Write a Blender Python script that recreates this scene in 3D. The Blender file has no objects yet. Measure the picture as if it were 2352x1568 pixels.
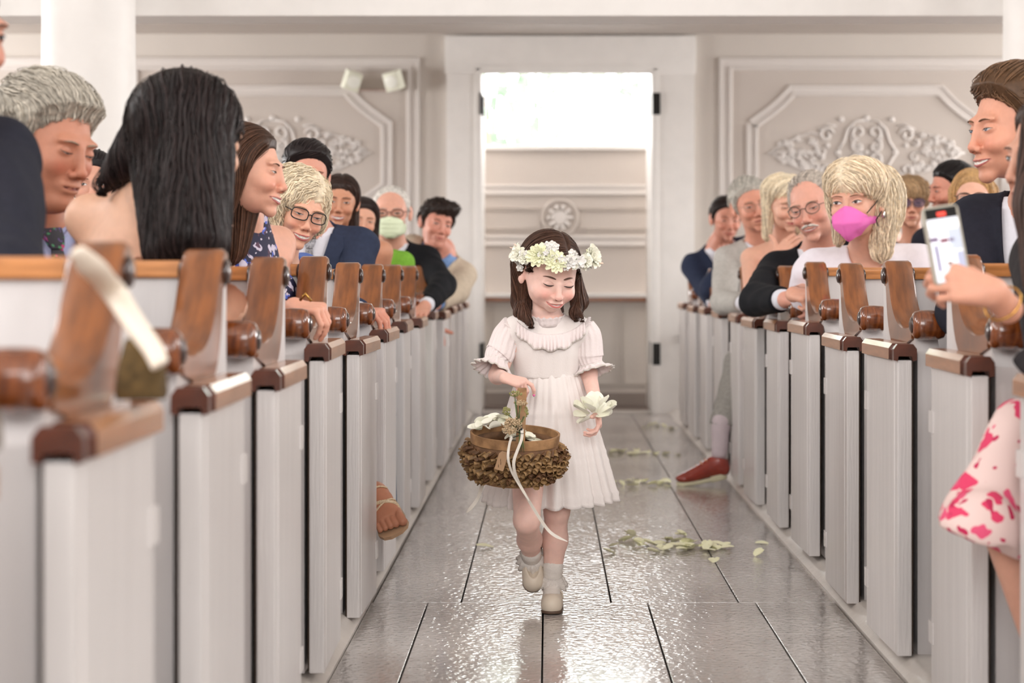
import bpy, bmesh, math, random
import numpy as np
from mathutils import Vector, Matrix, Euler

# ------------------------------------------------------------------ camera, world, lights, exposure
SC = bpy.context.scene
COL = SC.collection
F = 4573.0                      # focal length in pixels of the 2352 px wide frame (70 mm on 36 mm)
CH = 0.986                      # camera height
cd = bpy.data.cameras.new('camera')
cam = bpy.data.objects.new('camera', cd); COL.objects.link(cam)
cam.location = (0, 0, CH); cam.rotation_euler = (math.pi/2, 0, 0)
cd.lens = 70.0; cd.sensor_width = 36.0; cd.sensor_fit = 'HORIZONTAL'
cd.shift_x = -82/2352.0; cd.shift_y = -149/2352.0
cd.clip_start = 0.05; cd.clip_end = 200
cd.dof.use_dof = True; cd.dof.focus_distance = 5.72; cd.dof.aperture_fstop = 3.4
SC.camera = cam

wd = bpy.data.worlds.new('daylight'); SC.world = wd; wd.use_nodes = True
wd.node_tree.nodes['Background'].inputs[0].default_value = (1.0, 1.0, 1.0, 1)
wd.node_tree.nodes['Background'].inputs[1].default_value = 8.0

LK = 2.5
def area(name, loc, target, sx, sy, power, color=(1, 1, 1)):
    l = bpy.data.lights.new(name, 'AREA'); l.shape = 'RECTANGLE'; l.size = sx; l.size_y = sy
    l.energy = power; l.color = color
    o = bpy.data.objects.new(name, l); COL.objects.link(o); o.location = loc
    d = Vector(target) - Vector(loc)
    o.rotation_euler = d.to_track_quat('-Z', 'Y').to_euler()
    o['kind'] = 'helper'
    return o
# daylight of the unseen tall side windows; low lamps added to brighten the back
for sx in (-1, 1):
    for y, z, h, w, pw in ((-2.5, 3.9, 3.6, 1.8, 95), (2.0, 3.9, 3.6, 1.8, 95), (6.5, 3.9, 3.6, 1.8, 95), (11.2, 1.75, 1.3, 1.7, 80), (13.4, 1.75, 1.3, 1.0, 50)):
        area('daylight_fill', (sx*6.9, y, z), (sx*3, y, z-.9 if z > 2 else z-.1), w, h, pw*LK, (1.0, 0.995, 0.995))
area('daylight_fill', (0, -4.6, 3.6), (0, 6, 1.2), 5.0, 3.4, 150*LK, (1.0, 0.995, 0.995))  # added fill lamp behind the camera; the front wall has no window
area('daylight_fill', (-2.1, 14.9, 1.9), (2, 14.9, 1.3),   .6, 1.6, 42, (1, .995, .99))  # added lamp pair brightens the vestibule; its side walls have no windows
area('daylight_fill', (2.5, 14.9, 1.9), (-2, 14.9, 1.3),   .6, 1.6, 42, (1, .995, .99))
SC.view_settings.view_transform = 'Standard'
SC.view_settings.look = 'None'
SC.view_settings.gamma = 1.0
SC.view_settings.use_curve_mapping = False
SC.view_settings.exposure = 0.0
SC.render.film_transparent = False
try:
    SC.cycles.max_bounces = 8; SC.cycles.use_denoising = True
except Exception:
    pass

def P(px, py, Y):
    """world point seen at photo pixel (px,py) at depth Y"""
    return np.array([(px-1258.0)*Y/F, Y, CH + (635.0-py)*Y/F])

# ------------------------------------------------------------------ materials
def lin(c):
    return tuple(((x/255.0)/12.92 if x/255.0 <= 0.04045 else (((x/255.0)+0.055)/1.055)**2.4) for x in c)

def mat(name, rgb, rough=0.5, spec=0.5, metal=0.0, coat=0.0, var=0.0, scale=8.0, stretch=(1, 1, 1), bump=0.0,
        bscale=40.0, sss=0.0, attr=False, rgb2=None, trans=0.0, emis=None, sheen=0.0, coords='Object', alpha=1.0):
    m = bpy.data.materials.new(name); m.use_nodes = True
    nt = m.node_tree; b = nt.nodes['Principled BSDF']
    c = lin(rgb)
    b.inputs['Base Color'].default_value = (*c, 1)
    b.inputs['Roughness'].default_value = rough
    b.inputs['Metallic'].default_value = metal
    b.inputs['Specular IOR Level'].default_value = spec
    b.inputs['Coat Weight'].default_value = coat
    b.inputs['Coat Roughness'].default_value = 0.08
    b.inputs['Transmission Weight'].default_value = trans
    b.inputs['Sheen Weight'].default_value = sheen
    b.inputs['Alpha'].default_value = alpha
    if sss:
        b.inputs['Subsurface Weight'].default_value = sss
        b.inputs['Subsurface Radius'].default_value = (1.0, 0.35, 0.2)
        b.inputs['Subsurface Scale'].default_value = 0.008
    if emis:
        b.inputs['Emission Color'].default_value = (*lin(emis[0]), 1); b.inputs['Emission Strength'].default_value = emis[1]
    tc = nt.nodes.new('ShaderNodeTexCoord'); mp = nt.nodes.new('ShaderNodeMapping')
    mp.inputs['Scale'].default_value = stretch
    nt.links.new(tc.outputs[coords], mp.inputs[0])
    if attr:
        m['tinted'] = 1
        at = nt.nodes.new('ShaderNodeAttribute'); at.attribute_name = 'tint'
        mx = nt.nodes.new('ShaderNodeMix'); mx.data_type = 'RGBA'; mx.blend_type = 'MULTIPLY'; mx.inputs[0].default_value = 1.0
        mx.inputs[6].default_value = (*c, 1)
        nt.links.new(at.outputs['Color'], mx.inputs[7]); nt.links.new(mx.outputs[2], b.inputs['Base Color'])
    if var > 0 or rgb2:
        n = nt.nodes.new('ShaderNodeTexNoise'); n.inputs['Scale'].default_value = scale; n.inputs['Detail'].default_value = 5
        nt.links.new(mp.outputs[0], n.inputs['Vector'])
        r = nt.nodes.new('ShaderNodeValToRGB'); r.color_ramp.elements[0].position = 0.35; r.color_ramp.elements[1].position = 0.65
        c2 = lin(rgb2) if rgb2 else c
        r.color_ramp.elements[0].color = (*[x*(1-var) for x in c], 1)
        r.color_ramp.elements[1].color = (*[min(1, x*(1+var)) for x in c2], 1)
        nt.links.new(n.outputs['Fac'], r.inputs[0])
        if attr:
            nt.links.new(r.outputs[0], mx.inputs[6])
        else:
            nt.links.new(r.outputs[0], b.inputs['Base Color'])
    if bump > 0:
        n2 = nt.nodes.new('ShaderNodeTexNoise'); n2.inputs['Scale'].default_value = bscale; n2.inputs['Detail'].default_value = 3
        nt.links.new(mp.outputs[0], n2.inputs['Vector'])
        bp = nt.nodes.new('ShaderNodeBump'); bp.inputs['Strength'].default_value = bump; bp.inputs['Distance'].default_value = 0.01
        nt.links.new(n2.outputs['Fac'], bp.inputs['Height']); nt.links.new(bp.outputs[0], b.inputs['Normal'])
    return m

M = {}
M['white'] = mat('white_paint', (222, 217, 216), 0.38, 0.45, var=0.03, scale=3, stretch=(6, 6, .6), bump=0.12, bscale=12)
M['door_white'] = mat('door_paint', (220, 215, 213), 0.32, 0.5, var=0.04, scale=4, stretch=(9, 9, .5), bump=0.2, bscale=16)
M['trim_white'] = mat('trim_paint', (238, 234, 230), 0.45, 0.4, var=0.02)
M['wall'] = mat('wall_paint', (214, 206, 198), 0.6, 0.3, var=0.02, scale=2)
M['panel'] = mat('panel_paint', (204, 194, 186), 0.6, 0.3, var=0.02, scale=2)
M['mould'] = mat('moulding_paint', (222, 215, 210), 0.45, 0.45)
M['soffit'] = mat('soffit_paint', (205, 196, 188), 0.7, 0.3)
M['wood'] = mat('varnished_wood', (118, 68, 34), 0.3, 0.5, coat=0.7, var=0.10, scale=4, stretch=(16, 2.5, 2.5), rgb2=(142, 84, 42))
M['rail'] = mat('rail_wood', (186, 118, 62), 0.35, 0.5, coat=0.5, var=0.2, scale=6, stretch=(1.2, 12, 12), rgb2=(200, 134, 78))
M['darkwood'] = mat('dark_varnished_wood', (104, 50, 18), 0.25, 0.5, coat=1.0, var=0.3, scale=7, stretch=(14, 3, 3), rgb2=(128, 68, 30))
M['capwood'] = mat('cap_wood', (176, 122, 84), 0.3, 0.5, coat=0.6, var=0.15, scale=6, stretch=(10, 1, 10))
M['endgrain'] = mat('end_grain_wood', (84, 38, 18), 0.35, 0.5, coat=0.6, var=0.3, scale=20)
M['eye'] = mat('scroll_eye_wood', (48, 22, 12), 0.3, 0.5, coat=0.8)
M['pewfloor'] = mat('shaded_pew_floor', (74, 60, 48), 0.6, 0.3, var=.2, scale=8)  # brown darkened to put the legroom shade into the floor colour
M['shaded_board'] = mat('shaded_brown_board', (66, 50, 38), 0.6, 0.3, var=.2, scale=10)  # brown darkened to put shade into seats, kick boards and door gaps
M['gap'] = mat('underfloor', (30, 26, 22), 0.9, 0.1)
M['platform'] = mat('platform_paint', (206, 199, 192), 0.3, 0.5, var=0.05, bump=0.2, bscale=25)
M['metal'] = mat('black_metal', (30, 28, 26), 0.5, 0.5, metal=0.3)

def floor_mat():
    m = mat('floor_paint', (184, 177, 172), 0.09, 0.8, coat=.3, var=0.05, scale=3, stretch=(1.5, .5, 1), rgb2=(194, 187, 182))
    nt = m.node_tree; b = nt.nodes['Principled BSDF']
    tc = nt.nodes.new('ShaderNodeTexCoord'); mp = nt.nodes.new('ShaderNodeMapping'); mp.inputs['Scale'].default_value = (26, 20, 1)
    nt.links.new(tc.outputs['Object'], mp.inputs[0])
    n = nt.nodes.new('ShaderNodeTexNoise'); n.inputs['Scale'].default_value = 2.0; n.inputs['Detail'].default_value = 1.2; n.inputs['Roughness'].default_value = .5
    nt.links.new(mp.outputs[0], n.inputs['Vector'])
    mp2 = nt.nodes.new('ShaderNodeMapping'); mp2.inputs['Scale'].default_value = (5, 1.2, 1); nt.links.new(tc.outputs['Object'], mp2.inputs[0])
    n2 = nt.nodes.new('ShaderNodeTexNoise'); n2.inputs['Scale'].default_value = 1.5; n2.inputs['Detail'].default_value = 2
    nt.links.new(mp2.outputs[0], n2.inputs['Vector'])
    b1 = nt.nodes.new('ShaderNodeBump'); b1.inputs['Strength'].default_value = 1.0; b1.inputs["Distance"].default_value = 0.0028
    b2 = nt.nodes.new('ShaderNodeBump'); b2.inputs['Strength'].default_value = 0.25; b2.inputs['Distance'].default_value = 0.02
    nt.links.new(n.outputs['Fac'], b1.inputs['Height']); nt.links.new(n2.outputs['Fac'], b2.inputs['Height'])
    nt.links.new(b2.outputs[0], b1.inputs['Normal']); nt.links.new(b1.outputs[0], b.inputs['Normal'])
    return m
M['floor'] = floor_mat()

# ------------------------------------------------------------------ object helpers
def mesh_of(name, V, Fc, mat_=None, smooth=False, tint=None, mi=None, mats=None):
    me = bpy.data.meshes.new(name)
    V = np.asarray(V, dtype=np.float64)
    if isinstance(Fc, np.ndarray) and Fc.ndim == 2:
        k = Fc.shape[1]; n = len(Fc)
        me.vertices.add(len(V)); me.vertices.foreach_set('co', V.astype(np.float32).ravel())
        me.loops.add(n*k); me.loops.foreach_set('vertex_index', Fc.astype(np.int32).ravel())
        me.polygons.add(n); me.polygons.foreach_set('loop_start', np.arange(0, n*k, k, dtype=np.int32))
        me.polygons.foreach_set('loop_total', np.full(n, k, dtype=np.int32))
        me.update(calc_edges=True); me.validate()
    else:
        me.from_pydata([tuple(v) for v in V], [], [tuple(int(i) for i in f) for f in Fc]); me.update()
    if smooth:
        me.polygons.foreach_set('use_smooth', np.ones(len(me.polygons), dtype=bool))
    for m in (mats or ([mat_] if mat_ else [])): me.materials.append(m)
    if tint is None and mat_ is not None and mat_.get('tinted'): tint = np.ones((len(V), 3))
    if mi is not None:
        me.polygons.foreach_set('material_index', np.asarray(mi, dtype=np.int32))
    if tint is not None:
        a = me.color_attributes.new('tint', 'FLOAT_COLOR', 'POINT')
        t = np.ones((len(V), 4), dtype=np.float32); t[:, :3] = tint
        a.data.foreach_set('color', t.ravel())
    return me

def link(name, me, parent=None, loc=(0, 0, 0)):
    o = bpy.data.objects.new(name, me); COL.objects.link(o); o.location = loc
    if parent: o.parent = parent
    return o

def thing(name, label, cat, loc=(0, 0, 0), rotz=0.0, group=None):
    o = bpy.data.objects.new(name, None); COL.objects.link(o)
    o.location = loc; o.rotation_euler = (0, 0, rotz); o.empty_display_size = 0.05
    o['label'] = label; o['category'] = cat
    if group: o['group'] = group
    return o

def tag(o, label, cat, group=None):
    o['label'] = label; o['category'] = cat
    if group: o['group'] = group
    return o

def struct(o):
    o['kind'] = 'structure'; return o

class MB:
    """collects closed shapes into one mesh"""
    def __init__(s): s.V = []; s.F = []; s.n = 0
    def add(s, V, Fc):
        V = np.asarray(V, float)
        s.V.append(V); s.F += [tuple(int(i)+s.n for i in f) for f in Fc]; s.n += len(V); return s
    def box(s, x0, x1, y0, y1, z0, z1, bev=0.0):
        if bev <= 0:
            V = [(x, y, z) for x in (x0, x1) for y in (y0, y1) for z in (z0, z1)]
            Fc = [(0, 1, 3, 2), (4, 6, 7, 5), (0, 4, 5, 1), (2, 3, 7, 6), (0, 2, 6, 4), (1, 5, 7, 3)]
            return s.add(V, Fc)
        bm = bmesh.new(); bmesh.ops.create_cube(bm, size=1)
        for v in bm.verts:
            v.co = Vector(((x0+x1)/2+v.co.x*(x1-x0), (y0+y1)/2+v.co.y*(y1-y0), (z0+z1)/2+v.co.z*(z1-z0)))
        bmesh.ops.bevel(bm, geom=bm.edges[:], offset=bev, segments=2, profile=0.6, affect='EDGES')
        bm.verts.ensure_lookup_table()
        V = [tuple(v.co) for v in bm.verts]; Fc = [[v.index for v in f.verts] for f in bm.faces]; bm.free()
        return s.add(V, Fc)
    def prism(s, poly, ax, a0, a1):
        """poly of 2D points (the two axes other than ax, in order) extruded along ax from a0 to a1"""
        n = len(poly); V = []
        for a in (a0, a1):
            for p in poly:
                q = list(p); q.insert(ax, a); V.append(q)
        Fc = [tuple(range(n-1, -1, -1)), tuple(range(n, 2*n))] + [(i, (i+1) % n, n+(i+1) % n, n+i) for i in range(n)]
        return s.add(V, Fc)
    def tube(s, pts, rad, seg=8, flat=1.0, cap=True, up=None):
        V, Fc = tube(pts, rad, seg, flat, cap, up); return s.add(V, Fc)
    def lathe(s, prof, seg=16, ax=2, c=(0, 0, 0)):
        """prof: (axis position, radius) list"""
        V = []; Fc = []
        o = [i for i in range(3) if i != ax]
        for a, r in prof:
            for k in range(seg):
                t = 2*math.pi*k/seg; p = [0, 0, 0]; p[ax] = a; p[o[0]] = r*math.cos(t); p[o[1]] = r*math.sin(t)
                V.append([p[i]+c[i] for i in range(3)])
        for i in range(len(prof)-1):
            for k in range(seg):
                Fc.append((i*seg+k, i*seg+(k+1) % seg, (i+1)*seg+(k+1) % seg, (i+1)*seg+k))
        Fc.append(tuple(range(seg-1, -1, -1))); Fc.append(tuple(range((len(prof)-1)*seg, len(prof)*seg)))
        return s.add(V, Fc)
    def mesh(s, name, m, smooth=False, **k):
        me = mesh_of(name, np.concatenate(s.V), s.F, m, smooth, **k)
        bm = bmesh.new(); bm.from_mesh(me); bmesh.ops.recalc_face_normals(bm, faces=bm.faces[:]); bm.to_mesh(me); bm.free()
        return me
    def build(s, name, m, parent=None, smooth=False, off=None, **k):
        if off is not None:
            s.V = [v-np.asarray(off, float) for v in s.V]
        me = s.mesh(name, m, smooth, **k)
        if smooth == 'auto':
            smooth_by_angle(me)
        return link(name, me, parent)

def smooth_by_angle(me, ang=0.7):
    me.polygons.foreach_set('use_smooth', np.ones(len(me.polygons), dtype=bool))
    try:
        me.set_sharp_from_angle(angle=ang)
    except Exception:
        pass

def tube(pts, rad, seg=8, flat=1.0, cap=True, up=None):
    """tapered tube along pts; flat squashes it across the second axis; up fixes the frame"""
    pts = np.asarray(pts, float); n = len(pts)
    rad = np.full(n, rad, float) if np.isscalar(rad) else np.asarray(rad, float)
    T = np.gradient(pts, axis=0); T /= (np.linalg.norm(T, axis=1, keepdims=True)+1e-12)
    ref = np.array(up, float) if up is not None else (np.array([0, 0, 1.0]) if abs(T[0][2]) < 0.9 else np.array([1.0, 0, 0]))
    V = []; A = None
    ang = np.arange(seg)*2*np.pi/seg
    for i in range(n):
        if A is None or up is not None:
            A = np.cross(T[i], ref); A /= np.linalg.norm(A)+1e-12
        else:
            A = A - T[i]*np.dot(A, T[i]); A /= np.linalg.norm(A)+1e-12
        B = np.cross(T[i], A)
        V.append(pts[i]+rad[i]*(np.cos(ang)[:, None]*A+flat*np.sin(ang)[:, None]*B))
    V = np.concatenate(V); Fc = []
    for i in range(n-1):
        for k in range(seg):
            Fc.append((i*seg+k, i*seg+(k+1) % seg, (i+1)*seg+(k+1) % seg, (i+1)*seg+k))
    if cap:
        Fc.append(tuple(range(seg-1, -1, -1))); Fc.append(tuple(range((n-1)*seg, n*seg)))
    return V, Fc

def spline(pts, n):
    """Catmull-Rom through pts, n samples"""
    p = np.asarray(pts, float); p = np.vstack([2*p[0]-p[1], p, 2*p[-1]-p[-2]])
    t = np.linspace(0, len(p)-3-1e-9, n); i = t.astype(int); u = (t-i)[:, None]
    a, b, c, d = p[i], p[i+1], p[i+2], p[i+3]
    return 0.5*((2*b)+(-a+c)*u+(2*a-5*b+4*c-d)*u*u+(-a+3*b-3*c+d)*u**3)
# ------------------------------------------------------------------ large structure
WY = 14.3; VY = 15.3
fl = struct(MB().box(-7, 7, -1.0, 16.2, -0.12, -0.022).build('floor', M['gap']))
rows = [(0.4, 6.028, [-0.535, -0.362, -0.014, 0.302, 0.628, 0.868]),
        (6.032, 9.778, [-0.53, -0.262, 0.192, 0.578, 0.878]),
        (9.782, WY+.02, [-0.53, -0.17, 0.21, 0.60, 0.89])]
for y0, y1, xs in rows:
    for a, b in zip(xs[:-1], xs[1:]):
        q = MB().box(a+.0022, b-.0022, y0, y1-.003, -0.022, 0.0, bev=0.0018).build('plank', M['floor'], fl)
# raised platforms under the pews with a rounded painted edge towards the aisle
for side, x0, x1 in ((-1, -0.535, -5.6), (1, 0.87, 5.6)):
    prof = [(x0, -0.02), (x0, 0.008), (x0+side*0.012, 0.018), (x0+side*0.03, 0.034), (x0+side*0.045, 0.04), (x1, 0.04), (x1, -0.02)]
    V = MB(); V.prism([(p[0], p[1]) for p in prof], 1, 0.4, WY-.02)
    o = struct(V.build('floor', M['platform'], None, 'auto'))
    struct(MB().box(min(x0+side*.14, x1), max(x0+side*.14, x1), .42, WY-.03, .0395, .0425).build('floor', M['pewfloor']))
vest_floor = struct(MB().box(-2.2, 2.6, WY+.12, 15.6, -0.022, -0.002).build('floor', mat('vestibule_floor', (120, 106, 98), .35, .4)))

DX0, DX1, DZ = (1106-1258)*WY/F, (1497-1258)*WY/F, CH+(635-164)*WY/F     # doorway
wl = MB(); wl.box(-7, DX0-.02, WY, WY+.14, -0.02, 6.2); wl.box(DX1+.02, 7, WY, WY+.14, -0.02, 6.2); wl.box(DX0-.02, DX1+.02, WY, WY+.14, DZ+.02, 6.2)
back = struct(wl.build('wall_back', M['wall']))
struct(MB().box(-7.1, -6.96, -6, WY, -.02, 6.2).build('wall_left', M['wall']))
struct(MB().box(6.96, 7.1, -6, WY, -.02, 6.2).build('wall_right', M['wall']))

struct(MB().box(-7, 7, -6, 16.2, 6.2, 6.3).build('ceiling', M['trim_white']))
struct(MB().box(-7, 7, -6.1, -6, -.02, 6.3).build('wall_front', M['trim_white']))
struct(MB().box(-2.3, 2.7, WY+.14, VY+.12, 3.3, 3.4).build('ceiling', M['trim_white']))
struct(MB().box(-7, 7, -6, -1, -.12, -.0).build('floor', M['platform']))
# gallery above the back pews: beam on columns, soffit rising to the back wall
BY = 9.95
def zpix(py, Y): return CH+(635-py)*Y/F
beam = MB(); zb = zpix(36, BY)
beam.prism([(BY, zb), (BY, 3.3), (BY+.32, 3.3), (BY+.32, zb+.0)], 0, -6.96, 6.96)
struct(beam.build('trim_1', M['trim_white']))
sof = MB(); z1 = zpix(78, WY)
sof.prism([(BY+.32, zb+.12), (BY+.32, zb+.2), (WY, z1+.08), (WY, z1)], 0, -6.96, 6.96)
struct(sof.build('ceiling', M['soffit']))

def column(cx, cy, r, nm, lab):
    t = thing('column', lab, 'column', (cx, cy, 0.04))
    s = MB(); s.lathe([(0.10, r), (1.0, r*.995), (2.2, r*.965), (3.3, r*.95)], 48)
    s.build('shaft', M['trim_white'], t, 'auto')
    b = MB(); b.lathe([(0, r*1.3), (.05, r*1.3), (.07, r*1.22), (.10, r*1.12), (.115, r*1.0)], 48)
    b.build('base', M['trim_white'], t, 'auto')
CYD = 9.5
column((204-1258)*CYD/F, CYD, 109*CYD/F, 'c', 'thick round white column on the left behind the grey-haired man')
column((2410-1258)*CYD/F, CYD, 108*CYD/F, 'c', 'round white column cut by the right edge of the photo')

# door casing, jambs, hinges
cs = MB()
ox0, ox1, oz = (1026-1258)*WY/F, (1594-1258)*WY/F, zpix(84, WY)
wc = (1106-1026)*WY/F
cs.box(ox0, DX0+.0, WY-.05, WY, 0, oz-.26); cs.box(DX1, ox1, WY-.05, WY, 0, oz-.26)
cs.box(ox0-.01, ox1+.01, WY-.06, WY, oz-.27, oz, bev=.006)
cs.box(DX0-.03, DX1+.03, WY-.045, WY, DZ, oz-.26)
for a, b in ((DX0-.045, DX0), (DX1, DX1+.045)): cs.box(a, b, WY-.066, WY-.04, 0, DZ+.02, bev=.005)
cs.box(DX0-.045, DX1+.045, WY-.066, WY-.04, DZ, DZ+.045, bev=.005)
for a, b in ((DX0-.02, DX0), (DX1, DX1+.02)): cs.box(a, b, WY-.05, WY+.2, 0, DZ)
cs.box(DX0, DX1, WY-.05, WY+.2, DZ, DZ+.02)
cas = struct(cs.build('door_1', M['trim_white'], None, 'auto'))
struct(MB().box(DX0, DX1, WY-.02, WY+.16, 0, .018, bev=.004).build('trim_2', M['platform']))
# open door leaves folded into the vestibule on both sides, with black hinges
for sx, xa in ((-1, DX0), (1, DX1)):
    lf = MB(); lf.box(xa+(-.002 if sx > 0 else -.045), xa+(.045 if sx > 0 else .002), WY+.21, WY+.21+.56, .01, DZ-.01, bev=.004)
    d = struct(lf.build('door_2' if sx < 0 else 'door_3', M['trim_white'], None, 'auto'))
    for py in (240, 812):
        z = zpix(py, WY); h = MB()
        w = 18*WY/F
        if sx > 0: h.box(xa-.006, xa+.052, WY+.16, WY+.2102, z-.075, z+.075); h.lathe([(z-.08, .008), (z+.08, .008)], 10, 2, (xa+.0, WY+.16, 0))
        else: h.box(xa-.03, xa+.016, WY+.16, WY+.2102, z-.075, z+.075)
        if sx > 0: h.box(xa+.003, xa+.058, WY-.072, WY-.0655, z-.078, z+.078)
        else: h.box(xa-.012, xa+.006, WY-.074, WY-.0655, z-.078, z+.078)
        h.build('hinge', M['metal'], d)

# vestibule behind the doorway: panelled wall with wooden rail, big window above
VY = 15.3
def vz(py): return zpix(py, VY)
def vx(px): return (px-1258)*VY/F
zs = vz(343)
vw = MB(); vw.box(-2.2, 2.6, VY, VY+.12, -.02, zs); vw.box(-2.2, -1.05, VY, VY+.12, zs, 3.3); vw.box(1.45, 2.6, VY, VY+.12, zs, 3.3); vw.box(-1.05, 1.45, VY, VY+.12, 3.05, 3.3)
vwall = struct(vw.build('wall_vestibule', M['panel']))
struct(MB().box(-2.3, -2.16, WY+.14, VY+.12, -.02, 3.3).build('wall_vestibule_left', M['wall']))
struct(MB().box(2.56, 2.7, WY+.14, VY+.12, -.02, 3.3).build('wall_vestibule_right', M['wall']))
fr = MB(); fr.box(-1.1, 1.5, VY-.05, VY+.12, zs-.005, zs+.03, bev=.006)
fr.box(-1.05, -1.0, VY+.02, VY+.08, zs+.03, 3.05); fr.box(1.40, 1.45, VY+.02, VY+.08, zs+.03, 3.05)
fr.box(-1.05, 1.45, VY+.02, VY+.08, 3.0, 3.05)
win = struct(fr.build('window_1', M['trim_white'], None, 'auto'))
gl = mat('window_glass', (255, 255, 255), 0.0, 0.5, trans=1.0)
gl.node_tree.nodes['Principled BSDF'].inputs['IOR'].default_value = 1.02
MB().box(-1.0, 1.40, VY+.045, VY+.049, zs+.03, 3.0).build('pane', gl, win)

def wmould(pts, Y, w, name, parent, m=None, depth=.02):
    """double moulding strip following a polyline in the wall plane"""
    m = m or M['mould']
    b = MB(); pts = [np.array(p, float) for p in pts]
    for off, ww, dd in ((-w*.36, w*.3, depth), (w*.36, w*.3, depth), (0, w, depth*.35)):
        n = len(pts); L = []
        for i, p in enumerate(pts):
            if i == 0: t = pts[1]-pts[0]
            elif i == n-1: t = pts[-1]-pts[-2]
            else:
                t0 = pts[i]-pts[i-1]; t1 = pts[i+1]-pts[i]; t = t0/np.linalg.norm(t0)+t1/np.linalg.norm(t1)
            t = t/np.linalg.norm(t); nn = np.array([-t[1], t[0]])
            if 0 < i < n-1:
                t0 = pts[i]-pts[i-1]; t0 = t0/np.linalg.norm(t0); k = 1/max(.5, abs(np.dot(t0, t)))
            else: k = 1
            L.append((p, nn*k))
        V = []
        for p, nn in L:
            for a, d in ((off-ww/2, 0), (off-ww*.3, dd), (off+ww*.3, dd), (off+ww/2, 0)):
                q = p+nn*a; V.append((q[0], Y-d, q[1]))
        Fc = []
        for i in range(n-1):
            for k in range(3): Fc.append((i*4+k, i*4+k+1, i*4+4+k+1, i*4+4+k))
        Fc += [(0, 1, 2, 3), tuple((n-1)*4+k for k in (3, 2, 1, 0))]
        b.add(V, Fc)
    return b.build(name, m, parent)

def wx(px): return (px-1258)*WY/F
def wz(py): return zpix(py, WY)
def arc_corner(cx, cz, r, a0, a1, n=6):
    return [(cx+r*math.cos(math.radians(a0+(a1-a0)*i/n)), cz+r*math.sin(math.radians(a0+(a1-a0)*i/n))) for i in range(n+1)]
def wall_panel(cpx, lab, wide=335, inner=262, nm='wall_panel'):
    c = wx(cpx); s = WY/F
    ow = (wide-12)*s; zt = wz(147); zb_ = .25
    t = struct(MB().box(c-ow, c+ow, WY-.004, WY, zb_, zt).build('trim_3', M['panel'])); 
    wmould([(c-ow, zb_), (c-ow, zt), (c+ow, zt), (c+ow, zb_), (c-ow, zb_)], WY-.004, 30*s, 'moulding', t)
    iw = inner*s; z1_ = wz(208); z0_ = wz(505); cx_ = 92*s; cz_ = 72*s
    # octagon with concave corners: short straight kicks
    def corner(sx, sz):
        zc = z1_ if sz > 0 else z0_
        a = [(c+sx*(iw-cx_), zc), (c+sx*(iw-cx_*.72), zc-sz*cz_*.38), (c+sx*(iw-cx_*.42), zc-sz*cz_*.70), (c+sx*(iw), zc-sz*cz_*1.08)]
        return a
    pts = corner(-1, 1)[::-1]+corner(1, 1)+corner(1, -1)[::-1]+corner(-1, -1)
    pts = pts+[pts[0]]
    wmould(pts, WY-.004, 26*s, 'moulding', t)
    return c
pc_r = wall_panel(1990, 'R'); pc_l = wall_panel(626, 'L'); pc_ll = wall_panel(-60, 'LL')

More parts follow.
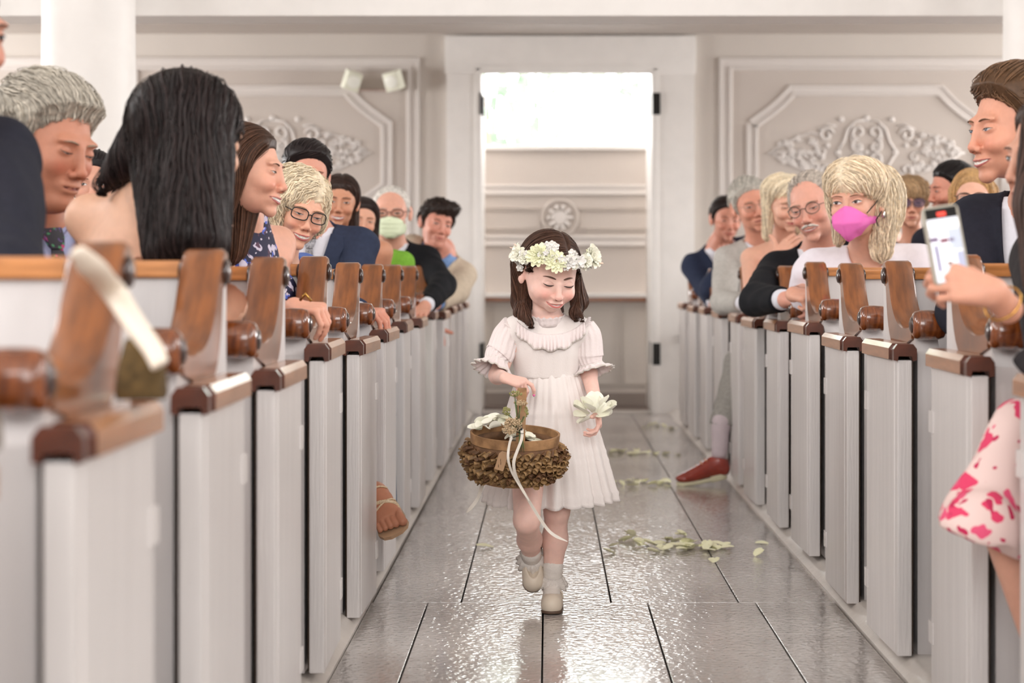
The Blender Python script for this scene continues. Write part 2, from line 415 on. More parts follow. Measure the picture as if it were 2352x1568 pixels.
# white openwork scroll ornament applied on each panel
def scroll_pts(cx, cz, r, a0, turns, sgn, n=22, shrink=.25):
    return [(cx+r*(1-(1-shrink)*i/(n-1))*math.cos(a0+sgn*turns*2*math.pi*i/(n-1)), cz+r*(1-(1-shrink)*i/(n-1))*math.sin(a0+sgn*turns*2*math.pi*i/(n-1))) for i in range(n)]
def ornament(c, lab, sx_=1.0):
    orng = random.Random(9)
    t = thing('wall_ornament', lab, 'ornament', (c, WY-.004, wz(350)))
    s = WY/F
    def strip(pts, w, nm='scroll'):
        q = [(p[0]*s, -.008, p[1]*s) for p in pts]
        b = MB(); b.tube(q, [w*s*.55]*2+[w*s]*(len(q)-4)+[w*s*.8]*2, 6, .8, True, (0, 1, 0)); b.build(nm, M['mould'], t, True)
    def bead(x, z, r):
        b = MB(); b.lathe([(-.016, .001), (-.014, r*s*.7), (-.006, r*s), (.0, r*s)], 10, 1, (x*s, 0, z*s)); b.build('bead', M['mould'], t, True)
    # central lyre
    for sg in (-1, 1):
        for sz in (1, -1):
            strip([(sg*4, sz*74), (sg*26, sz*72), (sg*44, sz*52), (sg*52, sz*26), (sg*66, sz*4)], 4)
            strip([(sg*a, sz*b) for a, b in scroll_pts(18, 46, 17, -1.6, 1.1, 1)], 3.6)
            strip([(sg*a, sz*b) for a, b in scroll_pts(20, 14, 16, 1.6, 1.1, -1)], 3.6)
            strip([(sg*30, sz*64), (sg*36, sz*40), (sg*32, sz*20), (sg*8, sz*2)], 3.4)
            strip([(sg*a, sz*b) for a, b in scroll_pts(92, 40, 18, 3.0, 1.15, -1)], 3.8)
            strip([(sg*70, sz*60), (sg*88, sz*64), (sg*110, sz*52)], 3.2)
            bead(sg*58, sz*76, 7)
        bead(sg*66, 0, 7); bead(sg*90, 16, 6)
        # leafy wing: small curling leaves and scrolls crowding a tapering shape
        for k in range(34):
            x = 104+96*(k/33)**.9+orng.uniform(-4, 4); hmax = 44-26*max(0, (x-120)/90); z = orng.uniform(-1, 1)*hmax; q = orng.uniform(6, 10)*(1-.3*k/33)
            strip([(sg*a_, z+b_) for a_, b_ in [(x+q*(1-.6*i/9)*math.cos(k*1.7+i*.62), q*(1-.6*i/9)*math.sin(k*1.7+i*.62)) for i in range(10)]], orng.uniform(2.8, 4.4), 'leaf')
        for z in (-1, 1): strip([(sg*104, z*40), (sg*128, z*46), (sg*160, z*34), (sg*190, z*18), (sg*216, z*4)], 3.2, 'leaf')
        strip([(sg*106, 0), (sg*150, 3), (sg*200, 0), (sg*226, -2)], 3.5, 'stem')
    bead(0, 78, 8); bead(0, 0, 6)
    return t
ornament(pc_r, 'pale openwork scroll ornament on the right wall panel above the blonde woman')
ornament(pc_l, 'pale leafy scroll ornament on the left wall panel behind the guests')

# vestibule wall mouldings, rosette, wooden rail and lower panels
for py in (436, 553):
    wmould([(-2.1, vz(py)), (2.5, vz(py))], VY, 24*VY/F, 'moulding', vwall)
for x0, x1 in ((1100, 1240), (1330, 1520)):
    wmould([(vx(x0), vz(480)), (vx(x1), vz(480)), (vx(x1), vz(527)), (vx(x0), vz(527)), (vx(x0), vz(480))], VY, 8*VY/F, 'moulding', vwall, M['panel'], .012)
t = thing('rosette', 'round plaster rosette seen through the open doorway', 'ornament', (vx(1286), VY, vz(500)))
MB().lathe([(-.002, .150), (-.02, .142), (-.02, .130), (-.006, .122), (0, .12)], 40, 1).build('ring', M['panel'], t, 'auto')
rb = MB(); rb.lathe([(-.022, .012), (-.02, .05), (-.008, .06), (0, .065)], 24, 1); rb.build('boss', M['mould'], t, 'auto')
for k in range(10):
    a = k*math.pi/5
    MB().tube([(.055*math.cos(a), -.012, .06*math.sin(a)), (.085*math.cos(a), -.018, .088*math.sin(a)), (.10*math.cos(a), -.01, .102*math.sin(a))], [.012, .016, .006], 6).build('rosette_petal', M['mould'], t, True)
rl = MB(); rl.box(-2.1, 2.5, VY-.12, VY, vz(683), vz(673), bev=.004)
struct(rl.build('trim_4', M['trim_white'], None, 'auto'))
struct(MB().box(-2.1, 2.5, VY-.118, VY, vz(692), vz(683)-.001).build('trim_5', M['wood']))
lw = MB(); lw.box(-2.1, 2.5, VY-.06, VY, 0, vz(692)-.001)
low = struct(lw.build('wall_vestibule_lower', M['wall']))
for x0, x1 in ((1020, 1125), (1130, 1270), (1282, 1420), (1432, 1600)):
    wmould([(vx(x0), vz(705)), (vx(x1), vz(705)), (vx(x1), vz(880)), (vx(x0), vz(880)), (vx(x0), vz(705))], VY-.06, 9*VY/F, 'moulding', low, M['wall'], .01)
struct(MB().box(-2.1, 2.5, VY-.085, VY-.06, 0, .1, bev=.004).build('baseboard_vestibule', mat('dark_skirting', (150, 138, 130), .5)))
# skirting of the back wall
for a, b in ((-6.9, ox0-.012), (ox1+.012, 6.9)):
    struct(MB().box(a, b, WY-.02, WY, .04, .2, bev=.004).build('baseboard_back', M['trim_white']))
# small dark box on the casing right
sw = MB(); sw.box((1560-1258)*(WY-.06)/F, (1574-1258)*(WY-.06)/F, WY-.075, WY-.05, wz(786), wz(766), bev=.004)
tag(sw.build('door_stop', mat('dark_plastic', (90, 86, 84), .5)), 'small dark grey box on the door casing beside the right pews', 'door stop')

# twin emergency lamps on the left wall panel
elm = mat('lamp_cream_plastic', (236, 236, 218), .4)
t = thing('emergency_light', 'cream twin-headed emergency light on the left wall panel corner', 'lamp', (wx(858), WY, wz(200)))
MB().box(wx(812)-wx(858), wx(905)-wx(858), -.045, -.02, wz(208)-wz(200)-.008, wz(208)-wz(200)+.008, bev=.003).build('bar', mat('conduit', (200, 178, 170), .5), t)
for px, py, rot in ((811, 188, .25), (908, 188, -.2)):
    b = MB(); b.box(-.055, .055, -.07, .05, -.068, .068, bev=.008)
    o = b.build('lamp_head', elm, t, 'auto'); o.location = (wx(px)-wx(858), -.105, wz(py)-wz(200)); o.rotation_euler = (.25, rot, rot*1.5)
    b = MB(); b.lathe([(-.082, .035), (-.078, .045), (-.068, .047)], 20, 1); q = b.build('lens', mat('lamp_lens', (250, 250, 240), .15), o, 'auto')
    b = MB(); b.tube([(0, .04, -.02), (0, .085, -.04)], .012, 8); b.build('bracket', elm, o)

# foliage outside the window
rng = random.Random(4)
leafm = mat('pale_foliage', (122, 142, 120), .7, .2, var=.12, scale=3)
for k, (cx, cz, r) in enumerate(((-.8, 3.6, 1.5), (1.5, 4.2, 1.7), (4.1, 3.4, 1.3))):
    t = thing('garden_tree', ['pale green tree outside the left half of the doorway window', 'tall pale tree outside behind the middle of the window', 'small pale tree outside at the right of the window'][k], 'tree', (cx, 24+4*k, -1))
    MB().tube([(0, 0, 0), (.1, 0, 2), (0, 0, cz+.8)], [.16, .12, .05], 8).build('trunk', mat('bark', (140, 125, 110), .9), t, True)
    b = MB()
    for j in range(420):
        d = Vector((rng.gauss(0, 1), rng.gauss(0, 1), rng.gauss(0, 1))).normalized()*r*rng.uniform(.35, 1)
        q = Matrix.Rotation(rng.uniform(0, 6.3), 3, 'Z') @ Matrix.Rotation(rng.uniform(-1, 1), 3, 'X')
        s = rng.uniform(.08, .16)
        b.add([tuple(Vector((d.x, d.y, d.z+cz+.8))+q@Vector(v)) for v in ((-s*.5, 0, -s), (s*.5, .02, -s*.3), (s*.3, 0, s*.8), (-s*.4, .03, s*.7))], [(0, 1, 2, 3)])
    b.build('crown', leafm, t)

# ------------------------------------------------------------------ pews
def pew_meshes():
    """meshes of the aisle end, in (y,z) with y=0 at the front scroll, x centred on the end"""
    D = {}
    # S profile of the arm (top surface line) from back top to front scroll
    path = spline([(.475, 1.028-.04), (.462, 1.012), (.44, .985), (.40, .955), (.33, .905), (.245, .865), (.17, .842), (.10, .838), (.05, .845)], 20)
    path = spline([(.500, .985), (.475, .992), (.448, .975), (.415, .93), (.375, .87), (.315, .82), (.23, .795), (.15, .792), (.07, .800)], 26)
    path[:, 1] = np.where(path[:, 1] > .82, .82+(path[:, 1]-.82)*.84, path[:, 1])+.015
    path[:, 1] = path[:, 1]
    T = np.gradient(path, axis=0); T /= np.linalg.norm(T, axis=1, keepdims=True); N = np.stack([T[:, 1], -T[:, 0]], 1)
    N *= np.sign(N[:, 1].mean()) if abs(N[:, 1].mean()) > .1 else 1
    top = path + N*.014; bot = path - N*(.022+.052*np.exp(-((np.linspace(0, 1, len(path))-.60)/.2)**2))[:, None]
    w = .036
    b = MB(); poly_n = len(path)
    V = []
    for i in range(poly_n):
        for (x, q) in ((-w, bot[i]), (-w, top[i]-N[i]*.005), (-w+.006, top[i]), (w-.006, top[i]), (w, top[i]-N[i]*.005), (w, bot[i])):
            V.append((x, q[0], q[1]))
    Fc = []
    for i in range(poly_n-1):
        for k in range(6): Fc.append((i*6+k, i*6+(k+1) % 6, i*6+6+(k+1) % 6, i*6+6+k))
    Fc += [tuple(range(6)), tuple((poly_n-1)*6+k for k in range(5, -1, -1))]
    b.add(V, Fc); me = b.mesh('arm_rest', M['wood']); smooth_by_angle(me, .8); D['arm'] = me
    # end panel (white) below the arm
    poly = [(.02, .0), (.02, .755)] + [(p[0], p[1]+.006) for p in bot[::-1]] + [(.525, .955), (.525, 0)]
    b = MB(); b.prism(poly, 0, -.029, .029); D['end'] = b.mesh('end_panel', M['white'])
    b = MB(); r = .037
    b.lathe([(-.042, r*.62), (-.036, r*.9), (-.024, r*1.0), (0, r*1.03), (.024, r), (.036, r*.9), (.042, r*.62)], 24, 0, (0, .028, .828)); me = b.mesh('scroll', M['darkwood'], True); D['ball'] = me
    b = MB(); b.lathe([(-.048, .010), (-.045, .018), (-.041, .022)], 16, 0, (0, .028, .828)); b.lathe([(.041, .022), (.045, .018), (.048, .010)], 16, 0, (0, .028, .828)); D['eye'] = b.mesh('scroll_eye', M['eye'], True)
    for k, x0 in (('eyeL', -1), ('eyeR', 1)):
        b = MB(); b.lathe([(x0*.041, .022), (x0*.045, .018), (x0*.048, .010)], 16, 0, (0, .028, .828)); D[k] = b.mesh('scroll_eye', M['eye'], True)
        b = MB(); b.lathe([(x0*.036, .024), (x0*.043, .020), (x0*.046, .010)], 16, 0, (0, .466, .952)); D[k+'2'] = b.mesh('scroll_eye', M['eye'], True)
    b = MB(); b.lathe([(-.046, .010), (-.043, .020), (-.036, .024)], 16, 0, (0, .466, .952)); b.lathe([(.036, .024), (.043, .020), (.046, .010)], 16, 0, (0, .466, .952)); D['eye2'] = b.mesh('scroll_eye', M['eye'], True)
    b = MB(); b.lathe([(-.0365, .022), (-.034, .033), (.034, .033), (.0365, .022)], 20, 0, (0, .470, .957)); D['head'] = b.mesh('top_scroll', M['wood'], True)
    # door: panel and moulded cap, along y from 0 to L, thickness in x centred
    L = .455
    b = MB(); b.box(-.018, .018, 0, L, .015, .752, bev=.003)
    b.box(-.0195, .0195, .040, .075, .02, .748, bev=.002)
    D['door'] = b.mesh('door', M['door_white'])
    b = MB(); b.box(.0182, .0215, .004, L-.004, .02, .748); D['dbR'] = b.mesh('door_gap_shade', M['shaded_board']); b = MB(); b.box(-.0215, -.0182, .004, L-.004, .02, .748); D['dbL'] = b.mesh('door_gap_shade', M['shaded_board'])  # added dark board so the gap behind the door reads as shade
    prof = [(-.029, .752), (-.029, .780), (-.020, .792), (.020, .792), (.029, .780), (.029, .752), (.019, .750), (.017, .762), (-.017, .762), (-.019, .750)]
    b = MB()
    b.prism([(p[0], p[1]) for p in prof], 1, .062, L+.012)
    me = b.mesh('door_cap', None); me.materials.append(M['capwood']); me.materials.append(M['endgrain'])
    for p in me.polygons:
        if abs(p.normal.y) > .9: p.material_index = 1
    D['cap'] = me
    prof2 = [(-.024, .752), (-.024, .776), (-.016, .787), (.016, .787), (.024, .776), (.024, .752), (.018, .752), (.010, .764), (-.010, .764), (-.018, .752)]
    b = MB(); b.prism(prof2, 1, .012, .062); b.prism(prof, 1, -.008, .012)
    me = b.mesh('door_cap_end', M['endgrain']); D['cap2'] = me
    b = MB(); b.box(-.021, .021, L-.03, L+.02, .12, .17); D['hinge'] = b.mesh('hinge', M['door_white'])
    return D
PM = pew_meshes()
LB = [1.40, 2.23, 3.05, 3.85, 4.70, 5.58, 6.42, 7.29, 8.18, 9.12, 10.05, 10.95, 11.8, 12.65]
RB = [1.55, 2.40, 3.25, 4.10, 4.97, 5.81, 6.64, 7.49, 8.32, 9.08, 10.0, 10.92, 11.75, 12.65]
prng = random.Random(11)
ordn = ['first', 'second', 'third', 'fourth', 'fifth', 'sixth', 'seventh', 'eighth', 'ninth', 'tenth', 'eleventh', 'twelfth', 'thirteenth', 'fourteenth']
backs = {}
def long_mesh(key, x0, x1, fn):
    k = (key, round(x0, 3), round(x1, 3))
    if k not in backs: backs[k] = fn(x0, x1)
    return backs[k]
def back_panel(x0, x1):
    b = MB(); b.prism([(.452, .38), (.476, .38), (.500, .942), (.476, .942)], 0, x0, x1)
    return b.mesh('back_panel', M['white'])
def cap_rail(x0, x1):
    b = MB(); b.box(x0, x1, .462, .520, .942, .973, bev=.005); return b.mesh('cap_rail', M['rail'])
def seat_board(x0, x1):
    b = MB(); b.box(x0, x1, .03, .452, .385, .41, bev=.006); return b.mesh('seat', M['shaded_board'])
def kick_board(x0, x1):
    b = MB(); b.box(x0, x1, .10, .12, .004, .385); return b.mesh('kick_board', M['shaded_board'])
for side, lst in ((-1, LB), (1, RB)):
    X0 = -.606 if side < 0 else .956
    XD = -.545 if side < 0 else .889
    for i, yb in enumerate(lst):
        dz = 0.04+prng.uniform(-.006, .006)
        xe = X0
        inner = xe+side*.03
        far = side*3.9
        yc0, yc1 = yb-.02, yb+.55
        if yc0 < CYD+.34 and yc1 > CYD-.34: far = side*(1.9 if side < 0 else 2.05)
        nm = 'left' if side < 0 else 'right'
        lab = 'white box pew on the %s side, %s from the camera, with brown scroll arm' % (nm, ordn[i])
        t = thing('pew', lab, 'pew', (0, yb, dz), 0, 'white box pews along the aisle')
        def put(name, me, x=0, rz=0, parent=None, loc=None):
            o = link(name, me, parent or t, loc if loc is not None else (x, 0, 0)); o.rotation_euler = (0, 0, rz); return o
        put('end_panel', PM['end'], xe); put('arm_rest', PM['arm'], xe)
        b = put('scroll', PM['ball'], xe); put('scroll_eye', PM['eyeL'], 0, 0, b); put('scroll_eye', PM['eyeR'], 0, 0, b)
        b = put('top_scroll', PM['head'], xe); put('scroll_eye', PM['eyeL2'], 0, 0, b); put('scroll_eye', PM['eyeR2'], 0, 0, b)
        a, c = (far, inner) if side < 0 else (inner, far)
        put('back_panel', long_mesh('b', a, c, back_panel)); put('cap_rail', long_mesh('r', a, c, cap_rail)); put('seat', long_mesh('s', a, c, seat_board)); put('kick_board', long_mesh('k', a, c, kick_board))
        d = put('door', PM['door'], XD); d.rotation_euler = (0, 0, prng.uniform(-.02, .02))
        d.location.y = -.005+prng.uniform(-.01, .01); d.location.z = prng.uniform(-.022, -.004)
        put('door_cap', PM['cap'], 0, 0, d); put('door_gap_shade', PM['dbL' if side < 0 else 'dbR'], 0, 0, d); put('door_cap_end', PM['cap2'], 0, 0, d); put('hinge', PM['hinge'], 0, 0, d); h2 = put('hinge', PM['hinge'], 0, 0, d); h2.location.z = .48
# ------------------------------------------------------------------ implicit-surface modelling of bodies, hair and clothes
def A3(*v): return np.array(v, dtype=np.float64)
def smin(a, b, k):
    h = np.clip(.5+.5*(b-a)/k, 0, 1); return b*(1-h)+a*h-k*h*(1-h)
def smax(a, b, k): return -smin(-a, -b, k)
def sd_cap(p, a, b, ra, rb=None):
    rb = ra if rb is None else rb
    a = np.asarray(a, float); b = np.asarray(b, float)
    pa = p-a; ba = b-a; h = np.clip(pa@ba/(ba@ba+1e-12), 0, 1)
    return np.linalg.norm(pa-h[:, None]*ba, axis=1)-(ra+(rb-ra)*h)
def sd_ell(p, c, r, R=None):
    q = p-np.asarray(c, float)
    if R is not None: q = q@R
    r = np.asarray(r, float); a = q/r; k0 = np.linalg.norm(a, axis=1)+1e-9; k1 = np.linalg.norm(a/r, axis=1)+1e-9
    return k0*(k0-1)/k1
def grad(f, p, e=.0008):
    g = np.stack([f(p+np.eye(3)[i]*e)-f(p-np.eye(3)[i]*e) for i in range(3)], 1)
    return g/(np.linalg.norm(g, axis=1, keepdims=True)+1e-12)

EDG = [(a, b) for a in range(8) for b in range(a+1, 8) if bin(a ^ b).count('1') == 1]
def snet(f, lo, hi, h, relax=1):
    """surface nets on a block-culled grid; f maps (n,3) -> signed distance"""
    lo = np.asarray(lo, float); hi = np.asarray(hi, float); B = 4
    nb = np.maximum(1, np.ceil((hi-lo)/(h*B)).astype(int)); n = nb*B
    g = [lo[i]+(np.arange(nb[i])+.5)*h*B-h*.5 for i in range(3)]
    C = np.stack(np.meshgrid(*g, indexing='ij'), -1).reshape(-1, 3)
    dc = f(C); D = np.repeat(np.repeat(np.repeat(dc.reshape(nb), B, 0), B, 1), B, 2).astype(np.float64)
    act = np.where(np.abs(dc) < h*B*1.9)[0]
    if len(act) == 0: return np.zeros((0, 3)), np.zeros((0, 4), int)
    bi = np.stack(np.unravel_index(act, nb), 1)*B
    o = np.stack(np.meshgrid(*[np.arange(B)]*3, indexing='ij'), -1).reshape(-1, 3)
    idx = (bi[:, None, :]+o[None]).reshape(-1, 3)
    D[idx[:, 0], idx[:, 1], idx[:, 2]] = f(lo+idx*h)
    D[0] = D[-1] = 1; D[:, 0] = D[:, -1] = 1; D[:, :, 0] = D[:, :, -1] = 1
    S = D < 0
    cnt = np.zeros(np.array(D.shape)-1, np.int8)
    for c in range(8):
        i, j, k = c & 1, (c >> 1) & 1, (c >> 2) & 1
        cnt += S[i:n[0]-1+i, j:n[1]-1+j, k:n[2]-1+k]
    a = np.stack(np.nonzero((cnt > 0) & (cnt < 8)), 1)
    vi = np.full(cnt.shape, -1, np.int64); vi[a[:, 0], a[:, 1], a[:, 2]] = np.arange(len(a))
    cv = np.stack([D[a[:, 0]+(c & 1), a[:, 1]+((c >> 1) & 1), a[:, 2]+((c >> 2) & 1)] for c in range(8)], 1)
    co = np.array([(c & 1, (c >> 1) & 1, (c >> 2) & 1) for c in range(8)], float)
    acc = np.zeros((len(a), 3)); w = np.zeros(len(a))
    for p, q in EDG:
        m = (cv[:, p] < 0) != (cv[:, q] < 0)
        t = np.where(m, cv[:, p]/np.where(np.abs(cv[:, p]-cv[:, q]) < 1e-12, 1, cv[:, p]-cv[:, q]), 0)
        acc += m[:, None]*(co[p]+(co[q]-co[p])*t[:, None]); w += m
    V = lo+(a+acc/w[:, None])*h
    Q = []
    for ax in range(3):
        o1, o2 = (ax+1) % 3, (ax+2) % 3
        s0 = [slice(None)]*3; s1 = [slice(None)]*3; s0[ax] = slice(0, -1); s1[ax] = slice(1, None)
        m = S[tuple(s0)] != S[tuple(s1)]
        e = np.stack(np.nonzero(m), 1)
        e = e[(e[:, o1] > 0) & (e[:, o2] > 0) & (e[:, o1] < n[o1]-1) & (e[:, o2] < n[o2]-1)]
        u = np.eye(3, dtype=int)
        q = np.stack([vi[tuple((e-d).T)] for d in (u[o1]+u[o2], u[o2], 0*u[0], u[o1])], 1)
        fl_ = ~S[tuple(e.T)]
        q[fl_] = q[fl_][:, ::-1]
        Q.append(q)
    Q = np.concatenate(Q); Q = Q[(Q >= 0).all(1)]
    for _ in range(relax):
        d = f(V); V = V-grad(f, V)*np.clip(d, -h, h)[:, None]
    return V, Q

def trace(f, o, d, n=26, tmax=.4, k=.85):
    """sphere-trace points o along direction d onto f=0"""
    p = np.array(o, float); d = np.asarray(d, float); t = np.zeros(len(p))
    for _ in range(n):
        s = f(p+d*t[:, None]); t = np.clip(t+s*k, -.05, tmax)
    return p+d*t[:, None]

def rotm(yaw, pitch, roll):
    y, p, r = map(math.radians, (yaw, pitch, roll))
    return np.array(Matrix.Rotation(y, 3, 'Z') @ Matrix.Rotation(p, 3, 'X') @ Matrix.Rotation(r, 3, 'Y'))

class Head:
    """head facing local -y, x to its left side of the picture when yaw = 0, origin between the ears"""
    def __init__(s, c, yaw=0, pitch=0, roll=0, sc=1.0, wide=1.0, jaw=1.0, nose=1.0, smile=0.5, child=False, fat=0.0, ears=True, long=1.0, chin=1.0):
        s.c = np.asarray(c, float); s.R = rotm(yaw, pitch, roll); s.s = sc
        s.wide, s.jaw, s.nose, s.smile, s.child, s.fat, s.ears, s.long, s.chin = wide, jaw, nose, smile, child, fat, ears, long, chin
    def local(s, p): return ((p-s.c)@s.R)/s.s
    def world(s, q): return (np.asarray(q, float)*s.s)@s.R.T+s.c
    def wdir(s, d): return np.asarray(d, float)@s.R.T
    def base(s, q):
        """skull and face without the ears, local coordinates"""
        q = q.copy(); q[:, 0] = np.abs(q[:, 0])/s.wide
        j, n, sm = s.jaw, s.nose, s.smile
        q[:, 2] = np.where(q[:, 2] < 0, q[:, 2]/s.long, q[:, 2])
        if s.child:
            d = sd_ell(q, (0, .016, .026), (.079, .091, .086))
            d = smin(d, sd_ell(q, (0, -.024, -.020), (.067, .064, .064)), .02)
            d = smin(d, sd_ell(q, (0, -.026, -.058), (.050*j, .050, .034)), .025)
            d = smin(d, sd_ell(q, (0, -.070, -.080), (.016, .012, .012)), .02)
            d = smin(d, sd_ell(q, (.038, -.058, -.036), (.024, .023, .022)), .018)
        else:
            d = sd_ell(q, (0, .018, .025), (.075, .093, .085))
            d = smin(d, sd_ell(q, (0, -.026, -.020), (.060+.008*s.fat, .064, .072)), .02)
            d = smin(d, sd_ell(q, (0, -.024, -.066), (.050*j+.01*s.fat, .054, .042)), .022)
            d = smin(d, sd_ell(q, (0, -.076, -.0985), (.019*j, .016, .0165*s.chin)), .020)
            d = smin(d, sd_ell(q, (.037, -.060, -.030), (.023, .023, .023)), .016)
            d = smin(d, sd_ell(q, (.02, -.076, .019), (.032, .012, .0085)), .014)
            if s.fat > 0: d = smin(d, sd_ell(q, (0, -.03, -.105), (.045, .045, .022*s.fat+.008)), .03)
        # cheeks pushed up by the smile
        if sm > 0: d = smin(d, sd_ell(q, (.034, -.074, -.036), (.018, .012+.004*sm, .013)), .012)
        # sockets, lids
        ez = -.004 if s.child else 0
        d = smax(d, -sd_ell(q, (.031, -.101, .001+ez), (.019, .0135, .0125)), .012)
        d = smin(d, sd_ell(q, (.031, -.0735, -.001+ez), (.0165, .0135, .0125)), .0035)
        # nose
        nl = .034*n if s.child else .040
        if s.child:
            d = smin(d, sd_cap(q, (0, -.086, -.006), (0, -.099, -.034), .006, .0085), .010)
            d = smin(d, sd_ell(q, (0, -.1005, -.037), (.0105, .0095, .0085)), .006)
            d = smin(d, sd_ell(q, (.0115, -.092, -.0405), (.007, .008, .006)), .005)
        else:
            d = smin(d, sd_cap(q, (0, -.088, .008), (0, -.1015-.006*(n-1), -.032), .0068, .0080*n), .010)
            d = smin(d, sd_ell(q, (0, -.1035-.008*(n-1), -.0365), (.0112*n, .0100, .0088)), .007)
            d = smin(d, sd_ell(q, (.0125*n, -.096, -.042), (.0075, .0095, .0068)), .005)
        # muzzle and lips
        mz = -.062 if s.child else -.0685
        d = smin(d, sd_ell(q, (0, -.078 if s.child else -.080, mz+.002), (.027, .016, .018)), .014)
        d = smin(d, sd_ell(q, (0, -.0925, mz+.0055), (.021, .0052, .0042)), .005)
        d = smin(d, sd_ell(q, (0, -.0910, mz-.0065), (.018, .0055, .0050)), .005)
        d = smax(d, -sd_cap(q, (0, -.0985, mz), (.024, -.0865, mz+.003*sm), .0018, .0012), .003)
        if sm > 0.2:   # nasolabial folds
            d = smax(d, -sd_cap(q, (.018, -.0945, -.044), (.032, -.081, mz+.002), .0016, .0012), .006)
        return d
    def ear(s, q):
        q = q.copy(); q[:, 0] = np.abs(q[:, 0])/s.wide
        c, sn = math.cos(.45), math.sin(.45)
        R = np.array([[c, sn, 0], [-sn, c, 0], [0, 0, 1.0]])
        e = sd_ell(q, (.0795, .016, -.006), (.0058, .0175, .031), R)
        e = smin(e, sd_ell(q, (.077, .008, -.030), (.006, .009, .012), R), .006)
        e = smax(e, -sd_ell(q, (.087, .011, -.003), (.0065, .0105, .019), R), .004)
        return e
    def loc_sdf(s, q):
        d = s.base(q)
        if s.ears: d = smin(d, s.ear(q), .006)
        return d
    def sdf(s, p): return s.loc_sdf(s.local(p))*s.s
    def front(s, x, z, off=0.0, side=None):
        x = np.asarray(x, float); z = np.asarray(z, float)
        o = np.stack([x, np.full_like(x, -.17), z], 1)
        p = trace(s.base, o, A3(0, 1, 0), 40, .2, .8); p[:, 1] -= off
        return p

def grid_faces(nu, nv, flip=False):
    F_ = []
    for i in range(nu-1):
        for j in range(nv-1):
            q = (i*nv+j, (i+1)*nv+j, (i+1)*nv+j+1, i*nv+j+1); F_.append(q[::-1] if flip else q)
    return F_

SKIN = {}
def skin_mat(rgb):
    if rgb not in SKIN:
        SKIN[rgb] = mat('skin', rgb, .48, .4, attr=True, sss=.12, var=.03, scale=60, bump=.05, bscale=300)
    return SKIN[rgb]
GEN = {}
def cm(name, rgb, **k):
    key = (name, rgb)
    if key not in GEN: GEN[key] = mat(name, rgb, **k)
    return GEN[key]

def face_tint(H, V, o):
    """natural colouring of the skin: lips area, blush, beard shade"""
    q = H.local(V); x = np.abs(q[:, 0]); y = q[:, 1]; z = q[:, 2]
    t = np.ones((len(V), 3)); fr_ = np.clip((-y-.03)/.03, 0, 1)
    bl = o.get('blush', .5)
    def mixin(w, col):
        w = (w*fr_)[:, None]; t[:] = t*(1-w)+t*np.array(col)*w
    mixin(bl*np.exp(-(((x-.038)/.018)**2+((z+.034)/.016)**2)), (1.0, .78, .76))
    mixin(bl*.7*np.exp(-((x/.014)**2+((z+.038)/.012)**2)), (1.0, .82, .80))
    mixin(.35*np.exp(-(((x-.031)/.016)**2+((z-.001)/.012)**2)), (.88, .80, .80))
    if o.get('beard', 0):
        w = o['beard']*np.clip((-.044-z)/.012, 0, 1)*np.clip((y+.075+.13*(.05-x)*0+.11)/.01, 0, 1)
        w = w*np.where(x < .011, np.clip(1.0, 0, 1), 1)
        lipz = -.0685; w *= 1-np.exp(-((x/.02)**4+((z-lipz)/.009)**4))
        w2 = w[:, None]*np.clip((.03-y)/.03, 0, 1)[:, None]; t[:] = t*(1-w2)+t*np.array(o.get('beardcol', (.55, .47, .44)))*w2
    e = np.exp(-((x-.08)/.012)**2)*np.exp(-((z+.005)/.03)**2)*np.exp(-((y-.012)/.02)**2)
    t = t*(1-e[:, None]*.5)+t*np.array((1, .80, .76))*e[:, None]*.5
    return t

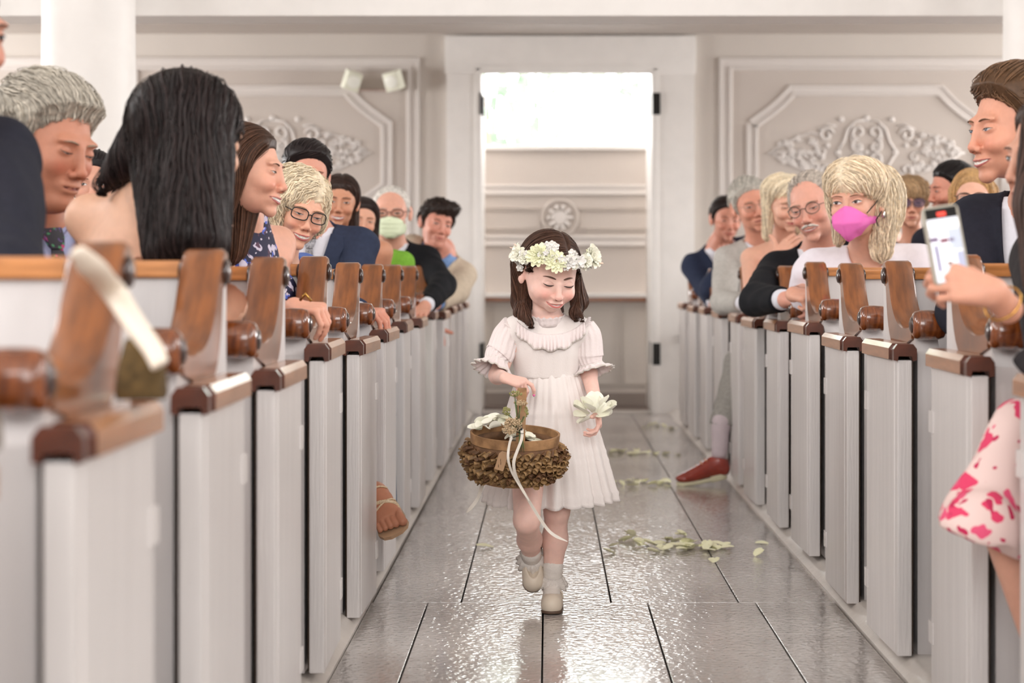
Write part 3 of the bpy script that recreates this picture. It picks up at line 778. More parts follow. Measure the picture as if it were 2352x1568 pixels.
def add_face(H, root, o, off=(0, 0, 0)):
    """eyes, brows, lips, teeth as fine raised pieces on the face"""
    off = np.asarray(off, float)
    def W(q): return H.world(q)-off
    ez = -.004 if H.child else 0.0
    op = o.get('eyes', .8); gaze = o.get('gaze', (0, 0))
    browc = o.get('brow', (60, 42, 32)); lipc = o.get('lip', (178, 96, 90))
    if not o.get('noeyes'):
        for sg in (-1, 1):
            nu, nv = 17, 9
            u = np.linspace(-1, 1, nu); v = np.linspace(0, 1, nv); U, Vv = np.meshgrid(u, v, indexing='ij')
            prof = (1-np.abs(U)**2.2)
            zu = op*.0062*prof-.0022*(1-op)*prof*1.2; zl = -op*.0040*prof-.0034*(1-op)*prof*1.2
            X = .0145*U; Z = zl+(zu-zl)*Vv-.001+ez
            X = X+sg*.031*H.wide
            Z = Z+.0012*(U*sg)
            q = H.front(X.ravel(), Z.ravel(), .0007)
            gx = gaze[0]*.005; gz = gaze[1]*.003
            r = np.hypot(X.ravel()-sg*.031*H.wide-gx, (Z.ravel()-ez-gz-.0005))
            col = np.tile(np.array([.80, .76, .74]), (len(q), 1)); ic = np.array(lin(o.get('iris', (70, 50, 36))))
            col[r < .0062] = ic; col[r < .0030] = (.008, .007, .007)
            me = mesh_of('eye', W(q), grid_faces(nu, nv, True), cm('eyeball', (255, 255, 255), rough=.15, attr=True, coat=.5), True, tint=col)
            link('eye', me, root)
            uu = np.linspace(-1.05, 1.05, 11); pr = 1-np.minimum(1, np.abs(uu))**2.2
            q = H.front(.0150*uu+sg*.031*H.wide, op*.0064*pr-.0022*(1-op)*pr*1.2-.001+ez+.0012*uu*sg, .0012)
            b = MB(); b.tube(W(q), np.array([.3, .7, 1, 1.1, 1.15, 1.15, 1.15, 1.1, 1, .7, .3])*o.get('lash', .0011)*H.s, 6, .8)
            b.build('lashes', cm('lash', (36, 24, 20), rough=.6), root, True)
            if op < .5:
                q = H.front(.0150*uu+sg*.031*H.wide, .0085*pr+.001+ez+.0012*uu*sg, .0004)
                b = MB(); b.tube(W(q), .0004*H.s, 5, .8); b.build('eyelid_crease', cm('crease', tuple(int(c*.88) for c in o['skin']), rough=.6), root, True)
            # brow
            uu = np.linspace(0, 1, 9); bx = .012+.034*uu; bz = .0165+ez+o.get('browup', 0)*.003+.0055*np.sin(uu*2.0)-.004*uu*uu
            q = H.front(sg*bx*H.wide, bz, .0005); th = np.array([.5, .85, 1, 1, .95, .85, .65, .45, .2])*o.get('browth', .0034)*H.s
            b = MB(); b.tube(W(q), th, 8, .42, True, H.wdir((0, 0, 1)))
            # widen vertically, thin in depth
            b.build('eyebrow', cm('brow', browc, rough=.8, var=.3, scale=300), root, True)
    if o.get('nomouth'): return
    mz = -.062 if H.child else -.0685
    sm = H.smile; w = (.0222 if H.child else .0240)*H.wide*(1+.30*sm); gap = o.get('teeth', 0.0)
    nu = 21; u = np.linspace(-1, 1, nu); pr = 1-np.abs(u)**2
    zc = mz+.0065*sm*u*u-.001*sm
    gz = gap*.0078*pr**.6
    up_lo = zc+gz*.35; lo_up = zc-gz*.65
    up_hi = up_lo+(.0040+.0007*np.cos(u*9)*(np.abs(u) < .35))*pr**.6*o.get('lipfull', 1)
    lo_lo = lo_up-.0056*pr**.65*o.get('lipfull', 1)
    lm = cm('lips', lipc, rough=.35, spec=.5)
    for a, b_ in ((up_lo, up_hi), (lo_lo, lo_up)):
        nv = 5; v = np.linspace(0, 1, nv); U, Vv = np.meshgrid(u, v, indexing='ij')
        Z = a[:, None]+(b_-a)[:, None]*Vv
        q = H.front((w*U).ravel(), Z.ravel(), 0); q[:, 1] -= (.0004+.0016*np.sin(np.pi*Vv)*pr[:, None]).ravel()
        link('lip', mesh_of('lip', W(q), grid_faces(nu, nv, True), lm, True), root)
    if gap > 0:
        nv = 4; v = np.linspace(0, 1, nv); U, Vv = np.meshgrid(u*.96, v, indexing='ij')
        Z = (lo_up[:, None]+(up_lo-lo_up)[:, None]*Vv); q = H.front((w*U).ravel(), Z.ravel(), .0005)
        col = np.ones((len(q), 3))*np.array([.82, .78, .72]); 
        dk = (np.abs(U) > .80) | ((Vv < .12) & (gap > .8)); col[dk.ravel()] = (.10, .03, .025)
        tk = (np.abs(((U*w/H.wide/.0052) % 1)-.5) > .42) & ~dk; col[tk.ravel()] *= .82
        link('teeth', mesh_of('teeth', W(q), grid_faces(nu, nv, True), cm('teeth', (255, 255, 255), rough=.25, attr=True), True, tint=col), root)
    else:
        q = H.front(w*1.02*u, zc, .0009); b = MB(); b.tube(W(q), .0006*H.s, 5); b.build('mouth_line', cm('mouth_line', (110, 50, 46), rough=.6), root, True)
    for sg in (-1, 1):   # nostrils
        q = H.front(np.array([sg*.0055, sg*.0085]), np.array([-.0455, -.0462]) if not H.child else np.array([-.0425, -.043]), .0002)
        b = MB(); b.tube(W(q), .0016*H.s, 6, .8); b.build('nostril', cm('nostril', (104, 54, 46), rough=.7), root, True)

# hair ---------------------------------------------------------------
def hairline(ys, zs):
    return lambda q: q[:, 2]-np.interp(q[:, 1], ys, zs)
HL_MAN = ([-.10, -.082, -.070, -.056, -.035, -.022, -.012, .004, .030, .045, .1], [.074, .073, .070, .058, .036, .012, -.022, .018, .022, -.040, -.062])
HL_WOM = ([-.10, -.082, -.070, -.058, -.040, -.020, .0, .1], [.076, .074, .070, .056, .036, .010, -.05, -.07])
HL_BALD = ([-.10, -.05, -.03, -.012, .004, .03, .045, .1], [.14, .13, .022, -.015, .018, .022, -.040, -.06])

def hair(H, root, o, off, rng_, h=.0042):
    """base volume under the hairline plus combed locks; o: col, line, thick, extra(list of world sdf), flow, n, len, wid, curl"""
    off = np.asarray(off, float)
    g = hairline(*o.get('line', HL_WOM)); th = o.get('thick', .010); ex = o.get('extra', []); cut = o.get('cut')
    wob = o.get('wob', .0)
    def f(p):
        q = H.local(p); b = H.base(q)
        tt = th(q) if callable(th) else th
        part = o.get('part')
        if part is not None: tt = tt-.006*np.exp(-((q[:, 0]-part)/.004)**2)*np.clip(q[:, 2]/.03, 0, 1)
        gg = g(q); d = b-tt*np.clip(.12+gg/.028, .12, 1)
        d = smax(d, -gg*.8, .003)*H.s
        for e in ex: d = smin(d, e(p), o.get('exk', .018)*H.s)
        if wob: d = d+wob*H.s*(np.sin(q[:, 0]*150+4*np.sin(q[:, 2]*60))*np.sin(q[:, 2]*110+3*np.sin(q[:, 1]*70)+q[:, 1]*90))
        if cut: d = np.maximum(d, cut(p))
        return d
    lo = H.c-np.array([.16, .16, .16])*H.s; hi = H.c+np.array([.16, .16, .16])*H.s
    if 'lo' in o: lo = np.minimum(lo, o['lo']); hi = np.maximum(hi, o['hi'])
    V, Q = snet(f, lo, hi, h*H.s)
    if len(V) == 0: return
    Vs, Fs, Ts = [V], [Q], [np.full((len(V), 3), o.get('base', .6))]
    n0 = len(V); n = o.get('n', 500); L = o.get('len', .07)*H.s; wd_ = o.get('wid', .0022)*H.s
    steps = o.get('steps', 11)
    idx = rng_.choice(len(V), min(n, len(V)), replace=False); p = V[idx].copy(); pts = [p]
    flow = o['flow']; ln = L*rng_.uniform(.6, 1.25, len(p))/steps
    ph = rng_.uniform(0, 6.28, len(p)); curl = o.get('curl', 0)*H.s
    offs = rng_.uniform(.0004, .0030, len(p))*H.s*o.get('lift', 1)
    for i in range(steps):
        q = H.local(p); d = np.asarray(flow(q, p, H), float)
        N = grad(f, p, .002); d = d-(np.sum(d*N, 1)*.85)[:, None]*N
        d /= np.linalg.norm(d, axis=1, keepdims=True)+1e-9
        if curl: d = d+curl/.01*.5*np.cross(N, d)*np.sin(ph+i*.9)[:, None]; d /= np.linalg.norm(d, axis=1, keepdims=True)+1e-9
        p = p+d*ln[:, None]; s_ = f(p)
        p = p-N*np.where(s_ < offs, s_-offs, (s_-offs)*o.get('cling', .7))[:, None]
        pts.append(p.copy())
    pts = np.stack(pts, 1)                     # n, steps+1, 3
    nL, m = pts.shape[:2]
    T = np.gradient(pts, axis=1); T /= np.linalg.norm(T, axis=2, keepdims=True)+1e-9
    N = grad(f, pts.reshape(-1, 3), .002).reshape(nL, m, 3); Bn = np.cross(T, N); Bn /= np.linalg.norm(Bn, axis=2, keepdims=True)+1e-9
    r = np.sin(np.linspace(.25, np.pi*.97, m))**.7*wd_; r = r[None, :, None]*rng_.uniform(.6, 1.3, nL)[:, None, None]
    ring = np.stack([pts+Bn*r, pts+N*r*.38, pts-Bn*r, pts-N*r*.38], 2).reshape(-1, 3)
    k = np.arange(nL)[:, None, None]*m*4; i = np.arange(m-1)[None, :, None]*4; j = np.arange(4)[None, None, :]
    a = k+i+j; b = k+i+(j+1) % 4
    fa = np.stack([a, b, b+4, a+4], -1).reshape(-1, 4)
    Vs.append(ring); Fs.append(fa+n0)
    tn = rng_.uniform(*o.get('tint', (.55, 1.35)), nL)
    Ts.append(np.repeat(tn, m*4)[:, None]*np.ones(3))
    me = mesh_of('hair', np.concatenate(Vs)-off, np.concatenate(Fs), o['mat'], True, tint=np.concatenate(Ts))
    return link('hair', me, root)

def hair_mat(rgb, rough=.38):
    return cm('hair', rgb, rough=rough+.08, spec=.28, attr=True, var=.18, scale=90)
def flow_down(q, p, H): return np.tile(A3(0, 0, -1), (len(p), 1))
def flow_long(part=.0, back=.5):
    """away from the parting, over the ears, then straight down"""
    def f(q, p, H):
        x = q[:, 0]-part; w = np.clip((q[:, 2]-.0)/.09, 0, 1)[:, None]
        a = np.stack([np.sign(x)*1.0, np.full(len(x), back), -.35-np.abs(x)*8], 1)
        return H.wdir(a)*w+A3(0, 0, -1)*(1-w)
    return f
def flow_back(side=0.3):
    def f(q, p, H):
        top = np.clip(q[:, 2]/.08, 0, 1)
        a = np.stack([side*top, .9+0*top, .35*top-(1-top)*1.3], 1); return H.wdir(a)
    return f
def flow_fringe(side=.5):
    """short hair swept forward and sideways over the forehead"""
    def f(q, p, H):
        top = np.clip((q[:, 2]-.03)/.05, 0, 1); fr_ = np.clip(-q[:, 1]/.08, -1, 1)
        a = np.stack([side*top+.1, -.9*top*(1-np.clip(fr_, 0, 1))-.1, -(1-top)*1.2-np.clip(fr_, 0, 1)*.5], 1); return H.wdir(a)
    return f

# bodies --------------------------------------------------------------
def hand_prims(Wr, d, n, side, sc=1.0, curl=(.35, .45, .3), spread=.02, thumb=(.6, .5), fat=1.0):
    """list of capsules; d towards the fingers, n out of the back of the hand, side +1 puts the thumb on d x n"""
    d = np.asarray(d, float)/np.linalg.norm(d); n = np.asarray(n, float); n = n-d*(n@d); n /= np.linalg.norm(n)
    s = np.cross(d, n)*side; out = []; Wr = np.asarray(Wr, float)
    def rot(v, k, a): return v*math.cos(a)+np.cross(k, v)*math.sin(a)+k*(k@v)*(1-math.cos(a))
    ax = np.cross(n, d)*1.0            # rotates d towards -n for positive angles
    if rot(d, ax, .3)@n > 0: ax = -ax
    offs = (.031, .011, -.010, -.029); L = (.040, .045, .042, .032); K = (.083, .087, .083, .075); R = (.0092, .0095, .0090, .0078)
    for i in range(4):
        b0 = Wr+s*offs[i]*.55*sc+d*.012*sc; k = Wr+(d*K[i]+s*offs[i]*1.0)*sc
        out.append((b0, k, .0135*sc*fat, .0118*sc*fat, .010*sc))
    for i in range(4):
        k = Wr+(d*K[i]+s*offs[i])*sc; dd = d+s*offs[i]*spread*30; dd /= np.linalg.norm(dd)
        cv = curl[i] if isinstance(curl[0], (tuple, list)) else curl
        p = k
        for j, (l, fr_) in enumerate(((1, 1), (.62, .9), (.5, .8))):
            dd = rot(dd, ax, cv[j]); q = p+dd*L[i]*l*sc
            out.append((p, q, R[i]*fr_*sc*fat, R[i]*(fr_-.08)*sc*fat, .0030*sc)); p = q
    t0 = Wr+(d*.020+s*.022-n*.006)*sc; td = d*.62+s*.72-n*.25*thumb[0]; td /= np.linalg.norm(td)
    t1 = t0+td*.040*sc; td2 = rot(td, n, -side*thumb[1]*.8) ; td2 = td2-n*.25*thumb[0]; td2 /= np.linalg.norm(td2); t2 = t1+td2*.032*sc
    td3 = rot(td2, n, -side*thumb[1]*.4); t3 = t2+td3*.024*sc
    out += [(t0, t1, .0140*sc*fat, .0115*sc*fat, .010*sc), (t1, t2, .0108*sc*fat, .0100*sc*fat, .003*sc), (t2, t3, .0102*sc*fat, .0082*sc*fat, .003*sc)]
    return out
def sd_list(prims):
    def f(p):
        d = None
        for a, b, ra, rb, k in prims:
            e = sd_cap(p, a, b, ra, rb); d = e if d is None else smin(d, e, k)
        return d
    return f
def bounds(prims, pad=.012):
    a = np.array([q for c in prims for q in (c[0], c[1])]); r = max(max(c[2], c[3]) for c in prims)+pad
    return a.min(0)-r, a.max(0)+r

class Body:
    def __init__(s, H, neck, hip, sh_yaw=0, sc=1.0, width=1.0, lean_fwd=0.0, fat=1.0, female=False, arms=None, legs=None, shrug=0):
        s.H = H; s.N = np.asarray(neck, float); s.hip = np.asarray(hip, float); s.sc = sc; s.fat = fat; s.female = female
        up = s.N-s.hip; up /= np.linalg.norm(up); y = math.radians(sh_yaw)
        sh = A3(math.cos(y), math.sin(y), 0); sh = sh-up*(sh@up); sh /= np.linalg.norm(sh); fw = np.cross(sh, up)*1.0
        if sh_yaw > -90 and fw[1] > 0 and abs(sh_yaw) < 90: fw = -fw
        s.up, s.sh, s.fw = up, sh, fw; s.R = np.stack([sh, fw, up], 1)
        w = .168*sc*width
        s.S = [s.N-sh*w-up*(.045-shrug)*sc, s.N+sh*w-up*(.045-shrug)*sc]
        s.arms = []
        for i, sg in enumerate((-1, 1)):
            a = (arms or {}).get(sg)
            if a is None:
                E = s.S[i]-up*.27*sc+sh*sg*.05*sc+fw*.04*sc; Wr = E+fw*.20*sc-sh*sg*.10*sc-up*.08*sc
                a = dict(E=E, W=Wr, n=up, d=None)
            s.arms.append(a)
        s.legs = legs
    def tl(s, p): return (p-s.N)@s.R       # torso coordinates: a across, b forward, c up
    def torso(s, p, inf=0.0):
        q = s.tl(p)/s.sc; ft = s.fat; hl = -(np.linalg.norm(s.N-s.hip)/s.sc)
        inf = inf/s.sc
        d = sd_ell(q, (0, -.005, -.16), (.150+inf, .100*ft+inf, .150+inf))
        d = smin(d, sd_ell(q, (0, .0, hl*.60), (.130*ft+inf, .098*ft+inf, .16+inf)), .06)
        d = smin(d, sd_ell(q, (0, 0, hl+.02), (.158*ft+inf, .115*ft+inf, .11+inf)), .06)
        if s.female:
            for sg in (-1, 1): d = smin(d, sd_ell(q, (sg*.068, .075, -.17), (.058+inf, .048+inf, .058+inf)), .03)
        for i, sg in enumerate((-1, 1)):
            S = s.tl(s.S[i][None])[0]/s.sc
            d = smin(d, sd_cap(q, (sg*.035, -.012, -.012), S*A3(.9, 1, 1), .034+inf, .045+inf), .05)
        d = smin(d, sd_cap(q, (0, -.005, -.05), (0, -.002, .03), .062+inf*.6, .048+inf*.2), .05)
        return d*s.sc
    def arm(s, p, i, inf=0.0, upto=1.0):
        a = s.arms[i]; sc = s.sc
        f_ = (.047, .040, .036, .0255) if not s.female else (.041, .034, .032, .0225)
        E = np.asarray(a['E'], float); Wr = np.asarray(a['W'], float)
        d = sd_cap(p, s.S[i], E, f_[0]*sc+inf, f_[1]*sc+inf)
        if upto > 1.0 or upto == 1.0:
            W2 = E+(Wr-E)*min(1, max(upto-0, 0)) if upto < 1 else Wr
        d2 = sd_cap(p, E, Wr, f_[2]*1.06*sc+inf, f_[3]*sc+inf)
        return smin(d, d2, .02*sc)
    def upperarm(s, p, i, inf=0.0, t=1.0):
        E = np.asarray(s.arms[i]['E'], float); S = s.S[i]; f0, f1 = (.041, .034) if s.female else (.047, .040)
        return sd_cap(p, S, S+(E-S)*t, f0*s.sc+inf, (f0+(f1-f0)*t)*s.sc+inf)
    def neck(s, p):
        H = s.H; a = H.world(A3(0, .020, -.055)); r = (.050 if not s.female else .043)*s.sc*s.fat**.5
        if H.child: r = .036
        return sd_cap(p, a, s.N+s.up*.0*s.sc-s.fw*.0, r, r*1.10)
    def skin(s, p):
        d = s.H.sdf(p); d = smin(d, s.neck(p), .022*s.sc); d = smin(d, s.torso(p), .035*s.sc)
        for i in (0, 1): d = smin(d, s.arm(p, i), .03*s.sc)
        return d
    def boxes(s, pad=.07):
        pts = [s.N, s.hip, *s.S]+[np.asarray(a[k], float) for a in s.arms for k in ('E', 'W')]
        pts = np.array(pts); return pts.min(0)-pad*s.sc-.06, pts.max(0)+pad*s.sc+.03

def build_body(s, root, o, off, hh=.0034, bh=.0095, hands=True):
    """one continuous skin mesh: head and neck fine, trunk and arms coarser, hands fine"""
    off = np.asarray(off, float); H = s.H
    nb = H.world(A3(0, .02, -.055)); zc = s.N
    def fh(p):
        d = H.sdf(p); d = smin(d, s.neck(p), .022*s.sc); return smin(d, s.torso(p), .035*s.sc)
    ax = s.N-nb; L = np.linalg.norm(ax); ax = ax/(L+1e-9)
    cutp = nb+ax*L*.75
    lo = H.c-.135*H.s; hi = H.c+.135*H.s; lo = np.minimum(lo, cutp-.07); hi = np.maximum(hi, cutp+.07)
    fcut = lambda p: np.maximum(fh(p), (p-cutp)@ax-.014)
    V1, Q1 = snet(fcut, lo, hi, hh*H.s)
    Q1 = Q1[(((V1-cutp)@ax)[Q1] < .011).all(1)]
    T1 = face_tint(H, V1, o)
    def fb(p):
        d = smin(s.neck(p), s.torso(p), .035*s.sc)
        for i in (0, 1): d = smin(d, s.arm(p, i), .03*s.sc)
        return np.maximum(d, -((p-cutp)@ax)-.014)
    lo, hi = s.boxes(); V2, Q2 = snet(fb, lo, hi, bh)
    Q2 = Q2[(((V2-cutp)@ax)[Q2] > -.010).all(1)]
    Vs = [V1, V2]; Qs = [Q1, Q2+len(V1)]; Ts = [T1, np.ones((len(V2), 3))*np.array(o.get('bodytint', (1, 1, 1)))]
    n = len(V1)+len(V2)
    if hands:
        for i, a in enumerate(s.arms):
            if a.get('nohand'): continue
            sg = -1 if i == 0 else 1
            E = np.asarray(a['E'], float); Wr = np.asarray(a['W'], float)
            d = a.get('d'); d = (Wr-E) if d is None else np.asarray(d, float)
            pr = hand_prims(Wr, d, a.get('n', s.up), a.get('side', sg), s.sc*a.get('hs', 1)*(.88 if s.female else 1), a.get('curl', (.3, .4, .3)), a.get('spread', .02), a.get('thumb', (.6, .5)), a.get('fat', 1))
            dd = (Wr-E)/np.linalg.norm(Wr-E); f3 = .0225 if s.female else .0255
            pr = [(Wr-dd*.05*s.sc, Wr, f3*s.sc*1.08, f3*s.sc*.92, .02*s.sc), (Wr, Wr+np.asarray(d, float)/np.linalg.norm(d)*.03*s.sc, f3*s.sc*.85, .016*s.sc, .018*s.sc)]+pr
            lo, hi = bounds(pr); V3, Q3 = snet(sd_list(pr), lo, hi, a.get('hh', .0042))
            Vs.append(V3); Qs.append(Q3+n); n += len(V3); Ts.append(np.ones((len(V3), 3))*np.array((1, .95, .94)))
    if s.legs and s.legs.get('skin'):
        V4, Q4 = snet(s.legs['skin'], s.legs['lo'], s.legs['hi'], .009); Vs.append(V4); Qs.append(Q4+n); n += len(V4); Ts.append(np.ones((len(V4), 3)))
    me = mesh_of('body', np.concatenate(Vs)-off, np.concatenate(Qs), skin_mat(o['skin']), True, tint=np.concatenate(Ts))
    return link('body', me, root)

def cloth(name, f, lo, hi, h, m, root, off, tint=None):
    V, Q = snet(f, lo, hi, h)
    if len(V) == 0: return None
    t = tint(V) if tint else None
    return link(name, mesh_of(name, V-np.asarray(off, float), Q, m, True, tint=t), root)

def fold(p, k=1.0, a=.004):
    return a*(np.sin(p[:, 0]*38*k+3*np.sin(p[:, 2]*17*k)+p[:, 1]*11)*.5+np.sin(p[:, 2]*46*k+4*np.sin(p[:, 0]*13*k+p[:, 1]*19))*.5)

def on_front(B, f, ab, off=.004, start=.35):
    """points (a across, c up) in torso coordinates dropped onto surface f from the front"""
    ab = np.asarray(ab, float)
    o = B.N+ab[:, :1]*B.sh*B.sc+ab[:, 1:]*B.up*B.sc+B.fw*start
    return trace(f, o, -B.fw, 40, .6)+B.fw*off

def patch(B, f, rows, name, m, root, offv, off=.004, thick=.003):
    """cloth strip lying on the chest: rows of (a, c) polylines"""
    rows = [np.asarray(r, float) for r in rows]; nu = len(rows); nv = len(rows[0])
    P_ = on_front(B, f, np.concatenate(rows), off).reshape(nu, nv, 3)
    V = np.concatenate([P_.reshape(-1, 3), (P_-B.fw*thick).reshape(-1, 3)]); n = nu*nv
    Fc = grid_faces(nu, nv)+[tuple(i+n for i in q[::-1]) for q in grid_faces(nu, nv)]
    ring = [i*nv for i in range(nu)]+[(nu-1)*nv+j for j in range(1, nv)]+[i*nv+nv-1 for i in range(nu-2, -1, -1)]+[j for j in range(nv-2, 0, -1)]
    Fc += [(ring[i], ring[(i+1) % len(ring)], ring[(i+1) % len(ring)]+n, ring[i]+n) for i in range(len(ring))]
    me = mesh_of(name, V-np.asarray(offv, float), Fc, m, False)
    bm = bmesh.new(); bm.from_mesh(me); bmesh.ops.recalc_face_normals(bm, faces=bm.faces[:]); bm.to_mesh(me); bm.free(); smooth_by_angle(me, .9)
    return link(name, me, root)

def suit(B, root, off, jm, sm, tm=None, h=.008, vcut=-.30, tiew=.042, cuff=.045, collar=True, shirt=True, open_w=.25):
    """jacket with V opening and lapels, shirt, collar and tie"""
    sc = B.sc
    def jac(p):
        d = B.torso(p, .016*sc)
        for i in (0, 1):
            a = B.arms[i]; E = np.asarray(a['E'], float); Wr = np.asarray(a['W'], float); L = np.linalg.norm(Wr-E); dd = (Wr-E)/L
            W2 = E+dd*(L-cuff*sc)
            u = smin(sd_cap(p, B.S[i], E, .062*sc, .055*sc), np.maximum(sd_cap(p, E, W2, .055*sc, .041*sc), (p-W2)@dd), .02*sc)
            d = smin(d, u, .035*sc)
        d = d+fold(p, 1.0, .0035)
        q = B.tl(p)/sc; a_, b_, c_ = np.abs(q[:, 0]), q[:, 1], q[:, 2]
        wedge = np.minimum(np.minimum(((c_-vcut)*open_w-a_)*.95, b_+.02), .2)       # >0 inside the opening
        d = np.maximum(d, wedge*sc)
        nk = sd_cap(p, B.N-B.up*.06*sc, B.H.world(A3(0, .02, -.06)), .066*sc*B.fat**.5, .060*sc*B.fat**.5)
        d = np.maximum(d, -nk+.0)
        d = np.maximum(d, (c_-.042)*sc)
        return d
    lo, hi = B.boxes(.10)
    cloth('jacket', jac, lo, hi, h, jm, root, off)
    full = lambda p: B.torso(p, .016*sc)
    for sg in (-1, 1):
        rows = []
        for t in np.linspace(0, 1, 9):
            c_ = vcut+(.0-vcut)*t; a_ = (c_-vcut)*open_w-.002
            w = .018+.060*min(1, t*1.25)*(1-.55*max(0, t-.72)/.28)
            if .66 < t < .76: w *= .72
            rows.append([(sg*(a_+w*u), c_-.010*u) for u in (0, .33, .66, 1)])
        patch(B, full, rows, 'lapel', jm, root, off, .0075, .004)
    if shirt:
        def sh_(p):
            q = B.tl(p)/sc
            d = B.torso(p, .008*sc)
            d = np.maximum(d, (-.36-q[:, 2])*sc); d = np.maximum(d, (-q[:, 1]-.0)*sc)
            nk = sd_cap(p, B.N-B.up*.05*sc, B.H.world(A3(0, .02, -.06)), .053*sc*B.fat**.5, .050*sc*B.fat**.5)
            d = np.maximum(d, (q[:, 2]-.02)*sc)
            d = np.maximum(d, -nk)
            return d
        cloth('shirt', sh_, lo, hi, h*.9, sm, root, off)
        if collar:
            ax0 = B.N-B.up*.020*sc; ax1 = B.H.world(A3(0, .02, -.06)); ud = ax1-ax0; ud /= np.linalg.norm(ud); r0 = .066*sc*B.fat**.5
            fwd = B.fw-ud*(B.fw@ud); fwd /= np.linalg.norm(fwd); sd_ = np.cross(fwd, ud); n = 29
            V = []
            for i in range(n):
                t = -math.pi+.10+(2*math.pi-.20)*i/(n-1)            # opening at the front
                fr_ = max(0, -math.cos(t)) ; fr_ = abs(t)/math.pi
                dirv = fwd*(-math.cos(t))+sd_*math.sin(t)
                hgt = .040-.004*fr_; drop = -.012-.030*max(0, fr_-.72)/.28
                base = ax0-fwd*(.0)+fwd*.004*sc
                V += [base+dirv*(r0*1.02)+ud*(.0)*sc, base+dirv*(r0*.97)+ud*(hgt-.012*fr_)*sc, base+dirv*(r0*1.05)+ud*(hgt-.012*fr_)*sc, base+dirv*(r0*1.18)+ud*(drop+.004)*sc]
            Fc = []
            for i in range(n-1):
                for k in range(3): Fc.append((i*4+k, i*4+k+1, i*4+4+k+1, i*4+4+k))
            me = mesh_of('collar', np.array(V)-np.asarray(off, float), Fc, sm, True); link('collar', me, root)
        for i in (0, 1):
            a = B.arms[i]
            if a.get('nohand'): continue
            E = np.asarray(a['E'], float); Wr = np.asarray(a['W'], float); dd = (Wr-E)/np.linalg.norm(Wr-E)
            b = MB(); b.tube([Wr-dd*.06*sc, Wr-dd*.012*sc, Wr-dd*.010*sc, Wr-dd*.012*sc], np.array([.034, .033, .031, .026])*sc, 20); b.build('cuff', sm, root, True, off)
    if tm is not None:
        fs = lambda p: B.torso(p, .008*sc)
        rows = []
        for c_, w in ((-.012, .019), (-.030, .021), (-.048, .015), (-.052, .012), (-.10, tiew*.42), (-.20, tiew*.62), (-.34, tiew*.8)):
            rows.append([(w*u, c_) for u in (-1, -.5, 0, .5, 1)])
        patch(B, fs, rows[:4], 'tie_knot', tm, root, off, .014, .012)
        patch(B, fs, rows[3:], 'tie', tm, root, off, .0085, .004)

def glasses(H, root, o, off):
    """frame rims, bridge, temples and lenses as a part of the person"""
    off = np.asarray(off, float); W = lambda q: H.world(q)-off
    gm = cm('frame', o.get('col', (24, 20, 20)), rough=.25, spec=.6); w, hg, r = o.get('w', .0215), o.get('h', .0165), o.get('r', .0016)
    n = o.get('sq', 2.6); yy = o.get('y', -.1015); zz = o.get('z', -.001)
    fr_ = MB(); lens = []
    for sg in (-1, 1):
        pts = []
        for t in np.linspace(0, 2*np.pi, 29):
            c, s_ = math.cos(t), math.sin(t)
            x = abs(c)**(2/n)*np.sign(c)*w; z = abs(s_)**(2/n)*np.sign(s_)*hg
            cx = .0325*H.wide
            pts.append((sg*cx+x, yy+(abs(sg*cx+x)**2)*4.2, zz+z))
        V, Fc = tube(W(pts), r*H.s, 7, 1, False); fr_.add(V, Fc); lens.append(np.array(pts))
    x0 = .0325*H.wide-w
    fr_.tube(W([(-x0, yy+.0012, zz+.003), (0, yy-.002, zz+.006), (x0, yy+.0012, zz+.003)]), r*H.s, 6)
    fo = fr_.build('glasses', gm, root, True)
    for sg in (-1, 1):
        xe = .0325*H.wide+w
        b = MB(); b.tube(W(spline([(sg*xe, yy+xe*xe*4.2, zz+.005), (sg*(.070*H.wide), -.062, zz+.006), (sg*.0775*H.wide, -.01, zz+.006), (sg*.0775*H.wide, .02, zz-.008)], 10)), r*.85*H.s, 6); b.build('temple', gm, fo, True)
    lm = cm('lens', o.get('lens', (235, 235, 235)), rough=.03, spec=.5, trans=o.get('tr', .96), alpha=o.get('la', .22))
    for L in lens:
        c = L.mean(0); V = np.vstack([c, L[:-1]]); Fc = [(0, i+1, (i+1) % (len(L)-1)+1) for i in range(len(L)-1)]
        link('lens', mesh_of('lens', W(V), Fc, lm, True), fo)
    return fo
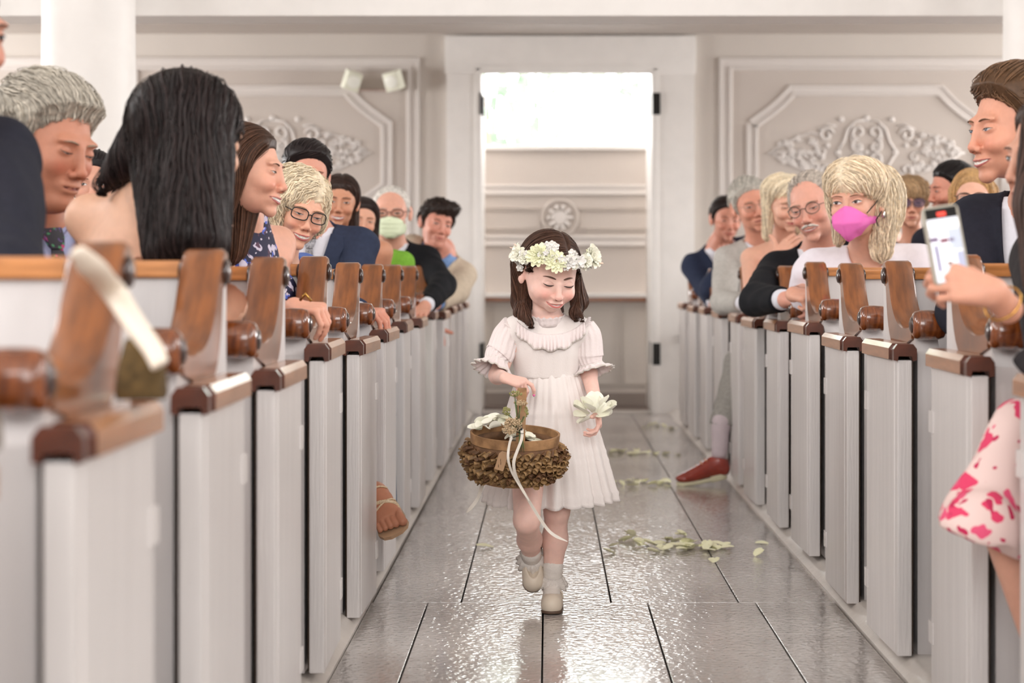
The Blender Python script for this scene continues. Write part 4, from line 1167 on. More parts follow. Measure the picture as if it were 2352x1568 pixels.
# ------------------------------------------------------------------ the guests
nr = np.random.default_rng(7)
def floral(name, base, cols, scale, th=.32, rough=.7):
    m = bpy.data.materials.new(name); m.use_nodes = True; nt = m.node_tree; b = nt.nodes['Principled BSDF']; b.inputs['Roughness'].default_value = rough
    tc = nt.nodes.new('ShaderNodeTexCoord'); nz = nt.nodes.new('ShaderNodeTexNoise'); nz.inputs['Scale'].default_value = scale*1.3; nz.inputs['Detail'].default_value = 2
    nt.links.new(tc.outputs['Object'], nz.inputs['Vector'])
    mxv = nt.nodes.new('ShaderNodeMix'); mxv.data_type = 'VECTOR'; mxv.inputs[0].default_value = .09*12/scale
    nt.links.new(tc.outputs['Object'], mxv.inputs[4]); nt.links.new(nz.outputs['Color'], mxv.inputs[5])
    last = None
    for i, c in enumerate(cols):
        v = nt.nodes.new('ShaderNodeTexVoronoi'); v.inputs['Scale'].default_value = scale*(1+.35*i); v.inputs['Randomness'].default_value = 1.0
        mp = nt.nodes.new('ShaderNodeMapping'); mp.inputs['Location'].default_value = (i*3.1, i*1.7, i*2.3)
        nt.links.new(mxv.outputs[1], mp.inputs[0]); nt.links.new(mp.outputs[0], v.inputs['Vector'])
        r = nt.nodes.new('ShaderNodeMath'); r.operation = 'LESS_THAN'; r.inputs[1].default_value = th*(1-.12*i); nt.links.new(v.outputs['Distance'], r.inputs[0])
        mx = nt.nodes.new('ShaderNodeMix'); mx.data_type = 'RGBA'; nt.links.new(r.outputs[0], mx.inputs[0])
        if last is None: mx.inputs[6].default_value = (*lin(base), 1)
        else: nt.links.new(last, mx.inputs[6])
        mx.inputs[7].default_value = (*lin(c), 1); last = mx.outputs[2]
    nt.links.new(last, b.inputs['Base Color']); return m
def fabric(name, rgb, var=.08, scale=60, rough=.85): return cm(name, rgb, rough=rough, var=var, scale=scale, spec=.25, bump=.15, bscale=500)
def mv(v, x=0, y=0, z=0): return np.asarray(v, float)+A3(x, y, z)

def lower(B, root, off, m, sc=1.0, skirt=False, skin=None, kn=.42, h=.014, shoe=(40, 30, 28)):
    """lap, knees and lower legs of someone seated"""
    hp = B.hip; fw = A3(0, -1, 0); z0 = .535
    k = [A3(hp[0]+sg*.10, hp[1]-kn, z0+.03) for sg in (-1, 1)]; a = [A3(q[0], q[1]+.03, .13) for q in k]
    def f(p):
        d = sd_ell(p, A3(hp[0], hp[1], z0+.06), (.165*sc, .12*sc, .12))
        for i, sg in enumerate((-1, 1)):
            d = smin(d, sd_cap(p, A3(hp[0]+sg*.085, hp[1], z0+.005), k[i], .078*sc, .060*sc), .03 if not skirt else .06)
            if not skirt: d = smin(d, sd_cap(p, k[i], a[i]+A3(0, 0, -.02), .062*sc, .045*sc), .02)
        return d+fold(p, .7, .004)
    lo = A3(hp[0]-.26, hp[1]-kn-.1, .04); hi = A3(hp[0]+.26, hp[1]+.16, .78)
    cloth('skirt' if skirt else 'trousers', f, lo, hi, h, m, root, off)
    if skirt:
        def g(p):
            d = None
            for q, w in zip(k, a):
                e = sd_cap(p, q, w, .050*sc, .032*sc); d = e if d is None else np.minimum(d, e)
            return d
        V, Q = snet(g, lo, hi, h); link('lower_leg', mesh_of('lower_leg', V-np.asarray(off), Q, skin_mat(skin), True), root)
    for q in a:
        def s_(p): return np.maximum(smin(sd_ell(p, q+A3(0, -.07, -.055), (.042, .115, .038)), sd_cap(p, q+A3(0, 0, -.05), q+A3(0, .0, -.0), .042, .038), .02), .0415-p[:, 2])
        cloth('shoe', s_, q-A3(.08, .22, .1), q+A3(.08, .08, .06), .012, cm('shoe', shoe, rough=.3), root, off)

def guest(px, py, Y, yaw, pitch, roll, sc, label, npx, skin, hk=None, face=None, hr=None, shy=0, female=False, fat=1.0, hipx=0.0, hipy=.05, width=1.0, arms=None, hh=.0034, bh=.0095, hipz=.56, hands=True, noface=False):
    c = P(px, py, Y); H = Head(c, yaw, pitch, roll, sc, **(hk or {}))
    N = P(*npx) if npx is not None else H.world(A3(0, .03, -.10))+A3(0, .02, -.075)*sc
    hip = A3(N[0]+hipx, N[1]+hipy, hipz)
    hip[0] = min(hip[0], -.86) if px < 1258 else max(hip[0], 1.22)
    B = Body(H, N, hip, shy, sc, width, fat=fat, female=female, arms=arms)
    root = thing('person', label, 'person', (N[0], hip[1], .04)); off = tuple(root.location)
    o = dict(skin=skin); o.update(face or {})
    build_body(B, root, o, off, hh, bh, hands)
    if not noface: add_face(H, root, o, off)
    if hr:
        hr = hr(H, B) if callable(hr) else hr
        hair(H, root, hr, off, nr, hr.get('h', .0044))
    return H, B, root, off

def top(B, root, off, m, neck, name='dress', inf=.008, sleeves=0.0, h=.009, fo=.003, straps=None):
    """bodice: neck(a, b, c) > 0 is bare; sleeves = share of the upper arm covered"""
    sc = B.sc
    def f(p):
        d = B.torso(p, inf*sc)
        if sleeves:
            for i in (0, 1):
                E = np.asarray(B.arms[i]['E'], float); S = B.S[i]
                if sleeves <= 1:
                    T = S+(E-S)*sleeves; u = np.maximum(sd_cap(p, S, E, (.045+inf)*sc, (.040+inf)*sc), (p-T)@((E-S)/np.linalg.norm(E-S)))
                else:
                    W_ = np.asarray(B.arms[i]['W'], float); T = E+(W_-E)*(sleeves-1)
                    u = smin(sd_cap(p, S, E, (.045+inf)*sc, (.040+inf)*sc), np.maximum(sd_cap(p, E, W_, (.040+inf)*sc, (.030+inf)*sc), (p-T)@((W_-E)/np.linalg.norm(W_-E))), .02)
                d = smin(d, u, .03*sc)
        d = d+fold(p, 1.0, fo); q = B.tl(p)/sc
        return np.maximum(d, neck(np.abs(q[:, 0]), q[:, 1], q[:, 2])*sc)
    lo, hi = B.boxes(.10); return cloth(name, f, lo, hi, h, m, root, off)
round_neck = lambda r=.085, z=-.02: (lambda a, b, c: np.maximum(c-.03, np.minimum(r-np.sqrt(a*a+(np.minimum(b, 0)*.3)**2+((c-.02)*.9)**2), .2)))
strapless = lambda z=-.12: (lambda a, b, c: c-z)

NAVY = fabric('navy_wool', (36, 37, 48)); BLACK = fabric('black_wool', (20, 21, 26)); WHITE = fabric('white_shirt', (232, 232, 240), .02)
SHB = fabric('pale_blue_shirt', (176, 184, 222), .03); BLUE = fabric('blue_wool', (50, 58, 80)); BEIGE = fabric('beige_linen', (196, 180, 160)); GREY = fabric('light_grey_wool', (182, 178, 172))
DK = fabric('dark_trousers', (28, 30, 40))

# --- left side, from the camera backwards
am = {1: dict(E=P(20, 640, 3.2), W=P(-70, 800, 3.0), n=A3(0, -.5, 1)), -1: dict(E=P(-520, 640, 3.4), W=P(-330, 800, 3.0), n=A3(0, -.5, 1))}
H, B, r, off = guest(-122, 62, 3.45, 62, 12, 0, 1.1, 'person in a navy jacket, mostly cut off by the left edge of the photo', (-240, 300, 3.55), (206, 150, 128), dict(smile=.3), dict(blush=.8), lambda H, B: dict(mat=hair_mat((90, 70, 55)), line=HL_MAN, thick=.01, flow=flow_back(.2), n=300, len=.05), shy=20, arms=am)
suit(B, r, off, NAVY, SHB, NAVY); lower(B, r, off, DK)

tiem = floral('floral_tie', (24, 18, 34), ((190, 40, 110), (60, 140, 90), (90, 60, 130)), 42, .3, .5)
am = {-1: dict(E=P(-30, 640, 4.2), W=P(30, 760, 4.0), n=A3(0, 0, 1)), 1: dict(E=P(190, 660, 4.4), W=P(120, 760, 4.1), n=A3(0, 0, 1))}
H, B, r, off = guest(110, 326, 4.35, 60, 17, 4, 1.12, 'grey-haired man in a navy jacket and floral tie, looking down to the right', (78, 505, 4.48), (204, 142, 116), dict(smile=.0, fat=1.0, jaw=1.15, nose=1.15, wide=1.03), dict(blush=1.0, eyes=.12, brow=(150, 130, 112), browth=.0042, iris=(90, 110, 120), lip=(160, 92, 80), lipfull=.6),
    lambda H, B: dict(mat=hair_mat((198, 190, 176), .5), line=HL_MAN, thick=lambda q: .014+.016*np.clip(q[:, 2]/.09, 0, 1), wob=.0022, base=.8, flow=flow_fringe(-.1), n=1100, len=.055, wid=.0018, tint=(.6, 1.3), lift=2.2, curl=.004), shy=42, fat=1.12, arms=am)
suit(B, r, off, NAVY, SHB, tiem, vcut=-.26); lower(B, r, off, DK)

def hr(H, B):
    a = [lambda p: sd_cap(p, P(428, 318, 3.96), P(440, 540, 3.86), .086, .055), lambda p: sd_cap(p, P(390, 315, 3.98), P(375, 575, 3.88), .080, .036),
         lambda p: sd_cap(p, P(370, 310, 4.02), P(232, 420, 4.06), .075, .012), lambda p: sd_cap(p, P(478, 360, 3.96), P(492, 560, 3.9), .045, .026)]
    return dict(mat=hair_mat((36, 26, 25), .36), line=([-.10, -.06, .1], [.05, .02, -.10]), thick=.016, extra=a, lo=P(200, 600, 3.7), hi=P(560, 170, 4.2), flow=flow_long(.02), n=1300, len=.30, wid=.0024, steps=20, h=.005, tint=(.4, 1.7), lift=2.2, curl=.003, wob=.0012)
am = {-1: dict(E=P(215, 680, 3.85), W=P(300, 760, 3.7), n=A3(0, 0, 1)), 1: dict(E=P(520, 700, 4.0), W=P(420, 790, 3.8), n=A3(0, 0, 1))}
H, B, r, off = guest(436, 315, 4.0, 135, 8, -6, 1.08, 'woman with long black hair seen from behind, bare shoulders, left pews', (352, 468, 4.08), (226, 178, 150), dict(smile=.2), dict(), hr, shy=150, female=True, width=.96, arms=am, hipx=-.03)
top(B, r, off, fabric('rust_dress', (120, 60, 56)), strapless(-.17)); lower(B, r, off, fabric('rust_dress', (120, 60, 56)), skirt=True, skin=(226, 178, 150))
b = MB(); b.lathe([(-.006, .002), (0, .006), (.006, .002)], 10, 2, tuple(H.world(A3(-.082, .012, -.04)))); b.build('earring', cm('gold', (220, 170, 90), rough=.25, metal=1), r, True, off)

blufl = floral('blue_floral_dress', (30, 28, 60), ((205, 196, 215), (84, 108, 206), (84, 52, 74), (215, 205, 220)), 26, .34)
def hr(H, B):
    a = [lambda p: sd_cap(p, P(548, 370, 5.0), P(515, 560, 5.0), .078, .060), lambda p: sd_cap(p, P(520, 350, 5.02), P(478, 590, 5.02), .07, .05),
         lambda p: smin(sd_cap(p, H.world(A3(-.048, -.048, .066)), H.world(A3(-.074, -.012, .012)), .017, .020), sd_cap(p, H.world(A3(-.074, -.012, .012)), H.world(A3(-.070, .020, -.10)), .020, .024), .01)]
    return dict(mat=hair_mat((80, 54, 40), .4), line=([-.10, -.086, -.06, -.035, -.012, .0, .1], [.078, .074, .056, .036, .012, -.05, -.07]), thick=.013, extra=a, lo=P(430, 610, 4.8), hi=P(700, 260, 5.2), flow=flow_long(-.0, .9), n=1100, len=.26, wid=.0020, steps=18, tint=(.5, 1.6), lift=1.5)
am = {1: dict(E=P(622, 735, 5.05), W=P(676, 705, 4.80), n=A3(-.1, -.2, 1), d=A3(.85, -.35, -.05), side=1, curl=(1.15, .75, .3), spread=.012, thumb=(1, .3)), -1: dict(E=P(470, 700, 5.1), W=P(520, 790, 4.85), n=A3(0, 0, 1))}
H, B, r, off = guest(566, 390, 4.98, 80, 6, 4, .98, 'smiling woman in profile with long brown hair and a blue floral dress', (560, 520, 5.08), (228, 172, 148), dict(smile=1.0), dict(teeth=1.0, eyes=.4, blush=.9, brow=(90, 62, 48), lip=(190, 108, 104)), hr, shy=62, female=True, arms=am, hh=.003)
top(B, r, off, blufl, lambda a, b, c: np.maximum(np.minimum((a-.055)-(-c-.0)*.42, .3), c-.05), inf=.010); lower(B, r, off, blufl, skirt=True, skin=(228, 172, 148))
b = MB(); b.tube([P(690, 700, 4.72)+A3(0, 0, .012), P(702, 694, 4.70)+A3(0, 0, .02), P(714, 700, 4.72)+A3(0, 0, .01)], .004, 8); b.build('ring', cm('gold', (220, 170, 90), rough=.25, metal=1), r, True, off)
am2 = [(P(592, 500, 4.9), P(622, 515, 4.88), P(640, 535, 4.88), P(652, 560, 4.9)), (P(590, 505, 4.9), P(612, 535, 4.87), P(626, 556, 4.88), P(646, 570, 4.9))]

denim = fabric('denim', (38, 74, 108))
grt = fabric('blue_blouse', (96, 122, 190))
def hr(H, B):
    e = [lambda p: sd_ell(p, H.world(A3(-.03, .03, .045)), (.110, .105, .088)), lambda p: sd_ell(p, H.world(A3(-.075, .02, -.02)), (.045, .07, .085)), lambda p: sd_ell(p, H.world(A3(.072, .03, .0)), (.022, .06, .055))]
    return dict(mat=hair_mat((228, 212, 184), .45), base=1.05, line=([-.10, -.085, -.066, -.045, -.02, .0, .1], [.070, .066, .046, .015, -.03, -.06, -.07]), thick=.014, extra=e, wob=.0032, flow=flow_long(.03, .1), n=1100, len=.11, wid=.0021, curl=.010, tint=(.75, 1.5), lift=2.4)
am = {-1: dict(E=P(600, 700, 6.3), W=P(620, 770, 6.1), n=A3(0, 0, 1)), 1: dict(E=P(700, 720, 6.4), W=P(660, 790, 6.1), n=A3(0, 0, 1))}
H, B, r, off = guest(690, 483, 6.25, 24, 12, 14, 1.0, 'laughing older woman with curly blonde hair and black-framed glasses', (640, 592, 6.35), (232, 178, 152), dict(smile=1.0, wide=.97), dict(teeth=1.15, eyes=.35, blush=.8, brow=(170, 140, 110), lip=(196, 100, 98), iris=(80, 90, 100)), hr, shy=65, female=True, arms=am, hipx=-.08, hh=.003)
glasses(H, r, dict(w=.0255, h=.0175, r=.0019, sq=3.2, y=-.104), off)
top(B, r, off, grt, round_neck(.08), sleeves=1.8, name='blouse'); lower(B, r, off, DK)
# her raised foot in a strappy gold sandal, out in the gap between two pew doors
sk = (182, 122, 94)
Kx = A3(-.80, 6.10, .62); An = P(842, 1142, 6.24)
def fleg(p): return smin(sd_cap(p, A3(-1.0, 6.3, .56), Kx, .07, .055), sd_cap(p, Kx, An, .052, .030), .03)
V, Q = snet(fleg, A3(-1.12, 5.95, .22), A3(-.45, 6.45, .72), .010); link('crossed_leg', mesh_of('crossed_leg', V-np.asarray(off), Q, skin_mat(sk), True), r)
fs = A3(.86, .12, .46); fs /= np.linalg.norm(fs); fd = A3(.30, -.80, -.42); fd -= fs*(fd@fs); fd /= np.linalg.norm(fd); fn = np.cross(fs, fd); fn *= np.sign(fn[2])
ball = P(892, 1188, 6.08); heel = ball-fd*.13
prs = [(heel+fn*.01, heel+fd*.07+fn*.012, .034, .030, .02), (An, heel+fn*.02+fd*.03, .031, .034, .03)]
for t in (-.026, -.009, .009, .026): prs.append((heel+fd*.06+fs*t*.6+fn*.012, ball+fs*t, .024, .0165, .015))
for i, t in enumerate((-.040, -.023, -.006, .011, .033)):
    L = (.034, .038, .042, .046, .050)[i]; a = ball+fs*t-fd*.004; rr_ = .0088+.0008*i+(.0025 if i == 4 else 0)
    prs.append((a, a+fd*L*.55+fn*.004, rr_*.92, rr_*.85, .003)); prs.append((a+fd*L*.55+fn*.004, a+fd*L-fn*.005, rr_*.88, rr_*.95, .0012))
lo, hi = bounds(prs); V, Q = snet(sd_list(prs), lo, hi, .0035); ft = link('foot', mesh_of('foot', V-np.asarray(off), Q, skin_mat(sk), True), r)
sand = cm('gold_sandal', (214, 190, 156), rough=.3, spec=.6, var=.2, scale=200); b = MB()
prof = [(-.165, .022), (-.14, .031), (-.07, .033), (0, .046), (.03, .050), (.052, .040), (.064, .018)]
V = []
for t, w in prof:
    c = ball+fd*t-fn*(.020 if t > -.02 else .026)+fs*(-.002); V += [c+fs*w, c-fs*w, c+fs*w-fn*.012, c-fs*w-fn*.012]
Fc = []
for i in range(len(prof)-1):
    k = i*4; Fc += [(k, k+1, k+5, k+4), (k+2, k+6, k+7, k+3), (k, k+4, k+6, k+2), (k+1, k+3, k+7, k+5)]
Fc += [(0, 2, 3, 1), (len(V)-4, len(V)-3, len(V)-1, len(V)-2)]
b.add(V, Fc); so = b.build('sandal_sole', cm('tan_sole', (186, 150, 118), rough=.6), r, False, off)
for k_, (t0, t1) in enumerate(((-.012, -.048), (-.055, -.020), (-.085, -.095))):
    q = [ball+fd*(t0+(t1-t0)*u)+fs*(.044*math.sin(a_)*(1 if k_ < 2 else .85))+fn*(-.020+.050*math.cos(a_)) for u, a_ in zip(np.linspace(0, 1, 11), np.linspace(-1.45, 1.45, 11))]
    q = trace(sd_list(prs), np.array(q)+fn*.02, -fn, 20, .05)+fn*.002
    b = MB(); b.tube(q, .0062, 6, .5); b.build('sandal_strap', sand, so, True, off)

def hr(H, B): return dict(mat=hair_mat((40, 30, 30), .35), line=HL_MAN, thick=lambda q: .010+.012*np.clip(q[:, 2]/.09, 0, 1), flow=flow_back(.6), n=500, len=.05)
tieg = mat('grey_check_tie', (120, 120, 126), .7, .3, var=.35, scale=160, rgb2=(160, 160, 165))
am = {1: dict(E=P(812, 700, 7.0), W=P(826, 716, 6.66), n=A3(.1, -.2, 1), d=A3(.75, -.5, 0), side=1, curl=(.85, .6, .3), spread=.015, thumb=(1.2, .6), hh=.004), -1: dict(E=P(640, 700, 7.1), W=P(700, 760, 6.9), n=A3(0, 0, 1))}
H, B, r, off = guest(706, 402, 7.0, 14, 8, 0, .98, 'dark-haired man in a blue suit and grey tie, half hidden behind the curly blonde woman', (718, 532, 7.12), (220, 158, 136), dict(smile=.5), dict(eyes=.3, brow=(50, 38, 32), browth=.0042), hr, arms=am, width=1.08)
suit(B, r, off, BLUE, WHITE, tieg); lower(B, r, off, DK)

def hr(H, B):
    e = [lambda p: sd_cap(p, H.world(A3(.045, .05, -.0)), H.world(A3(.075, .03, -.20)), .035, .018), lambda p: sd_cap(p, H.world(A3(-.05, .05, .0)), H.world(A3(-.06, .05, -.16)), .035, .02)]
    return dict(mat=hair_mat((62, 42, 34), .35), line=([-.10, -.086, -.06, -.035, -.012, .0, .1], [.070, .066, .048, .028, .0, -.05, -.07]), thick=.010, extra=e, lo=H.c-A3(.16, .16, .32), hi=H.c+A3(.2, .16, .16), part=0.0, flow=flow_long(.0, .3), n=700, len=.20, steps=14, wid=.0024, tint=(.5, 1.5))
am = {1: dict(E=P(868, 690, 8.3), W=P(830, 740, 8.0), n=A3(0, 0, 1)), -1: dict(E=P(720, 690, 8.3), W=P(770, 740, 8.0), n=A3(0, 0, 1))}
H, B, r, off = guest(781, 461, 8.1, 4, 5, 5, .93, 'young woman with dark swept-back hair smiling broadly, bare shoulders', (795, 550, 8.2), (208, 150, 120), dict(smile=1.0), dict(teeth=1.2, eyes=.55, brow=(52, 36, 30), browth=.004, lip=(190, 96, 92), blush=.5), hr, female=True, arms=am, hh=.0036)
top(B, r, off, fabric('teal_dress', (60, 90, 96)), strapless(-.15)); lower(B, r, off, denim, skirt=True, skin=(208, 150, 120))
def jl(p): return smin(sd_cap(p, A3(-.72, 7.25, .56), A3(-.60, 7.06, .50), .07, .055), sd_cap(p, A3(-.60, 7.06, .50), A3(-.575, 7.10, .12), .055, .040), .03)
cloth('denim_leg', jl, A3(-.85, 6.9, .02), A3(-.48, 7.4, .68), .012, denim, r, off)

def hr(H, B):
    e = [lambda p: sd_cap(p, H.world(A3(.05, .05, .0)), H.world(A3(.07, .03, -.15)), .04, .03)]
    return dict(mat=hair_mat((48, 34, 30), .35), line=HL_WOM, thick=.014, extra=e, lo=H.c-A3(.16, .16, .26), hi=H.c+A3(.2, .16, .16), flow=flow_long(-.0, .3), n=500, len=.16, wid=.0025)
H, B, r, off = guest(832, 505, 9.0, 12, 5, 6, .86, 'woman with dark hair and a green dress behind the broadly smiling young woman', (860, 575, 9.1), (222, 168, 142), dict(smile=.6), dict(eyes=.5, lip=(190, 96, 92)), hr, female=True, hh=.004)
top(B, r, off, fabric('green_dress', (124, 178, 62)), round_neck(.09), sleeves=.5); lower(B, r, off, fabric('green_dress', (124, 178, 62)), skirt=True, skin=(222, 168, 142))

def face_mask(H, r, off, rgb, kind='surgical', name='face_mask'):
    m = cm('mask_cloth', rgb, rough=.8, var=.03, bump=.1, bscale=90)
    nu, nv = 25, 19; u = np.linspace(-1, 1, nu); v = np.linspace(0, 1, nv); U, Vv = np.meshgrid(u, v, indexing='ij')
    w = .060*H.wide*(1-.10*np.abs(2*Vv-.9)**2.2); zt = -.014-.020*U*U if kind == 'surgical' else -.010-.030*np.abs(U)**1.5; zb = -.112+.018*U*U if kind == 'surgical' else -.118+.050*np.abs(U)**1.3
    X = U*w; Z = zb+(zt-zb)*Vv
    q = H.front(X.ravel(), np.clip(Z.ravel(), -.100, 1), 0); q[:, 2] = Z.ravel()
    ridge = -.113 if kind == 'surgical' else -.128
    y0 = np.where(kind == 'surgical', -.116+X.ravel()**2*9+.004*np.abs(Z.ravel()+.05)*8, -.134+np.abs(X.ravel())*.62+np.abs(Z.ravel()+.062)*.42)
    edge = np.maximum(np.abs(U), np.abs(2*Vv-1)).ravel()**8
    y = np.minimum(q[:, 1]-.003, y0); q[:, 1] = y*(1-edge)+(q[:, 1]-.002)*edge
    if kind == 'surgical': q[:, 1] += .0012*np.sin(Z.ravel()*330)
    q = np.vstack([q, q+A3(0, .0015, 0)]); n = nu*nv
    Fc = grid_faces(nu, nv, True)+[tuple(i+n for i in f) for f in grid_faces(nu, nv)]
    o_ = link(name, mesh_of(name, H.world(q)-np.asarray(off), Fc, m, True), r)
    for sg in (-1, 1):
        for vz_, ze in ((-.036, .012), (-.085, -.034)):
            b = MB(); s0 = H.world(A3(sg*.057*H.wide, float(H.front(np.array([sg*.055*H.wide]), np.array([vz_]))[0, 1])-.001, vz_)); b.tube([s0, H.world(A3(sg*.071*H.wide, -.035, (vz_+ze)/2)), H.world(A3(sg*.079*H.wide, .004, ze))], (.0016 if kind != 'surgical' else .0012)*H.s, 6)
            b.build('ear_loop', cm('loop', (24, 22, 22) if kind != 'surgical' else (235, 235, 230), rough=.6), o_, True, off)
    return o_
def hr(H, B): return dict(mat=hair_mat((222, 216, 208), .5), base=.9, line=HL_BALD, thick=.006, flow=flow_back(0), n=350, len=.03, wid=.0018)
am = {1: dict(E=P(1018, 655, 9.45), W=P(975, 705, 9.1), n=A3(0, 0, 1)), -1: dict(E=P(810, 690, 9.7), W=P(850, 740, 9.4), n=A3(0, 0, 1))}
H, B, r, off = guest(899, 487, 9.6, 0, 4, 0, 1.1, 'bald man with brown glasses and a pale yellow-green face mask, black suit', (897, 563, 9.7), (220, 164, 142), dict(smile=0, wide=1.05), dict(eyes=.5, nomouth=True, brow=(190, 180, 170)), hr, arms=am, width=1.02, hh=.004)
glasses(H, r, dict(col=(112, 60, 48), w=.0255, h=.0155, r=.0022, y=-.110, lens=(225, 215, 215), la=.35), off); face_mask(H, r, off, (226, 236, 204))
suit(B, r, off, BLACK, WHITE, mat('navy_dot_tie', (30, 36, 58), .5, .4, var=.6, scale=60, rgb2=(90, 100, 120))); lower(B, r, off, DK)

def hr(H, B):
    e = [lambda p: sd_ell(p, H.world(A3(.015, -.02, .075)), (.085, .085, .045))]
    return dict(mat=hair_mat((52, 38, 32), .4), line=HL_MAN, thick=.016, extra=e, wob=.003, flow=flow_back(.3), n=600, len=.05, curl=.008, lift=2)
am = {1: dict(E=P(1052, 668, 10.3), W=P(1000, 700, 10.0), n=A3(0, 0, 1)), -1: dict(E=P(950, 690, 10.4), W=P(985, 740, 10.2), n=A3(0, 0, 1))}
H, B, r, off = guest(1003, 512, 10.45, 22, 6, 12, 1.06, 'man with curly dark hair and a beige jacket beside the doorway, left pews', (1014, 582, 10.55), (212, 148, 128), dict(smile=.2, fat=.3), dict(eyes=.5, beard=.25, brow=(60, 44, 36), browth=.004), hr, arms=am, width=.9, hh=.004)
suit(B, r, off, BEIGE, fabric('light_blue_shirt', (120, 150, 196)), None); lower(B, r, off, DK)

H, B, r, off = guest(214, 425, 6.9, 10, 0, 0, 1.0, 'dark-haired person almost hidden between the grey-haired man and the long black hair', (205, 520, 7.0), (214, 160, 138), dict(smile=.3), dict(), lambda H, B: dict(mat=hair_mat((36, 28, 30)), line=HL_WOM, thick=.016, flow=flow_back(.1), n=250, len=.05), hh=.0045)
suit(B, r, off, NAVY, WHITE, None, h=.011); lower(B, r, off, DK)

# --- right side, from the camera backwards
# woman filming, at the right edge
pinkm = floral('pink_floral_dress', (236, 208, 202), ((226, 60, 104), (232, 84, 124), (196, 34, 84)), 15, .30)
def hr(H, B):
    a = [lambda p: sd_cap(p, P(2432, 300, 3.98), P(2418, 470, 3.90), .075, .070), lambda p: sd_cap(p, P(2418, 470, 3.90), P(2412, 640, 3.86), .070, .050)]
    return dict(mat=hair_mat((66, 46, 38), .4), line=HL_WOM, thick=.012, extra=a, lo=P(2300, 720, 3.7), hi=P(2620, 150, 4.2), flow=flow_long(.0, .3), n=900, len=.30, steps=18, wid=.003, tint=(.5, 1.6))
am = {-1: dict(E=P(2440, 850, 3.62), W=P(2282, 672, 3.46), n=A3(.25, -.9, .35), d=A3(-.93, -.05, .22), side=1, curl=((.5, 1.1, .6), (.6, 1.1, .6), (.6, 1.1, .6), (.7, 1.1, .6)), spread=.006, thumb=(2.6, .3), hh=.0035, hs=.92, fat=1.1), 1: dict(E=P(2700, 900, 3.9), W=P(2560, 960, 3.6), n=A3(0, 0, 1))}
H, B, r, off = guest(2428, 352, 4.05, -72, 6, 0, 1.08, 'long-haired woman in a pink floral dress filming with her phone, right edge', (2580, 560, 4.12), (214, 160, 136), dict(smile=.6), dict(), hr, shy=-38, female=True, arms=am, hh=.0038, hipy=.12)
top(B, r, off, fabric('dark_cardigan', (44, 40, 42)), round_neck(.085), name='cardigan', inf=.014, sleeves=1.32)
kn_ = A3(.855, 3.80, .60); hp = A3(1.30, 4.22, .56)
def skirt(p):
    d = smin(sd_cap(p, P(2345, 985, 3.90), P(2242, 1215, 3.80), .050, .066), sd_cap(p, P(2242, 1215, 3.80), P(2420, 1240, 3.92), .066, .10), .05)
    d = smin(d, sd_cap(p, P(2345, 985, 3.90), P(2420, 1190, 3.92), .05, .09), .06)
    d = d+.006*np.sin(p[:, 1]*40+p[:, 2]*12)+.003*np.sin(p[:, 1]*90+p[:, 0]*30)
    hem = P(2165, 1200, 3.8)[2]-(p[:, 0]-P(2165, 1200, 3.8)[0])*.42+.010*np.sin(p[:, 1]*55+p[:, 0]*40)
    return smax(d, hem-p[:, 2], .006)
cloth('dress_skirt', skirt, A3(.66, 3.60, .36), A3(1.5, 4.45, .82), .008, pinkm, r, off)
def sleg(p): return smin(sd_cap(p, hp, P(2365, 1020, 3.95), .08, .05), smin(sd_cap(p, P(2365, 1020, 3.95), P(2318, 1180, 3.88), .05, .062), sd_cap(p, P(2318, 1180, 3.88), P(2412, 1530, 3.86), .062, .036), .02), .03)
V, Q = snet(sleg, A3(.72, 3.6, .04), A3(1.5, 4.4, .78), .009); link('leg', mesh_of('leg', V-np.asarray(off), Q, skin_mat((208, 156, 134)), True), r)
def sh_(p): return np.maximum(sd_ell(p, A3(1.02, 3.80, .09), (.045, .12, .05)), .042-p[:, 2])
cloth('shoe', sh_, A3(.9, 3.5, .02), A3(1.15, 3.9, .2), .01, cm('shoe', (40, 30, 28), rough=.3), r, off)
b = MB(); ct = P(2298, 668, 3.47)
dd = A3(*(P(2440, 850, 3.62)-P(2282, 672, 3.46))); dd /= np.linalg.norm(dd)
u_ = np.cross(dd, A3(0, 1, 0)); u_ /= np.linalg.norm(u_); v_ = np.cross(dd, u_)
cc = P(2282, 672, 3.46)+dd*.035
b.tube([cc+.034*(u_*math.cos(t)+v_*math.sin(t)) for t in np.linspace(0, 6.283, 25)], .0022, 6, 1, False); b.build('bracelet', cm('gold', (220, 170, 90), rough=.25, metal=1), r, True, off)

# phone in her hand, showing the aisle
PW, PHH, PT = .0660, .138, .008
ph = thing('phone', 'smartphone held up by the woman at the right edge, filming the aisle', 'phone', tuple(P(2172, 562, 3.47)))
ph.rotation_euler = (math.radians(-6), math.radians(-8.5), math.radians(10))
b = MB()
b.prism([(x, z) for x, z in [(sx*(PW/2-.010)+.010*math.cos(a), sz*(PHH/2-.010)+.010*math.sin(a)) for sx, sz, a0 in ((1, 1, 0), (-1, 1, 1.5708), (-1, -1, 3.1416), (1, -1, 4.7124)) for a in np.linspace(a0, a0+1.5708, 6)]], 1, -PT/2, PT/2)
b.build('case', cm('phone_case', (176, 170, 156), rough=.35), ph)
sm_ = cm('screen_black', (12, 12, 14), rough=.1)
MB().box(-PW/2+.004, PW/2-.004, -PT/2-.0008, -PT/2, -PHH/2+.004, PHH/2-.004, bev=.0003).build('screen', sm_, ph)
def scr(name, x0, x1, z0, z1, rgb, e=.75, y=-PT/2-.0012):
    MB().box(x0, x1, y, y+.0004, z0, z1).build(name, cm('screen_light', rgb, rough=.2, emis=(rgb, e)), ph)
sx, sz = PW/2-.0045, PHH/2-.0045
